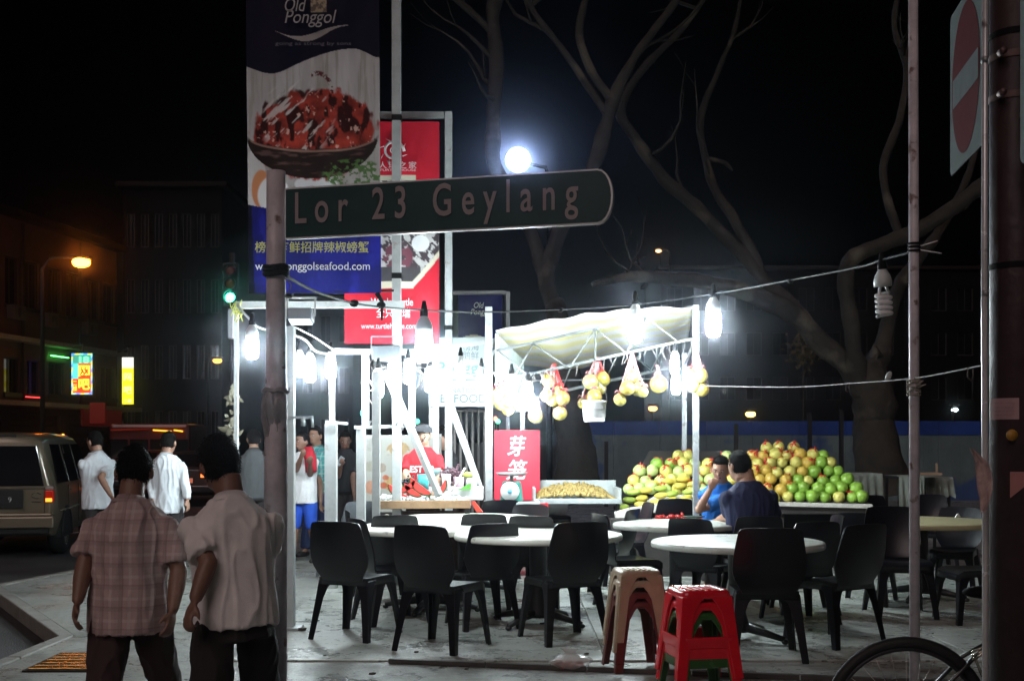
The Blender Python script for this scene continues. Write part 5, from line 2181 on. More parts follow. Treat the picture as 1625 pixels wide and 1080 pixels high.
place(c, s2 + Vector((0, 0, .11)), rad(12), 'topmost glossy red stool of the front stack', 'stacked stools in the front', 1.12)

# litter
rnd = random.Random(77)
mb = MB()
c = G(905, 1062)
for k in range(16):
    q = c + Vector((rnd.uniform(-.09, .09), rnd.uniform(-.05, .05), rnd.uniform(.02, .05)))
    mb.ell(q, (rnd.uniform(.015, .03), .018, rnd.uniform(.01, .02)), 7, 5, Matrix.Rotation(rnd.uniform(0, 3), 3, 'Z'))
lb = thing('litter_bag', c, 'crumpled clear plastic bag of rubbish on the floor by the front edge', 'rubbish')
mb.build('rubbish', M('rubbish_red', (.30, .10, .08), .5, var=.3), lb)
mb = MB()
rows = []
for j in range(7):
    r_ = []
    for k in range(12):
        a_ = k / 12 * 2 * math.pi
        rr_ = (.12, .14, .13, .10, .06, .035, .06)[j] * (1 + .25 * rnd.uniform(-1, 1))
        r_.append(c + Vector((math.cos(a_) * rr_, math.sin(a_) * rr_ * .7, (.022, .05, .075, .09, .10, .115, .14)[j] + rnd.uniform(-.008, .008))))
    rows.append(r_)
mb.rings(rows, cap=False)
mb.build('bag', M('clear_plastic', (.75, .72, .70), .2, var=0, alpha=.35), lb)
for k, (px, py) in enumerate(((478, 1000), (505, 985), (930, 1038), (1062, 1040), (660, 1035), (860, 990), (1285, 1000), (1480, 1005), (515, 1040), (740, 1062), (590, 1070))):
    mb = MB()
    c = G(px, py, .016)
    L_ = .035 if k == 0 else rnd.uniform(.01, .022)
    mb.prism([c + Vector((-L_, 0, 0.002)), c + Vector((0, -L_ * .7, .002)), c + Vector((L_, L_ * .2, .002)), c + Vector((0, L_, .002))], (0, 0, 0), (L_ * .3, 0, L_ * .6))
    o = mb.build('litter_scrap', M('scrap_dark', (.05, .04, .03), .8), None)
    tag(o, 'dark crumpled scrap on the floor by the leftmost chair' if k == 0 else 'tiny dark scrap on the floor ' + ('', 'just right of the white post', 'in front of the middle ribbed chair', 'under the red stools', 'in front of the big front left chair', 'between the second and third front chairs', 'behind the front right chairs', 'left of the thin pole', 'before the leftmost black chair', 'past the near edge of the floor, centre left', 'past the near edge of the floor, far left')[k], 'litter', 'scraps on the floor')
# ------------------------------------------------------------------ fruit
fm = {
    'green': M('pomelo_green', (0.26, 0.46, 0.06), 0.3, var=.25, scale=6, bump=.12, bscale=120, coat=.15),
    'yellow': M('pomelo_yellow', (0.66, 0.60, 0.14), 0.32, var=.22, scale=6, bump=.12, bscale=120, coat=.15),
    'gold': M('pomelo_gold', (0.68, 0.46, 0.08), 0.32, var=.22, scale=6, bump=.12, bscale=120, coat=.15),
    'lime': M('pomelo_lime', (0.48, 0.60, 0.20), 0.34, var=.25, scale=6, bump=.12, bscale=120, coat=.15),
}
red_net = M('red_net', (0.65, 0.03, 0.03), 0.4, var=.15)
pink_net = M('pink_net', (0.60, 0.20, 0.20), 0.4, var=.15)


def pomelo_mesh(key, seed):
    rnd = random.Random(seed)
    mb = MB()

    def fn(q):
        k = 1 - .20 * max(0, q.z) ** 2.0 if q.z > 0 else 1
        n = 1 + .03 * mnoise.noise(q * 2.2 + Vector((seed, 0, 0)))
        return Vector((q.x * k * n, q.y * k * n, q.z * (1.06 if q.z > 0 else .93)))
    mb.ell((0, 0, 0), (.072, .072, .074), 14, 10, fn=fn)
    return mb.mesh('pomelo_skin', fm[key])


pm = {k: [pomelo_mesh(k, i) for i in range(3)] for k in fm}


def knot_mesh(seed, mat, big=False):
    rnd = random.Random(seed)
    mb = MB()
    R_ = .076
    # frill: crumpled net gathered at the stalk and trailing over the skin
    for k in range(9 if big else 6):
        a_ = rnd.uniform(0, 6.28)
        th0, th1 = rnd.uniform(.05, .3), rnd.uniform(.5, 1.2 if big else .9)
        pts = []
        for j in range(5):
            th = th0 + (th1 - th0) * j / 4
            aa = a_ + .25 * math.sin(j * 1.4 + k)
            r_ = R_ * (1.03 - .10 * math.cos(th) ** 2 + .02 * (j % 2))
            pts.append(Vector((r_ * math.sin(th) * math.cos(aa), r_ * math.sin(th) * math.sin(aa), r_ * math.cos(th) * 1.04)))
        mb.tube(pts, [.009, .007, .008, .006, .003], 5, flat=.5)
    for k in range(4):
        a_ = rnd.uniform(0, 6.28)
        mb.tube([(0, 0, .070), (.010 * math.cos(a_), .010 * math.sin(a_), .088), (.024 * math.cos(a_), .024 * math.sin(a_), .100)], [.008, .006, .003], 5, flat=.5)
    return mb.mesh('net_knot', mat)


knots = [knot_mesh(i, red_net, i % 2 == 0) for i in range(4)]
firstm = {}


def pomelo(p, key, lab, grp, knot=None, tilt=.9, scale=1.04, rnd=random):
    t = bpy.data.objects.new('pomelo', rnd.choice(pm[key]))
    C.objects.link(t)
    t.location = p
    t.rotation_euler = (rnd.uniform(-.1, tilt), rnd.uniform(-tilt, tilt), rnd.uniform(0, 6.28))
    t.scale = (scale * rnd.uniform(.9, 1.12),) * 3
    tag(t, lab, 'fruit', grp)
    if knot is not None:
        k = bpy.data.objects.new('net_knot', knots[knot])
        C.objects.link(k)
        k.parent = t
    return t


# --- the big heap of pomelos
rnd = random.Random(15)
prof = [(985, 800), (1000, 755), (1020, 735), (1040, 722), (1062, 716), (1090, 716), (1112, 724), (1140, 718), (1165, 706), (1200, 708), (1222, 703), (1240, 702), (1256, 695), (1275, 705), (1300, 714), (1325, 724), (1340, 742), (1355, 760), (1370, 780), (1380, 800)]


def hprof(px):
    if px < prof[0][0] or px > prof[-1][0]:
        return 2000
    for k in range(len(prof) - 1):
        if prof[k][0] <= px <= prof[k + 1][0]:
            f = (px - prof[k][0]) / (prof[k + 1][0] - prof[k][0])
            return prof[k][1] * (1 - f) + prof[k + 1][1] * f


YF = 13.95
disp = thing('fruit_display', (P(1180, 0, 14.4).x, 14.4, 0), 'long sloping fruit display stand carrying the pomelos', 'display stand')
cnt = 0
ORD = ['', 'first', 'second', 'third', 'fourth', 'fifth', 'sixth', 'seventh', 'eighth', 'ninth', 'tenth', 'eleventh', 'twelfth']
ORD2 = ['bottom', 'second lowest', 'third lowest', 'fourth lowest', 'fifth lowest', 'sixth lowest', 'seventh lowest', 'second highest', 'topmost']
spots = []
for r in range(9):
    Y = YF + r * .105
    s = FOC / Y
    z = .865 + r * .097
    py = HY - (z - EYE) * s
    px = 985 + (r % 2) * 10
    while px < 1382:
        d = 20.3 * (13.95 / Y)
        front_ok = not (px < 1110 and r < 1)
        if py - 9 > hprof(px) - 4 and front_ok:
            spots.append((px + rnd.uniform(-3, 3), py + rnd.uniform(-2.2, 2.2), Y + rnd.uniform(-.01, .02), r))
        px += d
for (px, py, Y, r) in spots:
    if px < 1075:
        key = rnd.choice(['lime', 'lime', 'lime', 'green' if px > 1030 else 'lime', 'yellow'])
        kn = rnd.choice([None, 0, 1, 3, None])
        lab, grp = 'pale green pomelo in the left part of the fruit heap', 'pale green pomelos at the left of the heap'
    elif px < 1160:
        key = rnd.choice(['yellow', 'lime', 'yellow'])
        kn = rnd.choice([0, 1, 2, 3, None])
        lab, grp = 'yellow pomelo in red net around the two seated men', 'netted yellow pomelos in the middle of the heap'
    elif (px - 1236) > r * 13 and r < 6 or px > 1322:
        key = 'green' if rnd.random() < .9 else 'yellow'
        kn = None if rnd.random() < .88 else 3
        lab, grp = 'shiny green pomelo in the right corner of the heap', 'green pomelos at the right of the heap'
    elif r < 4:
        key, kn = rnd.choice(['gold', 'gold', 'yellow']), rnd.choice([None, None, 1])
        lab, grp = 'golden pomelo low in the heap right of the navy shirted man', 'golden pomelos low in the heap'
    else:
        key, kn = rnd.choice(['yellow', 'yellow', 'gold']), rnd.choice([0, 2, 0, 1])
        lab, grp = 'yellow pomelo with a red net frill near the peak of the heap', 'netted yellow pomelos near the peak'
    rowpx = sorted(q[0] for q in spots if q[3] == r)
    pos = rowpx.index(px)
    nfrom = min(pos, len(rowpx) - 1 - pos) + 1
    side_ = 'left' if pos < len(rowpx) / 2 else 'right'
    cw_ = {'green': 'green', 'lime': 'pale green', 'yellow': 'yellow', 'gold': 'golden'}[key]
    lab = '%s %spomelo, %s from the %s in the %s row of the heap' % (cw_, 'netted ' if kn is not None else '', ORD[nfrom], side_, ORD2[r])
    pomelo(P(px, py, Y), key, lab, grp, kn, rnd=rnd)
    cnt += 1
# mangoes at the left front
mango = M('mango_yellow', (0.62, 0.50, 0.08), 0.35, var=.2, scale=8)
mango_g = M('mango_green', (0.38, 0.50, 0.08), 0.35, var=.2, scale=8)
mmesh = []
for mt in (mango, mango_g):
    mb = MB()
    mb.ell((0, 0, 0), (.085, .042, .038), 12, 8, fn=lambda q: Vector((q.x, q.y + .25 * q.x * q.x, q.z)))
    mmesh.append(mb.mesh('mango_skin', mt))
for row, (pyb, Y) in enumerate(((799, 13.78), (789, 13.88), (778, 13.98), (768, 14.08))):
    for k in range(5 - (row > 2)):
        px = 992 + k * 24 + row * 6 + rnd.uniform(-3, 3)
        if px > 1112: continue
        o = bpy.data.objects.new('mango', mmesh[1 if (k == 0 or rnd.random() < .2) else 0])
        C.objects.link(o)
        o.location = P(px, pyb - (px - 990) * .14 + 5, Y)
        o.rotation_euler = (rnd.uniform(-.2, .2), rnd.uniform(-.2, .1), rnd.uniform(-.4, .5))
        tag(o, '%s mango, %s from the left in the %s row of the left tray' % ('green' if o.data == mmesh[1] else 'yellow', ORD[k + 1], ('front', 'second', 'third', 'back')[row]), 'fruit', 'mangoes at the front of the left tray')
# stand: sloping boards under the heap, front lips, dark sheet and legs
card = M('foam_board', (0.62, 0.60, 0.54), 0.7, var=.25, scale=9, bump=.4, bscale=30)
darkw = M('dark_wood', (0.035, 0.03, 0.028), .7, var=.3)
mb = MB()
a, b = P(985, 0, 13.9).x, P(1384, 0, 13.9).x
mb.prism([(a, 13.86, .77), (b, 13.86, .77), (b - .45, 14.95, 1.40), (a + .45, 14.95, 1.40)], (0, 0, 0), (0, .02, -.05))
mb.build('sloping_board', darkw, disp)
mb = MB()
mb.box(((a + b) / 2, 14.35, .70), (b - a, 1.05, .04))
mb.build('shelf', darkw, disp)
lip = [P(976, 818, 13.72), P(1000, 812, 13.7), P(1098, 797, 13.75)]
mb = MB()
for k in range(2):
    mb.bar(lip[k], lip[k + 1], .05, .10)
mb.build('tray_lip', card, disp, bevel=.01)
mb = MB()
mb.bar(P(1226, 799, 13.76), P(1384, 803, 13.76), .05, .05)
mb.build('tray_lip', card, disp, bevel=.008)
mb = MB()
mb.prism([P(976, 816, 13.74), P(1098, 796, 13.78), P(1112, 770, 14.3), P(1000, 776, 14.3)], (0, 0, 0), (0, 0, -.03))
mb.build('tray', card, disp)
mb = MB()
mb.bar(P(978, 828, 13.76), P(1100, 812, 13.78), .04, .06)
mb.bar(P(1100, 812, 13.8), P(1392, 811, 13.8), .04, .05)
mb.build('edge_rail', darkw, disp)
for px in (985, 1095, 1240, 1385):
    for Y in (13.85, 14.9):
        part_bar(disp, 'leg', gz(px, Y), Vector((gz(px, Y).x, Y, .70)), .05, darkw)
mb = MB()
mb.box(((a + b) / 2, 14.5, .35), (b - a - .3, .03, .62))
mb.build('shade_sheet', M('shade_black', (.012, .012, .014), .9), disp)  # black sheet put in for the shade under the stand
for k, px in enumerate((1192, 1208)):
    mb = MB()
    p = P(px, 818, 13.7)
    mb.tube([p + Vector((0, 0, .06)), p, p + Vector((.01, 0, -.06))], [.012, .02, .012], 6, flat=.4)
    tag(mb.build('plastic_strip', M('clear_strip', (.6, .6, .58), .25), None), ('left' if k == 0 else 'right') + ' one of two shiny plastic strips hanging under the display edge', 'plastic strip', 'plastic strips under the display')
for (px, py, w) in ((1060, 822, 24), (1095, 826, 20), (1000, 830, 16), (985, 843, 10)):
    mb = MB()
    rr = random.Random(px)
    c = P(px, py, 13.5)
    for k in range(9):
        q = c + Vector((rr.uniform(-w, w) / 140, rr.uniform(-.04, .04), rr.uniform(-.02, .03)))
        mb.ell(q, (rr.uniform(.03, .06), .03, rr.uniform(.02, .035)), 7, 5, Matrix.Rotation(rr.uniform(0, 3), 3, 'Y'))
    tag(mb.build('red_bag', M('red_plastic_bag', (.30, .015, .012), .3, var=.2), None), 'crumpled red plastic bag under the left display tray, ' + {1060: 'the second from the right', 1095: 'the rightmost', 1000: 'the third from the right', 985: 'the leftmost and lowest'}[px], 'plastic bag', 'red bags under the display')
# crate stack behind to lift the bags
mb = MB()
mb.box((P(1045, 0, 13.5).x, 13.5, .33), (1.1, .3, .64))
tag(mb.build('low_bench', darkw, None), 'dark low bench under the left display tray holding red bags', 'bench')

# --- longan tray
lt = thing('longan_tray', gz(915, 13.9), 'grey tray table heaped with small brown longans', 'tray table')
mb = MB()
a, b = P(846, 798, 13.7), P(986, 798, 13.7)
mb.box(((a.x + b.x) / 2, 14.05, a.z + .01), (b.x - a.x, .8, .03))
mb.box(((a.x + b.x) / 2, 14.44, a.z + .12), (b.x - a.x, .03, .24))
mb.box((a.x + .015, 14.05, a.z + .09), (.03, .76, .16))
mb.box((b.x - .015, 14.05, a.z + .09), (.03, .76, .16))
mb.box(((a.x + b.x) / 2, 13.665, a.z + .03), (b.x - a.x, .03, .05))
mb.build('tray', M('tray_grey', (.42, .46, .46), .45, var=.15), lt, bevel=.006)
for px in (852, 980):
    for Y in (13.75, 14.35):
        part_bar(lt, 'leg', gz(px, Y), Vector((gz(px, Y).x, Y, a.z - .01)), .045, dp)
mb = MB()
rnd = random.Random(41)
for k in range(900):
    u_, v_ = rnd.random(), rnd.random()
    hgt = .17 * math.sin(math.pi * min(1, max(0, u_ * 1.05))) ** .5 * (.35 + .65 * v_)
    q = Vector((a.x + .05 + (b.x - a.x - .1) * u_, 13.72 + .66 * v_, a.z + .04 + hgt * rnd.uniform(.8, 1.05)))
    r_ = rnd.uniform(.017, .024)
    mb.ell(q, (r_, r_, r_), 6, 4)
o = mb.build('longans', M('longan_skin', (.36, .26, .085), .6, var=.45, scale=20), None)
tag(o, 'heap of small round brown longans in the grey tray', 'fruit', kind='stuff')

# --- hanging bunches of pomelos in nets
bm_ = {}


def hanging(px, py_top, fruits, Y, lab, netc=pink_net, top=None):
    """fruits: (px, py, radius m, key)"""
    p0 = P(px, py_top, Y)
    t = thing('pomelo_bunch', p0, lab, 'fruit bunch', 'pomelo bunches hanging from the canopy beam')
    rnd = random.Random(int(px * 7 + py_top))
    for (fx, fy, r_, key) in fruits:
        q = P(fx, fy, Y + rnd.uniform(-.08, .08))
        mb = MB()
        k = r_ / .074

        def fn(v):
            kk = 1 - .22 * max(0, v.z) ** 2
            return Vector((v.x * kk, v.y * kk, v.z * (1.08 if v.z > 0 else .95)))
        mb.ell(q, (r_, r_, r_), 14, 10, fn=fn, rot=Matrix.Rotation(rnd.uniform(-.5, .5), 3, 'Y'))
        mb.build('pomelo', M('bagged_' + key, {'yellow': (.36, .31, .07), 'gold': (.34, .25, .05), 'lime': (.33, .34, .10), 'green': (.25, .32, .08)}[key], .3, var=.2, scale=6, coat=.3), t)
        mb = MB()
        # net strands gathered from the fruit up to the beam
        n = 7
        for i in range(n):
            a_ = 2 * math.pi * i / n + .3
            pts = []
            for j in range(5):
                th = 1.75 - j * .36
                pts.append(q + Vector((r_ * 1.03 * math.sin(th) * math.cos(a_), r_ * 1.03 * math.sin(th) * math.sin(a_), r_ * 1.04 * math.cos(th))))
            pts.append(q + Vector((.008 * math.cos(a_), .008 * math.sin(a_), r_ * 1.5)))
            pts.append(p0 + Vector((rnd.uniform(-.02, .02), 0, rnd.uniform(-.02, .0))))
            mb.tube(pts, [.0014] * 4 + [.0028, .003, .0035], 5)
        for i in range(4):
            a_ = rnd.uniform(0, 6.28)
            z_ = q + Vector((0, 0, r_ * 1.15))
            mb.tube([z_, z_ + Vector((.04 * math.cos(a_), -.02, .02)), z_ + Vector((.06 * math.cos(a_), -.03, -.01))], [.012, .010, .004], 5, flat=.4)
        mb.build('net', red_net if rnd.random() < .15 else netc, t)
    return t


hanging(880, 576, [(871, 604, .078, 'yellow'), (887, 624, .08, 'lime'), (878, 634, .075, 'yellow'), (893, 632, .08, 'gold'), (889, 656, .078, 'yellow'), (868, 628, .07, 'lime')], 13.0, 'tall bunch of netted pomelos, leftmost of those hanging clear of the glare')
hanging(947, 566, [(937, 606, .085, 'lime'), (956, 602, .085, 'yellow'), (943, 630, .085, 'gold'), (925, 640, .06, 'yellow'), (951, 616, .08, 'yellow')], 13.0, 'bunch of pomelos hanging over the white bucket')
hanging(1003, 560, [(1004, 598, .085, 'yellow'), (996, 616, .08, 'gold'), (1012, 618, .075, 'yellow'), (984, 634, .07, 'yellow'), (1020, 622, .06, 'yellow')], 12.8, 'bunch of pomelos hanging below the bright canopy bulb')
hanging(1043, 578, [(1045, 610, .10, 'gold')], 13.1, 'single large pomelo in a pink net bag', pink_net)
hanging(1106, 560, [(1112, 596, .08, 'yellow'), (1100, 612, .08, 'lime'), (1114, 618, .08, 'gold'), (1098, 596, .07, 'yellow')], 12.85, 'bunch of pomelos hanging at the canopy corner post')
hanging(808, 600, [(790, 628, .09, 'lime'), (806, 634, .09, 'yellow'), (796, 640, .085, 'yellow'), (806, 650, .07, 'yellow'), (780, 636, .06, 'lime')], 13.1, 'overexposed bunch of pale pomelos left of the short steel post')
hanging(838, 602, [(834, 632, .085, 'yellow'), (845, 640, .08, 'lime'), (850, 660, .085, 'yellow'), (826, 644, .07, 'lime')], 13.15, 'bunch of pomelos with one hanging low right of the short steel post')
# bucket
bk = thing('bucket', P(943, 669, 12.95), 'white plastic bucket with a blue mark hanging under the pomelos', 'bucket')
c = P(943, 669, 12.95)
mb = MB()
mb.lathe([(.001, 0), (.105, 0), (.112, .01), (.132, .21), (.140, .212), (.140, .228), (.128, .23), (.122, .05), (.001, .03)], c, 24)
mb.build('bucket_body', M('bucket_white', (.75, .74, .73), .4, var=.06), bk)
mb = MB()
mb.tube([c + Vector((.138 * math.cos(a_ * .3925), 0, .22 + .22 * math.sin(a_ * .3925))) for a_ in range(9)], .004, 6)
mb.tube([c + Vector((0, 0, .44)), P(946, 575, 12.97)], .004, 5)
mb.build('handle', steel, bk)
mb = MB()
q = [c + Vector((.1285 * math.sin(a_), -.1285 * math.cos(a_), z)) for a_, z in ((-1.0, .15), (-.5, .15), (-.45, .19), (-.95, .2))]
mb.add(q, [(0, 1, 2, 3)])
mb.build('blue_mark', M('print_lightblue', (.15, .45, .65), .5), bk)

# --- fruit counter of the left stall
fc = thing('fruit_counter', gz(668, 12.9), 'wooden edged counter of cut fruit under the diagonal brace', 'counter')
a, b = P(590, 801, 12.45), P(747, 797, 12.45)
wood = M('counter_wood', (.32, .20, .11), .6, var=.25, scale=7, bump=.2)
zc_ = a.z
mb = MB()
mb.bar((a.x, 12.47, zc_), (b.x, 12.47, zc_ + .01), .05, .085)
mb.build('front_board', wood, fc, bevel=.006)
mb = MB()
mb.box(((a.x + b.x) / 2, 12.95, zc_), (b.x - a.x - .02, .9, .05))
mb.build('counter_top', M('counter_white', (.7, .7, .68), .4), fc)
ice = MB()
rnd = random.Random(6)
for k in range(330):
    q = Vector((rnd.uniform(a.x + .04, b.x - .04), rnd.uniform(12.53, 13.3), zc_ + .04 + rnd.random() * .03))
    r_ = rnd.uniform(.015, .03)
    ice.box(q, (r_, r_, r_ * .8), Matrix.Rotation(rnd.uniform(0, 3), 3, Vector((rnd.random(), rnd.random(), 1)).normalized()))
o = ice.build('crushed_ice', M('ice_white', (.82, .85, .82), .25, var=.1), None)
tag(o, 'bed of white crushed ice pieces on the fruit counter', 'ice', kind='stuff')
for px in (597, 742):
    for Y in (12.55, 13.3):
        part_bar(fc, 'leg', gz(px, Y), Vector((gz(px, Y).x, Y, zc_ - .03)), .05, dp)
mb = MB()
mb.box(((a.x + b.x) / 2 + .08, 12.62, .43), (b.x - a.x - .3, .03, .72))
mb.build('front_panel', M('counter_panel', (.055, .02, .015), .6, var=.2), fc)
rind, flesh, pale = M('melon_rind', (.02, .06, .015), .35), M('melon_flesh', (.62, .05, .04), .4), M('melon_white', (.6, .66, .45), .4)
for k, (px, py, ang, sz, lab) in enumerate(((632, 778, -35, .13, 'leftmost red watermelon wedge on the fruit counter'), (655, 776, -35, .12, 'watermelon wedge with dark rind below the black grapes'), (668, 770, -38, .15, 'long red watermelon wedge left of the diagonal brace'), (700, 773, 60, .10, 'small upright watermelon wedge right of the diagonal brace'), (645, 770, 30, .12, 'dark rinded watermelon piece at the back of the counter'))):
    c = P(px, py, 12.75)
    R_ = Matrix.Rotation(rad(-ang), 3, 'Y')
    w = thing('watermelon_wedge', c, lab, 'fruit')
    mb = MB()
    arc = [(sz * math.cos(rad(q)), -sz * .55 * math.sin(rad(q))) for q in range(0, 181, 20)]
    mb.prism([c + R_ @ Vector((x, -.025, z)) for x, z in arc], (0, 0, 0), (0, .05, 0))
    mb.build('rind', rind, w)
    mb = MB()
    mb.prism([c + R_ @ Vector((x * .88, -.029, z * .86 + .004)) for x, z in arc], (0, 0, 0), (0, .058, 0))
    mb.build('flesh', flesh, w)


def grapes(px, py, Y, w, h, mat, lab, n=60):
    mb = MB()
    r2 = random.Random(px)
    c = P(px, py, Y)
    for k in range(n):
        q = c + Vector((r2.gauss(0, w * .4), r2.gauss(0, .05), r2.gauss(0, h * .4)))
        mb.ell(q, (.014, .014, .016), 6, 4)
    t = mb.build('grapes', mat, None)
    return tag(t, lab, 'fruit', kind='stuff')


grapes(650, 764, 12.95, .11, .06, M('grape_black', (.012, .012, .02), .3), 'pile of black grapes in front of the red shirted vendor', 90)
grapes(716, 752, 13.0, .15, .09, M('grape_purple', (.11, .05, .07), .35), 'pile of dusky purple grapes right of the vendor', 130)
mb = MB()
mb.ell(P(742, 753, 13.0), (.055, .04, .035), 12, 8)
tag(mb.build('melon', M('melon_lime', (.42, .55, .08), .4), None), 'yellow green melon at the right end of the counter', 'fruit')
mb = MB()
c = P(738, 772, 12.8)
mb.prism([c + Vector((-.08, 0, -.03)), c + Vector((.06, 0, -.03)), c + Vector((.07, 0, .05))], (0, 0, 0), (0, .05, 0))
tag(mb.build('melon_slice', M('melon_green', (.12, .38, .06), .4), None), 'bright green melon slice at the right of the counter', 'fruit')
for k, (px, py0, py1, wpx, colr, lab) in enumerate(((672, 752, 776, 20, (.05, .42, .42), 'teal plastic tub behind the watermelon'), (708, 752, 778, 15, (.72, .72, .70), 'white carton standing among the fruit'), (728, 756, 778, 18, (.52, .36, .44), 'pale mauve tub under the purple grapes'), (748, 758, 780, 20, (.76, .77, .75), 'white tub at the right end of the fruit counter'), (690, 742, 756, 22, (.12, .2, .2), 'dark green bowl beside the vendor'))):
    Y = 12.85 + .06 * k
    c0, c1 = P(px, py1, Y), P(px, py0, Y)
    r_ = wpx / 2 / (FOC / Y)
    mb = MB()
    mb.lathe([(.001, 0), (r_ * .8, 0), (r_, c1.z - c0.z), (r_ * .93, c1.z - c0.z), (r_ * .75, .02), (.001, .015)], c0, 18)
    tag(mb.build('tub', M('tub_%d' % k, colr, .4), None), lab, 'tub')
mb = MB()
mb.box(((P(712, 0, 13).x), 13.05, zc_ + .10), (.75, .35, .14))
tag(mb.build('foam_box', M('foam_white', (.74, .75, .74), .6, var=.05), None, bevel=.01), 'low white foam box under the grapes on the counter', 'box')
mb = MB()
mb.tube([P(716, 780, 12.7), P(738, 742, 12.75)], .022, 8, flat=.4)
tag(mb.build('white_baton', M('foam_white', (.74, .75, .74), .6), None), 'slanting white board stick at the right of the fruit counter', 'stick')
# red and white bottle below the counter
bt_ = thing('bottle', P(614, 862, 12.4), 'slim red bottle with white base standing below the counter', 'bottle')
c = Vector((P(614, 0, 12.4).x, 12.4, 0.45))
mb = MB()
mb.lathe([(.001, 0), (.04, 0), (.04, .16), (.016, .22), (.016, .27), (.001, .27)], c, 14)
mb.build('body', M('bottle_red', (.5, .02, .03), .25), bt_)
mb = MB()
mb.cyl(c + Vector((0, 0, .29)), .018, .05, 12)
mb.build('cap', M('cap_cream', (.6, .58, .4), .4), bt_)
mb = MB()
mb.box(c + Vector((0, 0, -.225)), (.16, .16, .45))
tag(mb.build('white_crate', M('foam_white', (.74, .75, .74), .6), None, bevel=.01), 'small white box stand below the red bottle', 'box')
mb = MB()
c = P(752, 806, 12.3)
mb.prism([P(748, 797, 12.3), P(756, 812, 12.3), P(766, 812, 12.3), P(752, 794, 12.3)], (0, 0, 0), (0, .12, 0))
tag(mb.build('red_cone', M('cone_orange', (.7, .07, .04), .45), None), 'orange red folded sheet at the right end of the counter', 'sheet')


# lit food poster board behind the vendor
def paint_food(U, V):
    px, py = 571 + U * 129, 690 + V * 118
    o = np.ones(U.shape + (3,)) * np.array([.26, .26, .235])
    for (cx, cy, rx, ry, c) in ((632, 713, 18, 13, (.55, .36, .16)), (632, 719, 20, 9, (.7, .68, .6)), (632, 712, 14, 10, (.62, .42, .2)), (625, 765, 16, 12, (.72, .50, .22)), (612, 755, 5, 4, (.7, .18, .08)), (609, 767, 6, 5, (.72, .15, .06)), (588, 770, 9, 10, (.72, .35, .22)), (590, 738, 14, 8, (.5, .48, .38)), (606, 740, 7, 7, (.45, .36, .28)), (588, 705, 13, 10, (.55, .55, .5)), (640, 745, 16, 14, (.74, .6, .35)), (655, 790, 14, 9, (.72, .62, .3))):
        d = streak(px, py, cx, cy, rx, ry) * (1 + .4 * (fbm(px / 4, py / 4, int(cx)) - .5))
        cc_ = .4 * np.stack([c[0] * (.7 + .6 * fbm(px / 3, py / 3, int(cy))), c[1] * (.7 + .6 * fbm(px / 3, py / 3, int(cy))), c[2] * (.7 + .6 * fbm(px / 3, py / 3, int(cy)))], -1)
        o = mix(o, cc_, sstep(1.1, .9, d))
    ed = (V < .02) | (U < .02)
    return np.where(ed[..., None], np.array([.45, .45, .42]), o)


YP = 13.95
fb = thing('food_poster', gz(625, YP), 'white poster board printed with dishes of food behind the vendor', 'poster')
painted_sheet('poster_face', P(571, 690, YP), P(700, 690, YP), P(571, 812, YP), 130, 120, paint_food, print_mat('poster_print', .4), fb)
for px in (573, 698):
    part_bar(fb, 'leg', gz(px, YP + .04), P(px, 688, YP + .04), .04, steel)

# --- weighing scale on a small table
sc_t = thing('side_table', gz(812, 13.3), 'small grey table holding the dial scale', 'table')
mb = MB()
zt_ = P(0, 797, 13.3).z
cxs = P(812, 0, 13.3).x
mb.box((cxs, 13.3, zt_), (.62, .5, .03))
mb.build('table_top', M('tray_grey', (.42, .46, .46), .45), sc_t, bevel=.005)
for dx in (-.27, .27):
    for dy in (-.2, .2):
        part_bar(sc_t, 'leg', (cxs + dx, 13.3 + dy, 0), (cxs + dx, 13.3 + dy, zt_ - .02), .03, steel)
scl = thing('weighing_scale', (cxs, 13.3, zt_ + .016), 'green dial weighing scale with a metal pan before the red panel', 'scale')
mb = MB()
mb.prism([(cxs - .13, 13.22, zt_ + .016), (cxs + .13, 13.22, zt_ + .016), (cxs + .10, 13.22, zt_ + .24), (cxs - .10, 13.22, zt_ + .24)], (0, 0, 0), (0, .16, 0))
mb.build('scale_body', M('scale_green', (.05, .24, .19), .4), scl, bevel=.02)
mb = MB()
mb.cyl((cxs - .02, 13.205, zt_ + .13), .105, .03, 28, axis='y')
mb.build('dial', M('dial_white', (.8, .8, .78), .3, var=0), scl)
mb = MB()
mb.cyl((cxs - .02, 13.186, zt_ + .13), .028, .006, 16, axis='y')
mb.bar((cxs - .02, 13.184, zt_ + .13), (cxs + .02, 13.184, zt_ + .20), .006)
mb.build('dial_hub', M('print_lightblue', (.15, .45, .65), .5), scl)
mb = MB()
mb.cyl((cxs, 13.3, zt_ + .265), .02, .06, 10)
mb.lathe([(.001, .30), (.14, .30), (.18, .335), (.175, .335), (.135, .308), (.001, .308)], (cxs, 13.3, zt_), 24)
mb.build('pan', steel, scl)
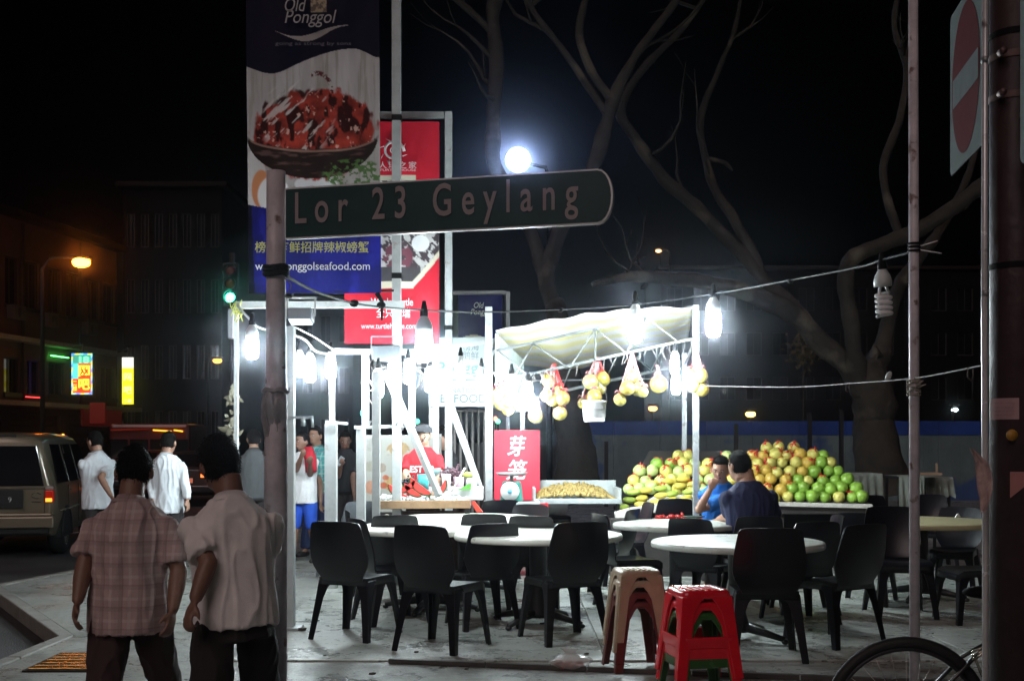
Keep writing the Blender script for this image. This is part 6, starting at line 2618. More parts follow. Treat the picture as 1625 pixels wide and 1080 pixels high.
for k, (px, py, w, h, lab) in enumerate(((856, 808, 24, 20, 'red plastic crate at the left foot of the longan tray'), (802, 812, 40, 14, 'red crate on the floor shelf below the scale table'))):
    a, b = P(px - w / 2, py - h / 2, 13.4), P(px + w / 2, py + h / 2, 13.4)
    t = thing('red_crate', (px * 0 + (a.x + b.x) / 2, 13.4, b.z), lab, 'crate')
    for j in range(3):
        mb = MB()
        z = b.z + (a.z - b.z) * (j + .5) / 3
        hh_ = (a.z - b.z) / 3 * .8
        mb.box(((a.x + b.x) / 2, 13.4, z), (b.x - a.x, .012, hh_))
        mb.box(((a.x + b.x) / 2, 13.7, z), (b.x - a.x, .012, hh_))
        mb.box((a.x, 13.55, z), (.012, .30, hh_))
        mb.box((b.x, 13.55, z), (.012, .30, hh_))
        mb.build('crate_slat', M('crate_red', (.55, .02, .03), .4), t)
    mb = MB()
    for x_ in (a.x, b.x):
        for y_ in (13.4, 13.7):
            mb.box((x_, y_, (a.z + b.z) / 2), (.03, .03, a.z - b.z))
    mb.box(((a.x + b.x) / 2, 13.55, b.z + .01), (b.x - a.x, .3, .015))
    mb.build('crate_frame', M('crate_red', (.55, .02, .03), .4), t)
    mb = MB()
    mb.box(((a.x + b.x) / 2, 13.55, b.z / 2 - .005), (b.x - a.x, .3, b.z - .012))
    tag(mb.build('crate_stand', darkw, None), 'dark box under the ' + ('left' if k else 'right') + ' red crate', 'box')

# --- cloth covered stands in the dark at the right
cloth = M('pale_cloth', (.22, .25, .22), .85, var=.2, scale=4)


def cloth_stand(px0, px1, py0, py1, Y, lab, seed, legz=0):
    a, b = P(px0, py0, Y), P(px1, py1, Y)
    t = thing('covered_stand', ((a.x + b.x) / 2, Y + .3, 0), lab, 'stand')
    mb = MB()
    mb.box(((a.x + b.x) / 2, Y + .32, a.z - .02), (b.x - a.x + .02, .6, .03))
    for x in (a.x + .03, b.x - .03):
        for y in (Y + .06, Y + .58):
            mb.bar((x, y, 0), (x, y, a.z - .04), .035)
    mb.build('table_frame', dp, t)
    mb = MB()
    n = 30
    rows = []
    r2 = random.Random(seed)
    hem = [r2.uniform(-.05, .05) for _ in range(8)]
    for j in range(9):
        v_ = j / 8
        r_ = []
        for i in range(n):
            u_ = i / (n - 1)
            hz_ = hem[int(u_ * 7)] * (1 - (u_ * 7) % 1) + hem[min(7, int(u_ * 7) + 1)] * ((u_ * 7) % 1)
            z = a.z - (a.z - b.z + hz_) * v_
            r_.append(Vector((a.x + (b.x - a.x) * u_, Y - .01 - .05 * v_ * (1 + math.sin(u_ * 26 + seed)), z)))
        rows.append(r_)
    top = [[Vector((a.x + (b.x - a.x) * i / (n - 1), Y + .6, a.z)) for i in range(n)]]
    mb.rings(top + rows, cap=False, closed=False)
    mb.build('cloth', cloth, t)


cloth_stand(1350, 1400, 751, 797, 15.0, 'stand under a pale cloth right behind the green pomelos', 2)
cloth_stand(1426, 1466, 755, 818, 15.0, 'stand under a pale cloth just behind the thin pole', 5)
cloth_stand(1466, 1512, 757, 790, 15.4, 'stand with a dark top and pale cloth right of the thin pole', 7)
mb = MB()
a = P(1470, 750, 15.2)
mb.box((a.x, 15.2, a.z - .01), (.3, .3, .03))
mb.bar((a.x + .13, 15.2, a.z), (a.x + .13, 15.2, a.z + .12), .02)
tag(mb.build('dustpan', M('pan_wood', (.28, .18, .12), .6), None), 'small brown tray with upright handle on the covered stand', 'tray')
# ------------------------------------------------------------------ people
skin_m = M('skin', (0.34, 0.19, 0.13), 0.5, var=.12, scale=14, bump=.08, bscale=150)
skin_d = M('skin_dark', (0.22, 0.115, 0.08), 0.5, var=.12, scale=14, bump=.08, bscale=150)
hair_m = M('black_hair', (0.006, 0.005, 0.005), 0.7, spec=.12, var=.3, scale=30, bump=.8, bscale=120)
shoe_m = M('dark_shoe', (.02, .018, .018), .5)


def fuse(mb, voxel, smooth=3):
    me = mb.mesh('fused', None)
    o = bpy.data.objects.new('fused', me)
    C.objects.link(o)
    r = o.modifiers.new('r', 'REMESH')
    r.mode = 'VOXEL'
    r.voxel_size = voxel
    s = o.modifiers.new('s', 'SMOOTH')
    s.factor = .5
    s.iterations = smooth
    bpy.context.view_layer.update()
    out = bpy.data.meshes.new_from_object(o.evaluated_get(bpy.context.evaluated_depsgraph_get()))
    bpy.data.objects.remove(o, do_unlink=True)
    out.polygons.foreach_set('use_smooth', [True] * len(out.polygons))
    return out


def crease(me, amp, seed, kx=9, kz=2.2, sag=None):
    n = len(me.vertices)
    nr = [v.normal.copy() for v in me.vertices]
    for i, v in enumerate(me.vertices):
        p = v.co
        q = Vector((p.x * kx + seed, p.y * kx, p.z * kz + .6 * p.x * kx * .3))
        f = mnoise.noise(q)
        f2 = 1 - abs(mnoise.noise(q * 1.9 + Vector((5, 2, 1)))) * 2
        v.co = p + nr[i] * amp * (f * 1.1 + max(0, f2) ** 2 * .9 - .3)
    me.update()


def link_part(name, me, mat, parent):
    me.name = name
    me.materials.clear()
    me.materials.append(mat)
    o = bpy.data.objects.new(name, me)
    C.objects.link(o)
    o.parent = parent
    return o


def hand(mb, w, d, n, curl=.5, k=1.0, thumb=1):
    d, n = Vector(d).normalized(), Vector(n).normalized()
    n = (n - d * n.dot(d)).normalized()
    s = d.cross(n)
    R_ = Matrix((s, n, d)).transposed()
    mb.ell(w + d * .045 * k, (.040 * k, .015 * k, .052 * k), 12, 8, R_)
    for i, (off, L) in enumerate(((-.030, .062), (-.010, .074), (.010, .070), (.029, .056))):
        b = w + d * .082 * k + s * off * k
        pts = [w + d * .05 * k + s * off * .8 * k, b]
        dd_ = d.copy()
        for j in range(3):
            dd_ = (Matrix.Rotation(curl * (.6 + .3 * j) * (1 + .12 * i), 3, s) @ dd_)
            if dd_.dot(n) < 0 and j == 0:
                dd_ = (Matrix.Rotation(-curl * (.6 + .3 * j) * 2 * (1 + .12 * i), 3, s) @ dd_)
            pts.append(pts[-1] + dd_ * L * k * (.42, .32, .26)[j])
        mb.tube(pts, [.009 * k, .0095 * k, .0088 * k, .008 * k, .006 * k], 8)
    b = w + d * .03 * k - s * .03 * k * thumb
    mb.tube([w + d * .015 * k, b, b + (d * .7 - s * thumb * .6 + n * .4).normalized() * .035 * k, b + (d * .9 - s * thumb * .35 + n * .5).normalized() * .062 * k], [.013 * k, .012 * k, .010 * k, .007 * k], 8)


def person(loc, facing, lab, sc=1.0, hz=.92, lean=0, side=0, twist=0, girth=1.0, head=(0, 0, 0), el=None, wr=None, kn=None, an=None,
           shirt=None, sleeve='short', hem=.10, trousers=None, skin=None, vox=.013, hair='short', face=False, curl=.5, palm=None, fold=.008, shorts=False,
           collar=True, hshift=(0, 0, 0)):
    """el, wr, kn, an: (right, left) points; a tuple is local, a Vector is a world point"""
    skin = skin or skin_m
    t = thing('person', loc, lab, 'person', None, rad(facing))
    t.scale = (sc, sc, sc)
    Mi = (Matrix.Translation(Vector(loc)) @ Matrix.Rotation(rad(facing), 4, 'Z') @ Matrix.Scale(sc, 4)).inverted()

    def loc_(p):
        return Mi @ p if isinstance(p, Vector) else Vector(p)
    H_ = Vector((0, 0, hz))
    U = Matrix.Translation(H_) @ Matrix.Rotation(rad(twist), 4, 'Z') @ Matrix.Rotation(rad(-lean), 4, 'X') @ Matrix.Rotation(rad(side), 4, 'Y')
    up = lambda x, y, z: U @ Vector((x, y, z))
    g_ = girth
    sh = [up(.162 * g_, 0, .372), up(-.162 * g_, 0, .372)]
    el = [loc_(p) for p in (el or ((.25, -.02, hz + .17), (-.25, -.02, hz + .17)))]
    wr = [loc_(p) for p in (wr or ((.27, .06, hz - .07), (-.27, .06, hz - .07)))]
    kn = [loc_(p) for p in (kn or ((.10, .04, .50), (-.10, -.02, .50)))]
    an = [loc_(p) for p in (an or ((.11, .10, .08), (-.11, -.16, .08)))]
    hp = [Vector((.085, 0, hz - .02)), Vector((-.085, 0, hz - .02))]
    # -- body
    mb = MB()
    secs = [(-.10, .145, .10), (0, .150, .105), (.12, .130, .092), (.26, .150, .105), (.34, .165, .108), (.40, .145, .096), (.44, .112, .085), (.475, .076, .068), (.52, .055, .055)]

    def loft(mb, secs, grow=0.0, fwd=0.0):
        rings = []
        for z, rx, ry in secs:
            rx, ry = rx * g_ + grow, ry * (1 + (g_ - 1) * 1.3) + grow
            rings.append([up(rx * math.cos(a_) * abs(math.cos(a_)) ** -.12 if abs(math.cos(a_)) > .05 else rx * math.cos(a_), ry * math.sin(a_) + fwd, z) for a_ in [2 * math.pi * k / 24 for k in range(24)]])
        mb.rings(rings, cap=True)
    loft(mb, secs)
    mb.tube([up(0, -.005, .46), up(0, .012, .60)], [.064, .055], 14)
    hy, hpit, hrol = head
    HM = U @ Matrix.Translation((hshift[0], hshift[1] + .012, .538 + hshift[2])) @ Matrix.Rotation(rad(hy), 4, 'Z') @ Matrix.Rotation(rad(-hpit), 4, 'X') @ Matrix.Rotation(rad(hrol), 4, 'Y')
    HR = HM.to_3x3()
    hd_ = lambda x, y, z: HM @ Vector((x, y, z))
    hc = hd_(0, .022, .095)
    mb.ell(hc, (.074, .093, .108), 20, 14, HR)
    mb.ell(hd_(0, .045, .035), (.056, .060, .058), 14, 10, HR)          # jaw
    mb.tube([hd_(0, -.01, -.02), hd_(0, .01, .06)], [.052, .056], 12)
    mb.tube([hd_(0, .108, .098), hd_(0, .124, .066), hd_(0, .106, .060)], [.008, .014, .010], 8)   # nose
    mb.ell(hd_(0, .098, .112), (.05, .018, .012), 10, 6, HR)            # brow
    for s_ in (1, -1):
        mb.ell(hd_(s_ * .083, .004, .080), (.013, .021, .034), 10, 8, HR)
    for i in range(2):
        r_ = 1.0 + (g_ - 1) * .8
        mb.ell(sh[i], (.046 * r_, .046 * r_, .046 * r_), 12, 8)
        mid = sh[i].lerp(el[i], .5)
        mb.tube([sh[i], mid, el[i]], [.043 * r_, .042 * r_, .037 * r_], 14)
        mid = el[i].lerp(wr[i], .35)
        mb.tube([el[i], mid, wr[i]], [.039 * r_, .040 * r_, .027], 14)
        mb.ell(el[i], (.040 * r_,) * 3, 10, 8)
        d = (wr[i] - el[i]).normalized()
        n = Vector(palm[i]) if palm else Vector((-1 if i == 0 else 1, 0, 0))
        cu = curl if not hasattr(curl, '__len__') else curl[i]
        hand(mb, wr[i], d if d.length > 0 else Vector((0, 0, -1)), n, cu, 1.0, 1 if i == 0 else -1)
        mb.ell(hp[i], (.076 * g_,) * 3, 12, 8)
        mb.tube([hp[i], hp[i].lerp(kn[i], .5), kn[i]], [.074 * g_, .075 * g_, .055], 14)
        mb.ell(kn[i], (.056,) * 3, 10, 8)
        mb.tube([kn[i], kn[i].lerp(an[i], .35), an[i]], [.054, .056, .036], 14)
        f = an[i] + Vector((0, .02, -.03))
        mb.tube([an[i], f, f + Vector((0, .10, -.015)), f + Vector((0, .15, -.02))], [.036, .036, .030, .018], 10)
    body = fuse(mb, min(vox, .011) if vox < .012 else vox, 2)
    link_part('body', body, skin, t)
    # -- shirt
    if shirt:
        mb = MB()
        s2 = [(-hem, .158, .120), (0, .158, .118), (.12, .148, .108), (.26, .160, .116), (.34, .170, .116), (.40, .150, .104), (.44, .117, .093), (.47, .084, .078), (.495, .07, .068)]
        loft(mb, s2, .021)
        for i in range(2):
            r_ = 1.0 + (g_ - 1) * .8
            mb.ell(sh[i] + (up(0, 0, 0) - up(0, 0, .008)), (.061 * r_,) * 3, 12, 8)
            if sleeve == 'short':
                e = sh[i].lerp(el[i], .80)
                mb.tube([sh[i].lerp(up(0, 0, .38), .3), sh[i], sh[i].lerp(el[i], .4), e], [.056 * r_, .057 * r_, .061 * r_, .069 * r_], 16)
            else:
                mb.tube([sh[i].lerp(up(0, 0, .38), .3), sh[i], sh[i].lerp(el[i], .5), el[i], el[i].lerp(wr[i], .5), wr[i] - (wr[i] - el[i]).normalized() * .01], [.062 * r_, .060 * r_, .056 * r_, .052 * r_, .047, .038], 16)
                mb.ell(el[i], (.054 * r_,) * 3, 10, 8)
        me = fuse(mb, vox, 2)
        crease(me, fold, random.uniform(0, 50))
        so = link_part('shirt', me, shirt, t)
        if collar:
            mb = MB()
            rows = []
            for z, r_ in ((.470, .074), (.505, .064), (.512, .066), (.478, .088)):
                rows.append([up(r_ * math.cos(a_), r_ * math.sin(a_) * 1.0, z - .018 * math.sin(a_)) for a_ in [2 * math.pi * k / 20 for k in range(20)]])
            mb.rings(rows, cap=False)
            mb.build('collar', shirt, t, world=False)
    # -- trousers
    if trousers:
        mb = MB()
        s3 = [(-.12, .148, .112), (0, .152, .108), (.07, .142, .102)]
        loft(mb, s3, .010)
        for i in range(2):
            mb.ell(hp[i], (.086 * g_,) * 3, 12, 8)
            mb.tube([hp[i], hp[i].lerp(kn[i], .4), kn[i]], [.086 * g_, .092 * g_, .078], 16)
            mb.ell(kn[i], (.078,) * 3, 12, 8)
            if not shorts:
                mb.tube([kn[i], kn[i].lerp(an[i], .5), an[i] + (kn[i] - an[i]).normalized() * .02], [.078, .072, .066], 16)
        me = fuse(mb, vox, 2)
        crease(me, fold * .9, random.uniform(0, 50), 7, 2.5)
        link_part('trousers', me, trousers, t)
    for i in range(2):
        f = an[i] + Vector((0, .02, -.045))
        mb = MB()
        mb.tube([f + Vector((0, -.07, 0)), f, f + Vector((0, .09, -.006)), f + Vector((0, .15, -.012))], [.030, .042, .040, .022], 12)
        mb.build('shoe', shoe_m, t, world=False)
    # -- hair
    mb = MB()

    def hf(q):
        r_ = 1.0 + .05 * mnoise.noise(q * 5) + .03 * mnoise.noise(q * 13)
        def ss(a, b, x):
            t_ = max(0, min(1, (x - a) / (b - a)))
            return t_ * t_ * (3 - 2 * t_)
        low = -.82 + .84 * ss(-.25, .55, q.y) + .06 * mnoise.noise(q * 7)
        r_ *= 1 - .22 * (1 - ss(low - .10, low + .16, q.z))
        face_ = ss(.15, .45, q.y) * (1 - ss(.42, .62, q.z + .08 * mnoise.noise(q * 6)))
        r_ *= 1 - .16 * face_
        return q * r_
    k = 1.05 if hair != 'thick' else 1.11
    mb.ell(hd_(0, .012, .108), (.079 * k, .097 * k, .104 * (k + .02)), 40, 28, HR, fn=hf)
    # short strands that roughen the outline
    rs_ = random.Random(int(abs(loc[0]) * 1000))
    cen_ = hd_(0, .012, .108)
    base_v = [Vector(v) for v in mb.v]
    for v in base_v:
        o_ = v - cen_
        rel = HR.inverted() @ o_
        q_ = Vector((rel.x / (.079 * k), rel.y / (.097 * k), rel.z / (.104 * (k + .02))))
        if q_.length < .93:
            continue
        for _ in range(3 if vox < .0105 else 1):
            d_ = (o_.normalized() * .55 + HR @ Vector((rs_.uniform(-.7, .7), rs_.uniform(-.7, .3), rs_.uniform(-1.1, .25)))).normalized()
            s_ = d_.orthogonal().normalized() * .0016
            p_ = v + Vector((rs_.uniform(-.006, .006), rs_.uniform(-.006, .006), rs_.uniform(-.006, .006)))
            L_ = rs_.uniform(.005, .014)
            mb.add([p_ - s_ * 1.6, p_ + s_ * 1.6, p_ + d_ * L_ + Vector((0, 0, -.004))], [(0, 1, 2)])
    if hair == 'bun':
        mb.ell(hd_(0, -.02, .235), (.04, .04, .03), 12, 8, HR)
    mb.build('hair', hair_m, t, world=False)
    if face:
        for s_ in (1, -1):
            mb = MB()
            mb.ell(hd_(s_ * .030, .101, .095), (.014, .008, .008), 10, 8, HR)
            e_ = mb.build('eye', M('eye_white', (.5, .48, .45), .25, var=0), t, world=False)
            mb = MB()
            mb.ell(hd_(s_ * .030, .108, .095), (.006, .003, .006), 8, 6, HR)
            mb.build('iris', M('eye_dark', (.01, .008, .006), .15, var=0), e_, world=False)
            mb = MB()
            mb.tube([hd_(s_ * .016, .115, .114), hd_(s_ * .032, .112, .119), hd_(s_ * .048, .098, .114)], [.004, .0045, .002], 6)
            mb.build('eyebrow', hair_m, t, world=False)
        mb = MB()
        mb.tube([hd_(-.024, .098, .034), hd_(0, .107, .036), hd_(.024, .098, .034)], [.003, .0065, .003], 8)
        mb.tube([hd_(-.020, .098, .029), hd_(0, .106, .027), hd_(.020, .098, .029)], [.003, .007, .003], 8)
        mb.build('lips', M('lip', (.30, .10, .08), .4), t, world=False)
    return t, up, hd_


def fabric(name, base, rough=.85, **k):
    return M(name, base, rough, var=k.pop('var', .10), scale=k.pop('scale', 9), bump=.25, bscale=260, **k)


def plaid(name, base, line, k=24, line2=None):
    if name in MATS: return MATS[name]
    m = fabric(name, base)
    nt = m.node_tree
    b = nt.nodes['Principled BSDF']
    src = b.inputs['Base Color'].links[0].from_socket
    tc = nt.nodes.new('ShaderNodeTexCoord')
    sep = nt.nodes.new('ShaderNodeSeparateXYZ')
    nt.links.new(tc.outputs['Object'], sep.inputs[0])
    last = src
    for axis, kk, wid, c, f in (('X', k, .30, line, .45), ('Z', k * .9, .30, line, .4), ('X', k * .5, .22, line2 or line, .45), ('Z', k * .45, .22, line2 or line, .4)):
        mu = nt.nodes.new('ShaderNodeMath')
        mu.operation = 'MULTIPLY'
        mu.inputs[1].default_value = kk
        nt.links.new(sep.outputs[axis], mu.inputs[0])
        fr = nt.nodes.new('ShaderNodeMath')
        fr.operation = 'FRACT'
        nt.links.new(mu.outputs[0], fr.inputs[0])
        lt = nt.nodes.new('ShaderNodeMath')
        lt.operation = 'LESS_THAN'
        lt.inputs[1].default_value = wid
        nt.links.new(fr.outputs[0], lt.inputs[0])
        fm_ = nt.nodes.new('ShaderNodeMath')
        fm_.operation = 'MULTIPLY'
        fm_.inputs[1].default_value = f
        nt.links.new(lt.outputs[0], fm_.inputs[0])
        mx = nt.nodes.new('ShaderNodeMix')
        mx.data_type = 'RGBA'
        nt.links.new(fm_.outputs[0], mx.inputs['Factor'])
        nt.links.new(last, mx.inputs['A'])
        mx.inputs['B'].default_value = (*c, 1)
        last = mx.outputs['Result']
    nt.links.new(last, b.inputs['Base Color'])
    return m


sh_plaid = plaid('shirt_plaid', (.46, .34, .32), (.66, .56, .54), 22, (.20, .12, .12))
sh_white = fabric('shirt_white', (.82, .79, .76))
tr_dark = fabric('trousers_dark', (.022, .017, .018))
tr_brown = fabric('trousers_brown', (.05, .028, .028))

# the two men walking away at the front left
random.seed(3)
y1 = 5.1
person((P(205, 0, y1).x, y1, 0), -3, 'man in a plaid short sleeved shirt walking away at the front left', .895, girth=1.05, lean=3, head=(8, 7, 0), hshift=(0, .01, .012),
       el=(P(284, 905, 5.08), P(134, 895, 5.06)), wr=(P(274, 968, 5.0), P(123, 955, 4.98)), shirt=sh_plaid, hem=.13, trousers=tr_brown, skin=skin_d, vox=.009,
       kn=((.10, .20, .52), (-.09, -.10, .48)), an=((.11, .30, .08), (-.11, -.36, .16)), curl=.55, palm=((-1, .2, 0), (1, .2, 0)), fold=.015, hair='short')
y2 = 4.76
person((P(374, 0, y2).x, y2, 0), 24, 'man in a loose white short sleeved shirt walking away beside the sign pole', .915, girth=1.0, lean=4, side=-2, head=(12, 6, -4),
       el=(P(420, 885, 4.86), P(331, 893, 4.62)), wr=(P(428, 935, 4.95), P(309, 952, 4.56)), shirt=sh_white, hem=.06, trousers=tr_dark, skin=skin_d, vox=.009,
       kn=((.16, .20, .51), (-.13, -.10, .49)), an=((.21, .30, .08), (-.17, -.30, .13)), curl=.6, palm=((-1, 0, 0), (1, .3, 0)), fold=.012, hair='thick', hshift=(-.02, .02, .018))
# white shirted men further off
sh_cool = fabric('shirt_cool_white', (.66, .70, .74))
person((P(155, 0, 14.4).x, 14.4, -.12), 38, 'man in a white short sleeved shirt looking left beside the van', 1.06, lean=2, head=(20, 10, 0),
       el=(P(160, 757, 14.2), P(140, 760, 14.5)), wr=(P(176, 786, 14.1), P(142, 790, 14.4)), shirt=sh_cool, hem=.14, trousers=tr_dark, vox=.013, fold=.010)
person((P(264, 0, 13.6).x, 13.6, -.12), -14, 'man in a pale blue white long sleeved shirt walking away in the road', 1.05, lean=1, girth=1.05, head=(6, 8, 0),
       el=(P(292, 755, 13.55), P(239, 758, 13.6)), wr=(P(297, 792, 13.5), P(243, 792, 13.5)), shirt=sh_cool, sleeve='long', hem=.13, trousers=tr_dark, vox=.012, fold=.012)
person((P(403, 0, 14.6).x, 14.6, 0), 15, 'person in a dark grey shirt half hidden behind the sign pole', 1.0, head=(10, 0, 0),
       shirt=fabric('shirt_dark_grey', (.07, .075, .08)), trousers=tr_dark, vox=.016, fold=.008)
person((P(482, 0, 15.0).x, 15.0, 0), 155, 'man in a white shirt with red sleeves and bright blue shorts behind the white post', .98, head=(-20, 0, 0), face=True, skin=skin_d,
       el=(P(470, 745, 14.8), P(492, 752, 14.8)), wr=(P(478, 725, 14.6), P(492, 735, 14.55)), shirt=fabric('shirt_white_b', (.75, .76, .78)), hem=.16,
       trousers=fabric('shorts_blue', (.02, .09, .55)), shorts=True, vox=.014, palm=((0, 0, 1), (0, 0, 1)))
mb = MB()
c = P(490, 738, 14.75)
mb.tube([P(488, 712, 14.88), P(493, 728, 14.82), P(494, 748, 14.78)], [.07, .075, .07], 14)
tag(mb.build('red_sleeve', fabric('sleeve_red', (.55, .02, .04)), None), 'bright red towel over the arm of the man in blue shorts', 'towel')
person((P(503, 0, 15.9).x, 15.9, 0), 150, 'man in a teal checked shirt and jeans behind the man in blue shorts', 1.03, head=(0, 0, 0), face=True,
       el=(P(508, 765, 15.7), P(490, 765, 15.9)), wr=(P(509, 798, 15.6), P(488, 795, 15.7)), shirt=plaid('shirt_teal', (.04, .30, .28), (.5, .6, .6), 20, (.02, .08, .15)), hem=.12,
       trousers=fabric('jeans', (.03, .05, .14)), vox=.014)
person((P(548, 0, 16.5).x, 16.5, 0), 170, 'person in black standing in the dark and holding a phone', 1.0, head=(20, 20, 0), face=True, skin=skin_d,
       el=(P(537, 755, 16.3), P(560, 755, 16.4)), wr=(P(541, 738, 16.1), P(562, 785, 16.3)), shirt=fabric('shirt_black', (.015, .015, .018)), trousers=tr_dark, vox=.016, palm=((0, 0, 1), (1, 0, 0)))
mb = MB()
mb.box(P(540, 731, 16.05), (.07, .01, .13), Matrix.Rotation(rad(35), 3, 'Y'))
tag(mb.build('phone', M('phone_silver', (.45, .5, .52), .25, metal=.4), None, bevel=.004), 'pale phone in the hand of the person in black', 'phone')
# vendor
vt, vup, vhd = person((P(671, 0, 13.2).x, 13.2, 0), 172, 'vendor in a red printed T-shirt behind the cut fruit counter', 1.03, head=(10, 8, 4), face=True, lean=-2,
       el=(P(644, 752, 13.1), P(699, 752, 13.1)), wr=(P(655, 775, 12.9), P(690, 776, 12.9)), shirt=fabric('shirt_crimson', (.42, .010, .018)), hem=.10, trousers=tr_dark, vox=.011, fold=.005, collar=False, skin=M('skin_fair', (.46, .28, .19), .5, var=.1, scale=14))
o = write('EST 53', P(669, 744, 13.045), (1, 0, 0), (0, 0, 1), .10, M('shirt_print', (.72, .70, .68), .8), None, width=.26, bold=.002, shear=.1)
o['label'] = 'white printed lettering across the vendor shirt'
bpy.context.view_layer.update()
mw = o.matrix_world.copy()
o.parent = vt
o.matrix_parent_inverse = (Matrix.Translation(vt.location) @ Matrix.Rotation(vt.rotation_euler.z, 4, 'Z') @ Matrix.Scale(1.03, 4)).inverted()
mb = MB()
mb.tube([P(668, 690, 13.1), P(671, 700, 13.08), P(675, 692, 13.1)], .008, 6)
mb.lathe([(.105, 0), (.10, .05), (.06, .085), (.001, .095)], P(671, 686, 13.16), 18)
mb.box(P(664, 684, 13.05), (.13, .12, .012))
tag(mb.build('cap', M('cap_black', (.02, .02, .025), .8), None), 'dark cap on the head of the red shirted vendor', 'cap')
person((P(708, 0, 14.3).x, 14.3, 0), 120, 'dark haired woman in black behind the grapes, with a purple hair tie', 1.0, head=(20, 20, 0), face=True, hair='bun',
       shirt=fabric('shirt_black', (.015, .015, .018)), trousers=tr_dark, vox=.016)
mb = MB()
hp_ = P(706, 688, 14.3)
for k in range(9):
    a_ = k * .7
    mb.ell(hp_ + Vector((.035 * math.cos(a_), .03 * math.sin(a_), .01 * (k % 2))), (.018, .018, .014), 8, 6)
tag(mb.build('hair_tie', M('tie_purple', (.40, .22, .62), .6), None), 'frilly purple hair tie on the dark haired woman', 'hair tie')

# the two seated men
hzs = .50
bl_ = fabric('shirt_royal', (.012, .14, .50))
Yh = 12.45
person((P(1143, 0, Yh).x, Yh, .016), 172, 'seated man in a bright blue T-shirt with his hand at his mouth', 1.10, hz=.50, lean=10, head=(-14, 8, -3), face=True,
       el=(P(1110, 806, 12.05), P(1166, 806, 12.05)) if False else (P(1166, 806, 12.1), P(1109, 808, 12.05)), wr=(P(1158, 826, 11.75), P(1127, 776, 12.0)), kn=((.12, .42, .50), (-.12, .42, .50)), an=((.13, .40, .08), (-.13, .42, .08)),
       shirt=bl_, hem=.05, trousers=tr_dark, vox=.010, collar=False, curl=(.5, 1.0), palm=((0, 0, -1), (0, -1, .3)), skin=M('skin_tan', (.40, .22, .15), .5, var=.12, scale=14))
Yi = 10.85
person((P(1192, 0, Yi).x, Yi, .016), 16, 'seated man in a navy T-shirt seen from behind', 1.13, hz=.51, lean=7, girth=1.16, head=(14, 6, 4), hshift=(-.045, .01, 0),
       el=(P(1225, 822, 11.1), P(1160, 818, 11.1)), wr=(P(1200, 824, 11.5), P(1140, 824, 11.5)), kn=((.13, .42, .50), (-.13, .42, .50)), an=((.14, .40, .08), (-.14, .42, .08)),
       shirt=fabric('shirt_navy', (.018, .022, .07)), hem=.08, trousers=tr_dark, vox=.010, collar=False, palm=((0, 0, -1), (0, 0, -1)), curl=.4, hair='thick', skin=M('skin_tan', (.40, .22, .15), .5, var=.12, scale=14))
# ------------------------------------------------------------------ vehicles
tyre = M('tyre_rubber', (.012, .012, .012), .7, var=.2, scale=30)
alloy = M('alloy_rim', (.45, .44, .40), .3, metal=.8)
chrome = M('chrome_trim', (.6, .55, .45), .15, metal=1, var=.05)
van_paint = M('van_champagne', (.20, .165, .115), .3, metal=.35, var=0, coat=.5)
red_lens = M('tail_red', (.35, .01, .008), .2, emit=(1, .04, .01), estr=.12)
amb = lamp_mat('tail_lit', (1.0, .32, .03), 2.6)


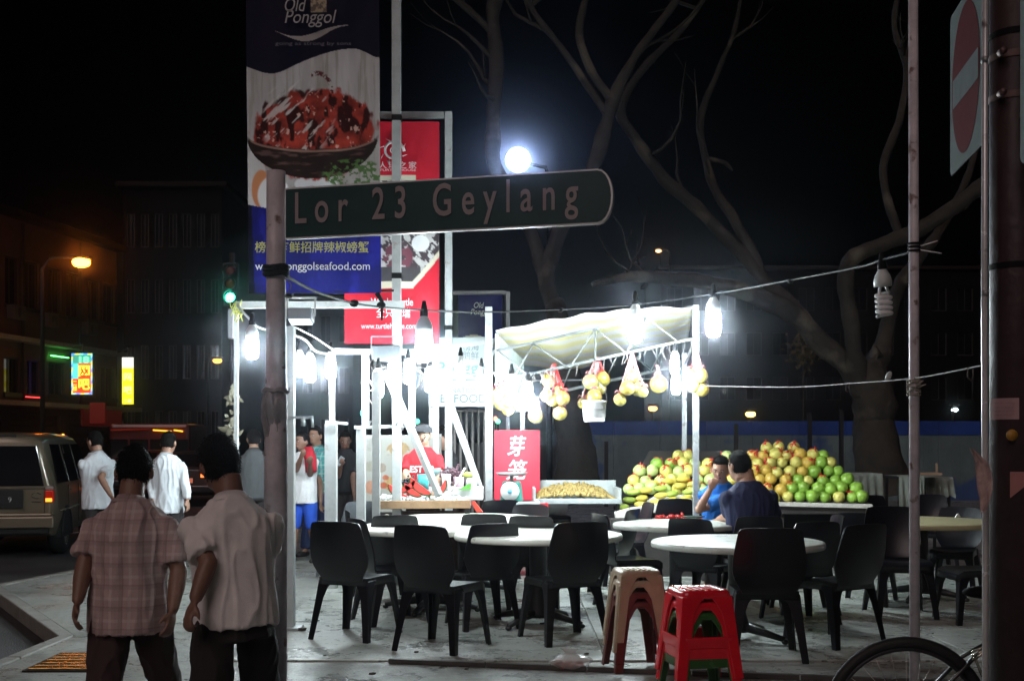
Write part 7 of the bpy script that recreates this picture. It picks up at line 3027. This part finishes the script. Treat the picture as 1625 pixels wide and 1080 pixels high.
def car(loc, heading, secs, paint, wheels, wr_, half, lab, cat, rear, sidewin, name='parked_car', rwin=None):
    """local +y is the front; heading turns it about z"""
    t = thing(name, loc, lab, cat, None, heading)

    def ring(y, w, zb, zbelt, zr, wr2):
        z1 = zb + (zbelt - zb) * .35
        pts = [(w * .90, zb), (w * .985, z1), (w, (z1 + zbelt) / 2), (w * .975, zbelt), (wr2 + (w * .975 - wr2) * .4, zbelt + (zr - zbelt) * .62), (wr2, zr - .07 * (zr > zbelt + .15)), (wr2 * .80, zr), (wr2 * .3, zr + .015)]
        full = [(x, y, z) for x, z in pts] + [(-x, y, z) for x, z in reversed(pts)]
        return full
    mb = MB()
    mb.rings([ring(*s_) for s_ in secs], cap=True, closed=True, smooth=True)
    o = mb.build('body', paint, t, world=False, bevel=.03)
    for (wy) in wheels:
        for sx in (-1, 1):
            mb = MB()
            mb.lathe([(wr_ * .60, -.11), (wr_ * .9, -.11), (wr_, -.07), (wr_, .07), (wr_ * .9, .11), (wr_ * .60, .11)], (sx * (half - .11), wy, wr_), 28, rot=Matrix.Rotation(rad(90), 3, 'Y'))
            w_ = mb.build('tyre', tyre, t, world=False)
            mb = MB()
            mb.lathe([(.001, .085 * sx), (wr_ * .14, .09 * sx), (wr_ * .2, .06 * sx), (wr_ * .58, .07 * sx), (wr_ * .62, .105 * sx), (wr_ * .62, .0)], (sx * (half - .11), wy, wr_), 24, rot=Matrix.Rotation(rad(90), 3, 'Y'))
            for k in range(5):
                a_ = 2 * math.pi * k / 5
                mb.bar((sx * (half - .015), wy + wr_ * .12 * math.cos(a_), wr_ + wr_ * .12 * math.sin(a_)), (sx * (half - .02), wy + wr_ * .58 * math.cos(a_), wr_ + wr_ * .58 * math.sin(a_)), .02, .05)
            mb.build('rim', alloy, w_, world=False)
            mb = MB()
            pts = []
            for k in range(13):
                a_ = math.pi * k / 12 * 1.1 - .15
                pts.append((sx * (half + .003), wy + (wr_ + .05) * math.cos(a_), wr_ + (wr_ + .05) * math.sin(a_)))
            mb.tube(pts, .022, 6)
            mb.prism([(sx * (half - .09), p[1], p[2]) for p in pts], (0, 0, 0), (sx * .096, 0, 0))
            mb.build('wheel_arch', M('arch_dark', (.012, .012, .012), .7), t, world=False)
    for q in sidewin:
        for sx in (-1, 1):
            mb = MB()
            mb.prism([(sx * x, y, z) for x, y, z in q], (0, 0, 0), (sx * .012, 0, 0))
            mb.build('side_window', dglass, t, world=False, bevel=.004)
    rear(t)
    return t


vl = G(75, 889, -.12)
vl = Vector((P(-12, 0, 16.6).x, 16.6, -.12))


def van_rear(t):
    w = .80
    mb = MB()
    mb.prism([(-.68, -.001, 1.02), (.68, -.001, 1.02), (.58, -.001, 1.58), (-.58, -.001, 1.58)], (0, 0, 0), (0, -.012, 0))
    mb.build('rear_window', dglass, t, world=False, bevel=.01)
    for sx in (-1, 1):
        mb = MB()
        mb.box((sx * .755, -.01, .88), (.115, .08, .16))
        mb.build('tail_lamp', red_lens, t, world=False, bevel=.015)
        mb = MB()
        mb.box((sx * .750, -.055, .825), (.085, .012, .05))
        mb.build('lit_lamp', amb, t, world=False)
        mb = MB()
        mb.box((sx * .755, -.012, .99), (.115, .07, .055))
        mb.build('lamp_glass', M('lamp_clear', (.25, .2, .18), .15), t, world=False, bevel=.012)
    mb = MB()
    mb.box((0, -.06, .52), (1.66, .16, .16))
    mb.box((0, -.03, .62), (1.6, .1, .04))
    mb.build('bumper', van_paint, t, world=False, bevel=.03)
    mb = MB()
    mb.box((0, -.035, .40), (1.5, .10, .10))
    mb.build('bumper_skirt', M('arch_dark', (.012, .012, .012), .7), t, world=False, bevel=.02)
    mb = MB()
    mb.box((.1, -.035, .84), (.62, .03, .26))
    pr_ = mb.build('plate_recess', M('arch_dark', (.012, .012, .012), .7), t, world=False, bevel=.01)
    mb = MB()
    mb.box((.06, -.055, .83), (.42, .01, .11))
    mb.build('number_plate', M('plate_black', (.02, .02, .022), .4), t, world=False)
    me = text_mesh('9', .10, .001)
    me.materials.append(M('plate_text', (.45, .45, .45), .5))
    o = bpy.data.objects.new('plate_lettering', me)
    C.objects.link(o)
    o.parent = t
    o.matrix_local = Matrix.Translation((.24, -.062, .83)) @ Matrix.Rotation(rad(90), 4, 'X')
    mb = MB()
    mb.tube([(.52, -.012, .90), (.58, -.012, .93), (.64, -.012, .90), (.64, -.012, .86), (.58, -.012, .845), (.52, -.012, .87), (.52, -.012, .90)], .007, 6)
    mb.bar((.52, -.012, .80), (.64, -.012, .80), .012)
    mb.build('badge', chrome, t, world=False)
    mb = MB()
    mb.bar((-.3, .06, 1.70), (.3, .06, 1.70), .03, .06)
    mb.build('brake_light', M('arch_dark', (.012, .012, .012), .7), t, world=False)
    mb = MB()
    for q0_, q1_ in (((-.70, -.002, .98), (.70, -.002, .98)), ((-.70, -.002, .98), (-.68, -.002, .62)), ((.70, -.002, .98), (.68, -.002, .62))):
        mb.tube([q0_, q1_], .005, 5)
    for y in (1.02, 1.9, 2.9):
        for sx in (-1, 1):
            mb.tube([(sx * .828, y, 1.0), (sx * .838, y, .7), (sx * .834, y, .42)], .005, 5)
    mb.build('panel_gap', M('arch_dark', (.012, .012, .012), .7), t, world=False)
    for sx in (-1, 1):
        mb = MB()
        mb.tube([(sx * .845, .3, .66), (sx * .85, 3.6, .66)], .016, 6)
        mb.build('side_moulding', van_paint, t, world=False)
        for y in (1.25, 2.25):
            mb = MB()
            mb.box((sx * .835, y, .93), (.03, .14, .03))
            mb.build('door_handle', van_paint, t, world=False, bevel=.008)


vsec = [(0, .76, .42, 1.0, 1.60, .60), (.05, .80, .36, 1.0, 1.70, .64), (.25, .83, .30, 1.0, 1.74, .67), (1.2, .835, .28, 1.0, 1.76, .68), (2.5, .835, .28, .98, 1.74, .67), (3.0, .83, .28, .97, 1.66, .64), (3.6, .82, .28, .95, 1.16, .66), (4.2, .79, .30, .86, .96, .64), (4.4, .70, .36, .78, .84, .5)]


def sw(y0, y1, y2=None, y3=None):
    return [(.822, y0, 1.05), (.822, y1, 1.05), (.690, (y3 if y3 is not None else y1), 1.60), (.690, (y2 if y2 is not None else y0), 1.60)]


car(vl, rad(10.8), vsec, van_paint, (.85, 3.5), .32, .835, 'champagne coloured van at the left edge with a lit tail lamp', 'van', van_rear,
    [sw(.22, .95, .30, .95), sw(1.08, 1.85), sw(1.95, 2.85, 1.95, 2.70)], 'parked_van')


def sedan_rear(w, lit, platecol=(.6, .25, .2)):
    def f(t):
        mb = MB()
        mb.prism([(-.55, .20, .98), (.55, .20, .98), (.48, .62, 1.30), (-.48, .62, 1.30)], (0, 0, 0), (0, -.02, .012))
        mb.build('rear_window', dglass, t, world=False)
        for sx in (-1, 1):
            mb = MB()
            mb.box((sx * .62, -.02, .80), (.34, .06, .12))
            mb.build('tail_lamp', lit, t, world=False, bevel=.01)
        mb = MB()
        mb.box((0, -.04, .45), (1.6, .12, .18))
        mb.build('bumper', M('sedan_dark', (.02, .02, .025), .3), t, world=False, bevel=.03)
        mb = MB()
        mb.box((0, -.03, .66), (.5, .02, .12))
        mb.build('number_plate', M('plate_glow', (.5, .2, .15), .5, emit=(1, .25, .12), estr=.45), t, world=False)
    return f


ssec = [(0, .74, .40, .82, .92, .60), (.1, .82, .30, .86, .98, .66), (.55, .85, .26, .88, 1.04, .66), (1.0, .86, .25, .90, 1.36, .56), (2.3, .86, .25, .90, 1.38, .56), (3.1, .86, .25, .88, .98, .66), (4.2, .80, .3, .74, .84, .6), (4.4, .7, .4, .7, .74, .5)]
sed_m = M('sedan_dark', (.02, .02, .025), .3, coat=.5)
tl_lit = lamp_mat('sedan_tail_lit', (1.0, .16, .03), 4)
swn = [[(.84, 1.0, .93), (.84, 1.75, .93), (.60, 1.75, 1.32), (.60, 1.15, 1.32)], [(.84, 1.82, .93), (.84, 2.8, .93), (.60, 2.35, 1.32), (.60, 1.82, 1.32)]]
car(Vector((P(309, 0, 30).x - .3, 30, -.12)), rad(4), ssec, sed_m, (.8, 3.5), .3, .86, 'dark car with glowing tail lamps behind the white shirted men', 'car', sedan_rear(1, tl_lit), swn)
car(Vector((P(215, 0, 34).x, 34, -.12)), rad(6), ssec, M('car_maroon', (.10, .02, .02), .3, coat=.5), (.8, 3.5), .3, .86, 'dark maroon car half hidden between the walking men', 'car', sedan_rear(1, red_lens), swn)
car(Vector((P(20, 0, 33).x, 33, -.12)), rad(8), ssec, M('car_white', (.55, .55, .52), .3, coat=.5), (.8, 3.5), .3, .86, 'pale car seen over the roof of the van', 'car', sedan_rear(1, red_lens), swn)

# bus; glowing strips imitate the light caught along its roof edge
bs = thing('bus', Vector((P(240, 0, 40).x, 40, -.12)), 'dark red bus with glowing yellow highlights along its roof behind the walking men', 'bus')
a, b = P(172, 674, 40), P(300, 674, 40)
mb = MB()
mb.box(((a.x + b.x) / 2, 41.2, a.z / 2 + .25), (b.x - a.x, 2.3, a.z - .4))
mb.build('body', M('bus_red', (.12, .012, .012), .35, coat=.4), bs, bevel=.12)
for k in range(4):
    mb = MB()
    w = (b.x - a.x) / 4
    mb.box((a.x + w * (k + .5), 40.03, a.z * .62), (w * .88, .03, a.z * .3))
    mb.build('window', dglass, bs)
for k in range(2):
    for dy in (0.35, 2.0):
        mb = MB()
        mb.cyl((a.x + .5 + k * 1.7, 40 + dy, .33), .45, .26, 20, axis='y')
        mb.build('wheel', tyre, bs)
yl = lamp_mat('bus_yellow_highlight', (1.0, .45, .03), 2.2)
for (p0, p1) in ((243, 272), (276, 290)):
    mb = MB()
    mb.bar(P(p0, 682, 39.95), P(p1, 684, 39.95), .05)
    mb.build('roof_highlight', yl, bs)
mb = MB()
mb.bar(P(176, 682, 39.96), P(240, 680, 39.96), .04)
mb.build('red_glow_strip', lamp_mat('bus_red_glow', (1, .06, .02), .12), bs)
# lit shop opening far behind
for (px0, px1, py0, py1, Y, colr, st, lab) in ((303, 324, 702, 726, 55, (.85, .95, .85), 1.3, 'small bright white shop window between the walking men'), (21, 35, 679, 692, 52, (.95, .85, .35), .75, 'small yellow lit window above the van'), (48, 68, 686, 696, 50, (.8, .8, 1.0), .8, 'pale lit window strip above the van roof'), (43, 50, 676, 690, 50.5, (.9, .85, .6), .7, 'tiny warm lit window above the van')):
    a, b = P(px0, py0, Y), P(px1, py1, Y)
    t = thing('lit_window', ((a.x + b.x) / 2, Y, b.z), lab, 'window')
    mb = MB()
    mb.box(((a.x + b.x) / 2, Y, (a.z + b.z) / 2), (b.x - a.x, .04, a.z - b.z))
    mb.build('pane', lamp_mat('lit_%d' % px0, colr, st), t)
    mb = MB()
    mb.box(((a.x + b.x) / 2, Y + .06, (a.z + b.z) / 2), (b.x - a.x + .1, .06, a.z - b.z + .1))
    mb.box(((a.x + b.x) / 2, Y - .03, (a.z + b.z) / 2), (.03, .03, a.z - b.z))
    mb.build('frame', wframe, t)
for k, (px, py, Y, colr, st, r_, lab) in enumerate(((82, 695, 30, (.05, 1, .5), 8, .045, 'green signal glow over the van roof'), (80, 678, 60, (1, 1, .9), 8, .05, 'tiny white street light point above the van roof'), (100, 690, 45, (1, .35, .05), 6, .05, 'tiny orange street light point right of the van roof'), (180, 685, 45, (1, .3, .05), 7, .05, 'tiny orange light point above the left walking man'), (1048, 399, 86, (1, .7, .3), 3, .05, 'faint amber twin light beside the distant lamp'), (790, 668, 20, (.1, 1, .5), 5, .04, 'tiny green fairy light above the red panel'), (786, 664, 20, (1, .3, .2), 3, .04, 'tiny red fairy light above the red panel'), (577, 655, 24, (.1, 1, .6), 6, .07, 'green signal light seen between the white posts'), (662, 668, 24, (.1, 1, .6), 5, .05, 'green signal light left of the tall white post'))):
    p = P(px, py, Y)
    t = thing('small_light', (p.x, p.y, 0), lab, 'light')
    mb = MB()
    mb.ell(p, (r_, r_, r_), 8, 6)
    mb.build('lens', lamp_mat('pt_%d' % k, colr, st), t)
    mb = MB()
    mb.tube([(p.x, p.y + r_, 0), (p.x, p.y + r_, p.z)], .02, 5)
    mb.build('stem', dp, t)

# ------------------------------------------------------------------ bicycle
Yb = 5.03
bc = P(1438, 1142, Yb)
bk = thing('bicycle', (bc.x, Yb, 0), 'black bicycle at the bottom right with its wheel before the thin pole', 'bicycle')
Rw = .345
wc = Vector((bc.x, Yb, Rw))
frm = M('bike_frame', (.015, .015, .017), .3, coat=.3)


def wheel(c, yaw):
    R_ = Matrix.Rotation(yaw, 3, 'Z')
    mb = MB()
    pts = [c + R_ @ Vector((Rw * .965 * math.cos(q), 0, Rw * .965 * math.sin(q))) for q in np.linspace(0, 2 * math.pi, 61)]
    mb.tube(pts, .024, 10, caps=False)
    w = mb.build('tyre', tyre, bk)
    mb = MB()
    pts = [c + R_ @ Vector((Rw * .885 * math.cos(q), 0, Rw * .885 * math.sin(q))) for q in np.linspace(0, 2 * math.pi, 61)]
    mb.tube(pts, .011, 8, caps=False)
    mb.build('rim', M('bike_rim', (.05, .05, .055), .35, metal=.6), w)
    mb = MB()
    mb.tube([c + R_ @ Vector((0, -.05, 0)), c + R_ @ Vector((0, .05, 0))], .02, 10)
    mb.build('hub', alloy, w)
    for k in range(28):
        a_ = 2 * math.pi * k / 28
        b_ = a_ + (.5 if k % 2 else -.5)
        mb = MB()
        mb.tube([c + R_ @ Vector((.018 * math.cos(b_), (.03 if k % 4 < 2 else -.03), .018 * math.sin(b_))), c + R_ @ Vector((Rw * .88 * math.cos(a_), 0, Rw * .88 * math.sin(a_)))], .0012, 4)
        mb.build('spoke', alloy, w)


wheel(wc, 0)
rc = wc + Vector((1.02, .05, 0))
wheel(rc, .05)
mb = MB()
hd = wc + Vector((.86, 0, .44))
bb = wc + Vector((.43, .02, -.05))
seat_ = wc + Vector((.37, .02, .42))
for p, q, r_ in ((hd, hd + Vector((.03, 0, -.14)), .02), (hd + Vector((.02, 0, -.12)), bb, .017), (hd, seat_ + Vector((.02, 0, -.05)), .016), (bb, seat_, .016)):
    mb.tube([p, q], r_, 10)
for s_ in (-.05, .05):
    mb.tube([bb + Vector((0, s_ * .5, 0)), wc + Vector((0, s_, 0))], .010, 8)
    mb.tube([seat_ + Vector((0, 0, -.08)), wc + Vector((.25, s_, .26)), wc + Vector((0, s_, 0))], .009, 8)
mb.build('frame', frm, bk)
mb = MB()
for s_ in (-.045, .045):
    mb.tube([hd + Vector((.02, s_, -.15)), rc + Vector((-.10, s_, .22)), rc + Vector((0, s_, 0))], [.014, .013, .009], 8)
mb.tube([hd + Vector((.02, -.045, -.15)), hd + Vector((.02, .045, -.15))], .014, 8)
mb.build('fork', frm, bk)
mb = MB()
mb.tube([hd + Vector((-.01, 0, .0)), hd + Vector((-.02, 0, .12))], .013, 8)
mb.tube([hd + Vector((-.08, -.26, .14)), hd + Vector((0, -.10, .13)), hd + Vector((.01, 0, .12)), hd + Vector((0, .10, .13)), hd + Vector((-.08, .26, .14))], .011, 8)
mb.build('handlebar', frm, bk)
mb = MB()
mb.ell(seat_ + Vector((.0, 0, .12)), (.13, .06, .03), 12, 8)
mb.tube([seat_, seat_ + Vector((0, 0, .10))], .012, 8)
mb.build('saddle', black_rub, bk)
mb = MB()
mb.tube([bb + Vector((.085 * math.cos(q), -.03, .085 * math.sin(q))) for q in np.linspace(0, 6.283, 25)], .006, 6)
mb.tube([bb + Vector((0, -.03, 0)), bb + Vector((-.12, -.05, .12))], .009, 6)
mb.box(bb + Vector((-.12, -.09, .12)), (.08, .07, .02))
mb.tube([bb + Vector((0, .03, 0)), bb + Vector((.12, .05, -.12))], .009, 6)
mb.box(bb + Vector((.12, .09, -.12)), (.08, .07, .02))
mb.build('crank', alloy, bk)
mb = MB()
for z in (.27, .285, .30):
    mb.tube([wc + Vector((.255, -.055, z)), wc + Vector((.33, -.06, z + .035))], .0045, 6)
mb.tube([wc + Vector((.30, -.055, .20)), wc + Vector((.27, -.055, .27)), wc + Vector((.33, -.055, .33))], .007, 6)
mb.build('brake', chrome, bk)
# ------------------------------------------------------------------ haze added for lamp halos, in place of lens bloom
hz_ = MB()
hz_.box((0, 320, 29), (1440, 800, 62.4))
ho = hz_.build('haze', None, None)
ho['kind'] = 'stuff'
hm = bpy.data.materials.new('halo_haze')
hm.use_nodes = True
hm.node_tree.nodes.clear()
pv = hm.node_tree.nodes.new('ShaderNodeVolumePrincipled')
pv.inputs['Color'].default_value = (0.80, 0.86, 1.0, 1)
pv.inputs['Density'].default_value = 0.0022
pv.inputs['Anisotropy'].default_value = 0.985
oo = hm.node_tree.nodes.new('ShaderNodeOutputMaterial')
hm.node_tree.links.new(pv.outputs[0], oo.inputs['Volume'])
ho.data.materials.clear()
ho.data.materials.append(hm)
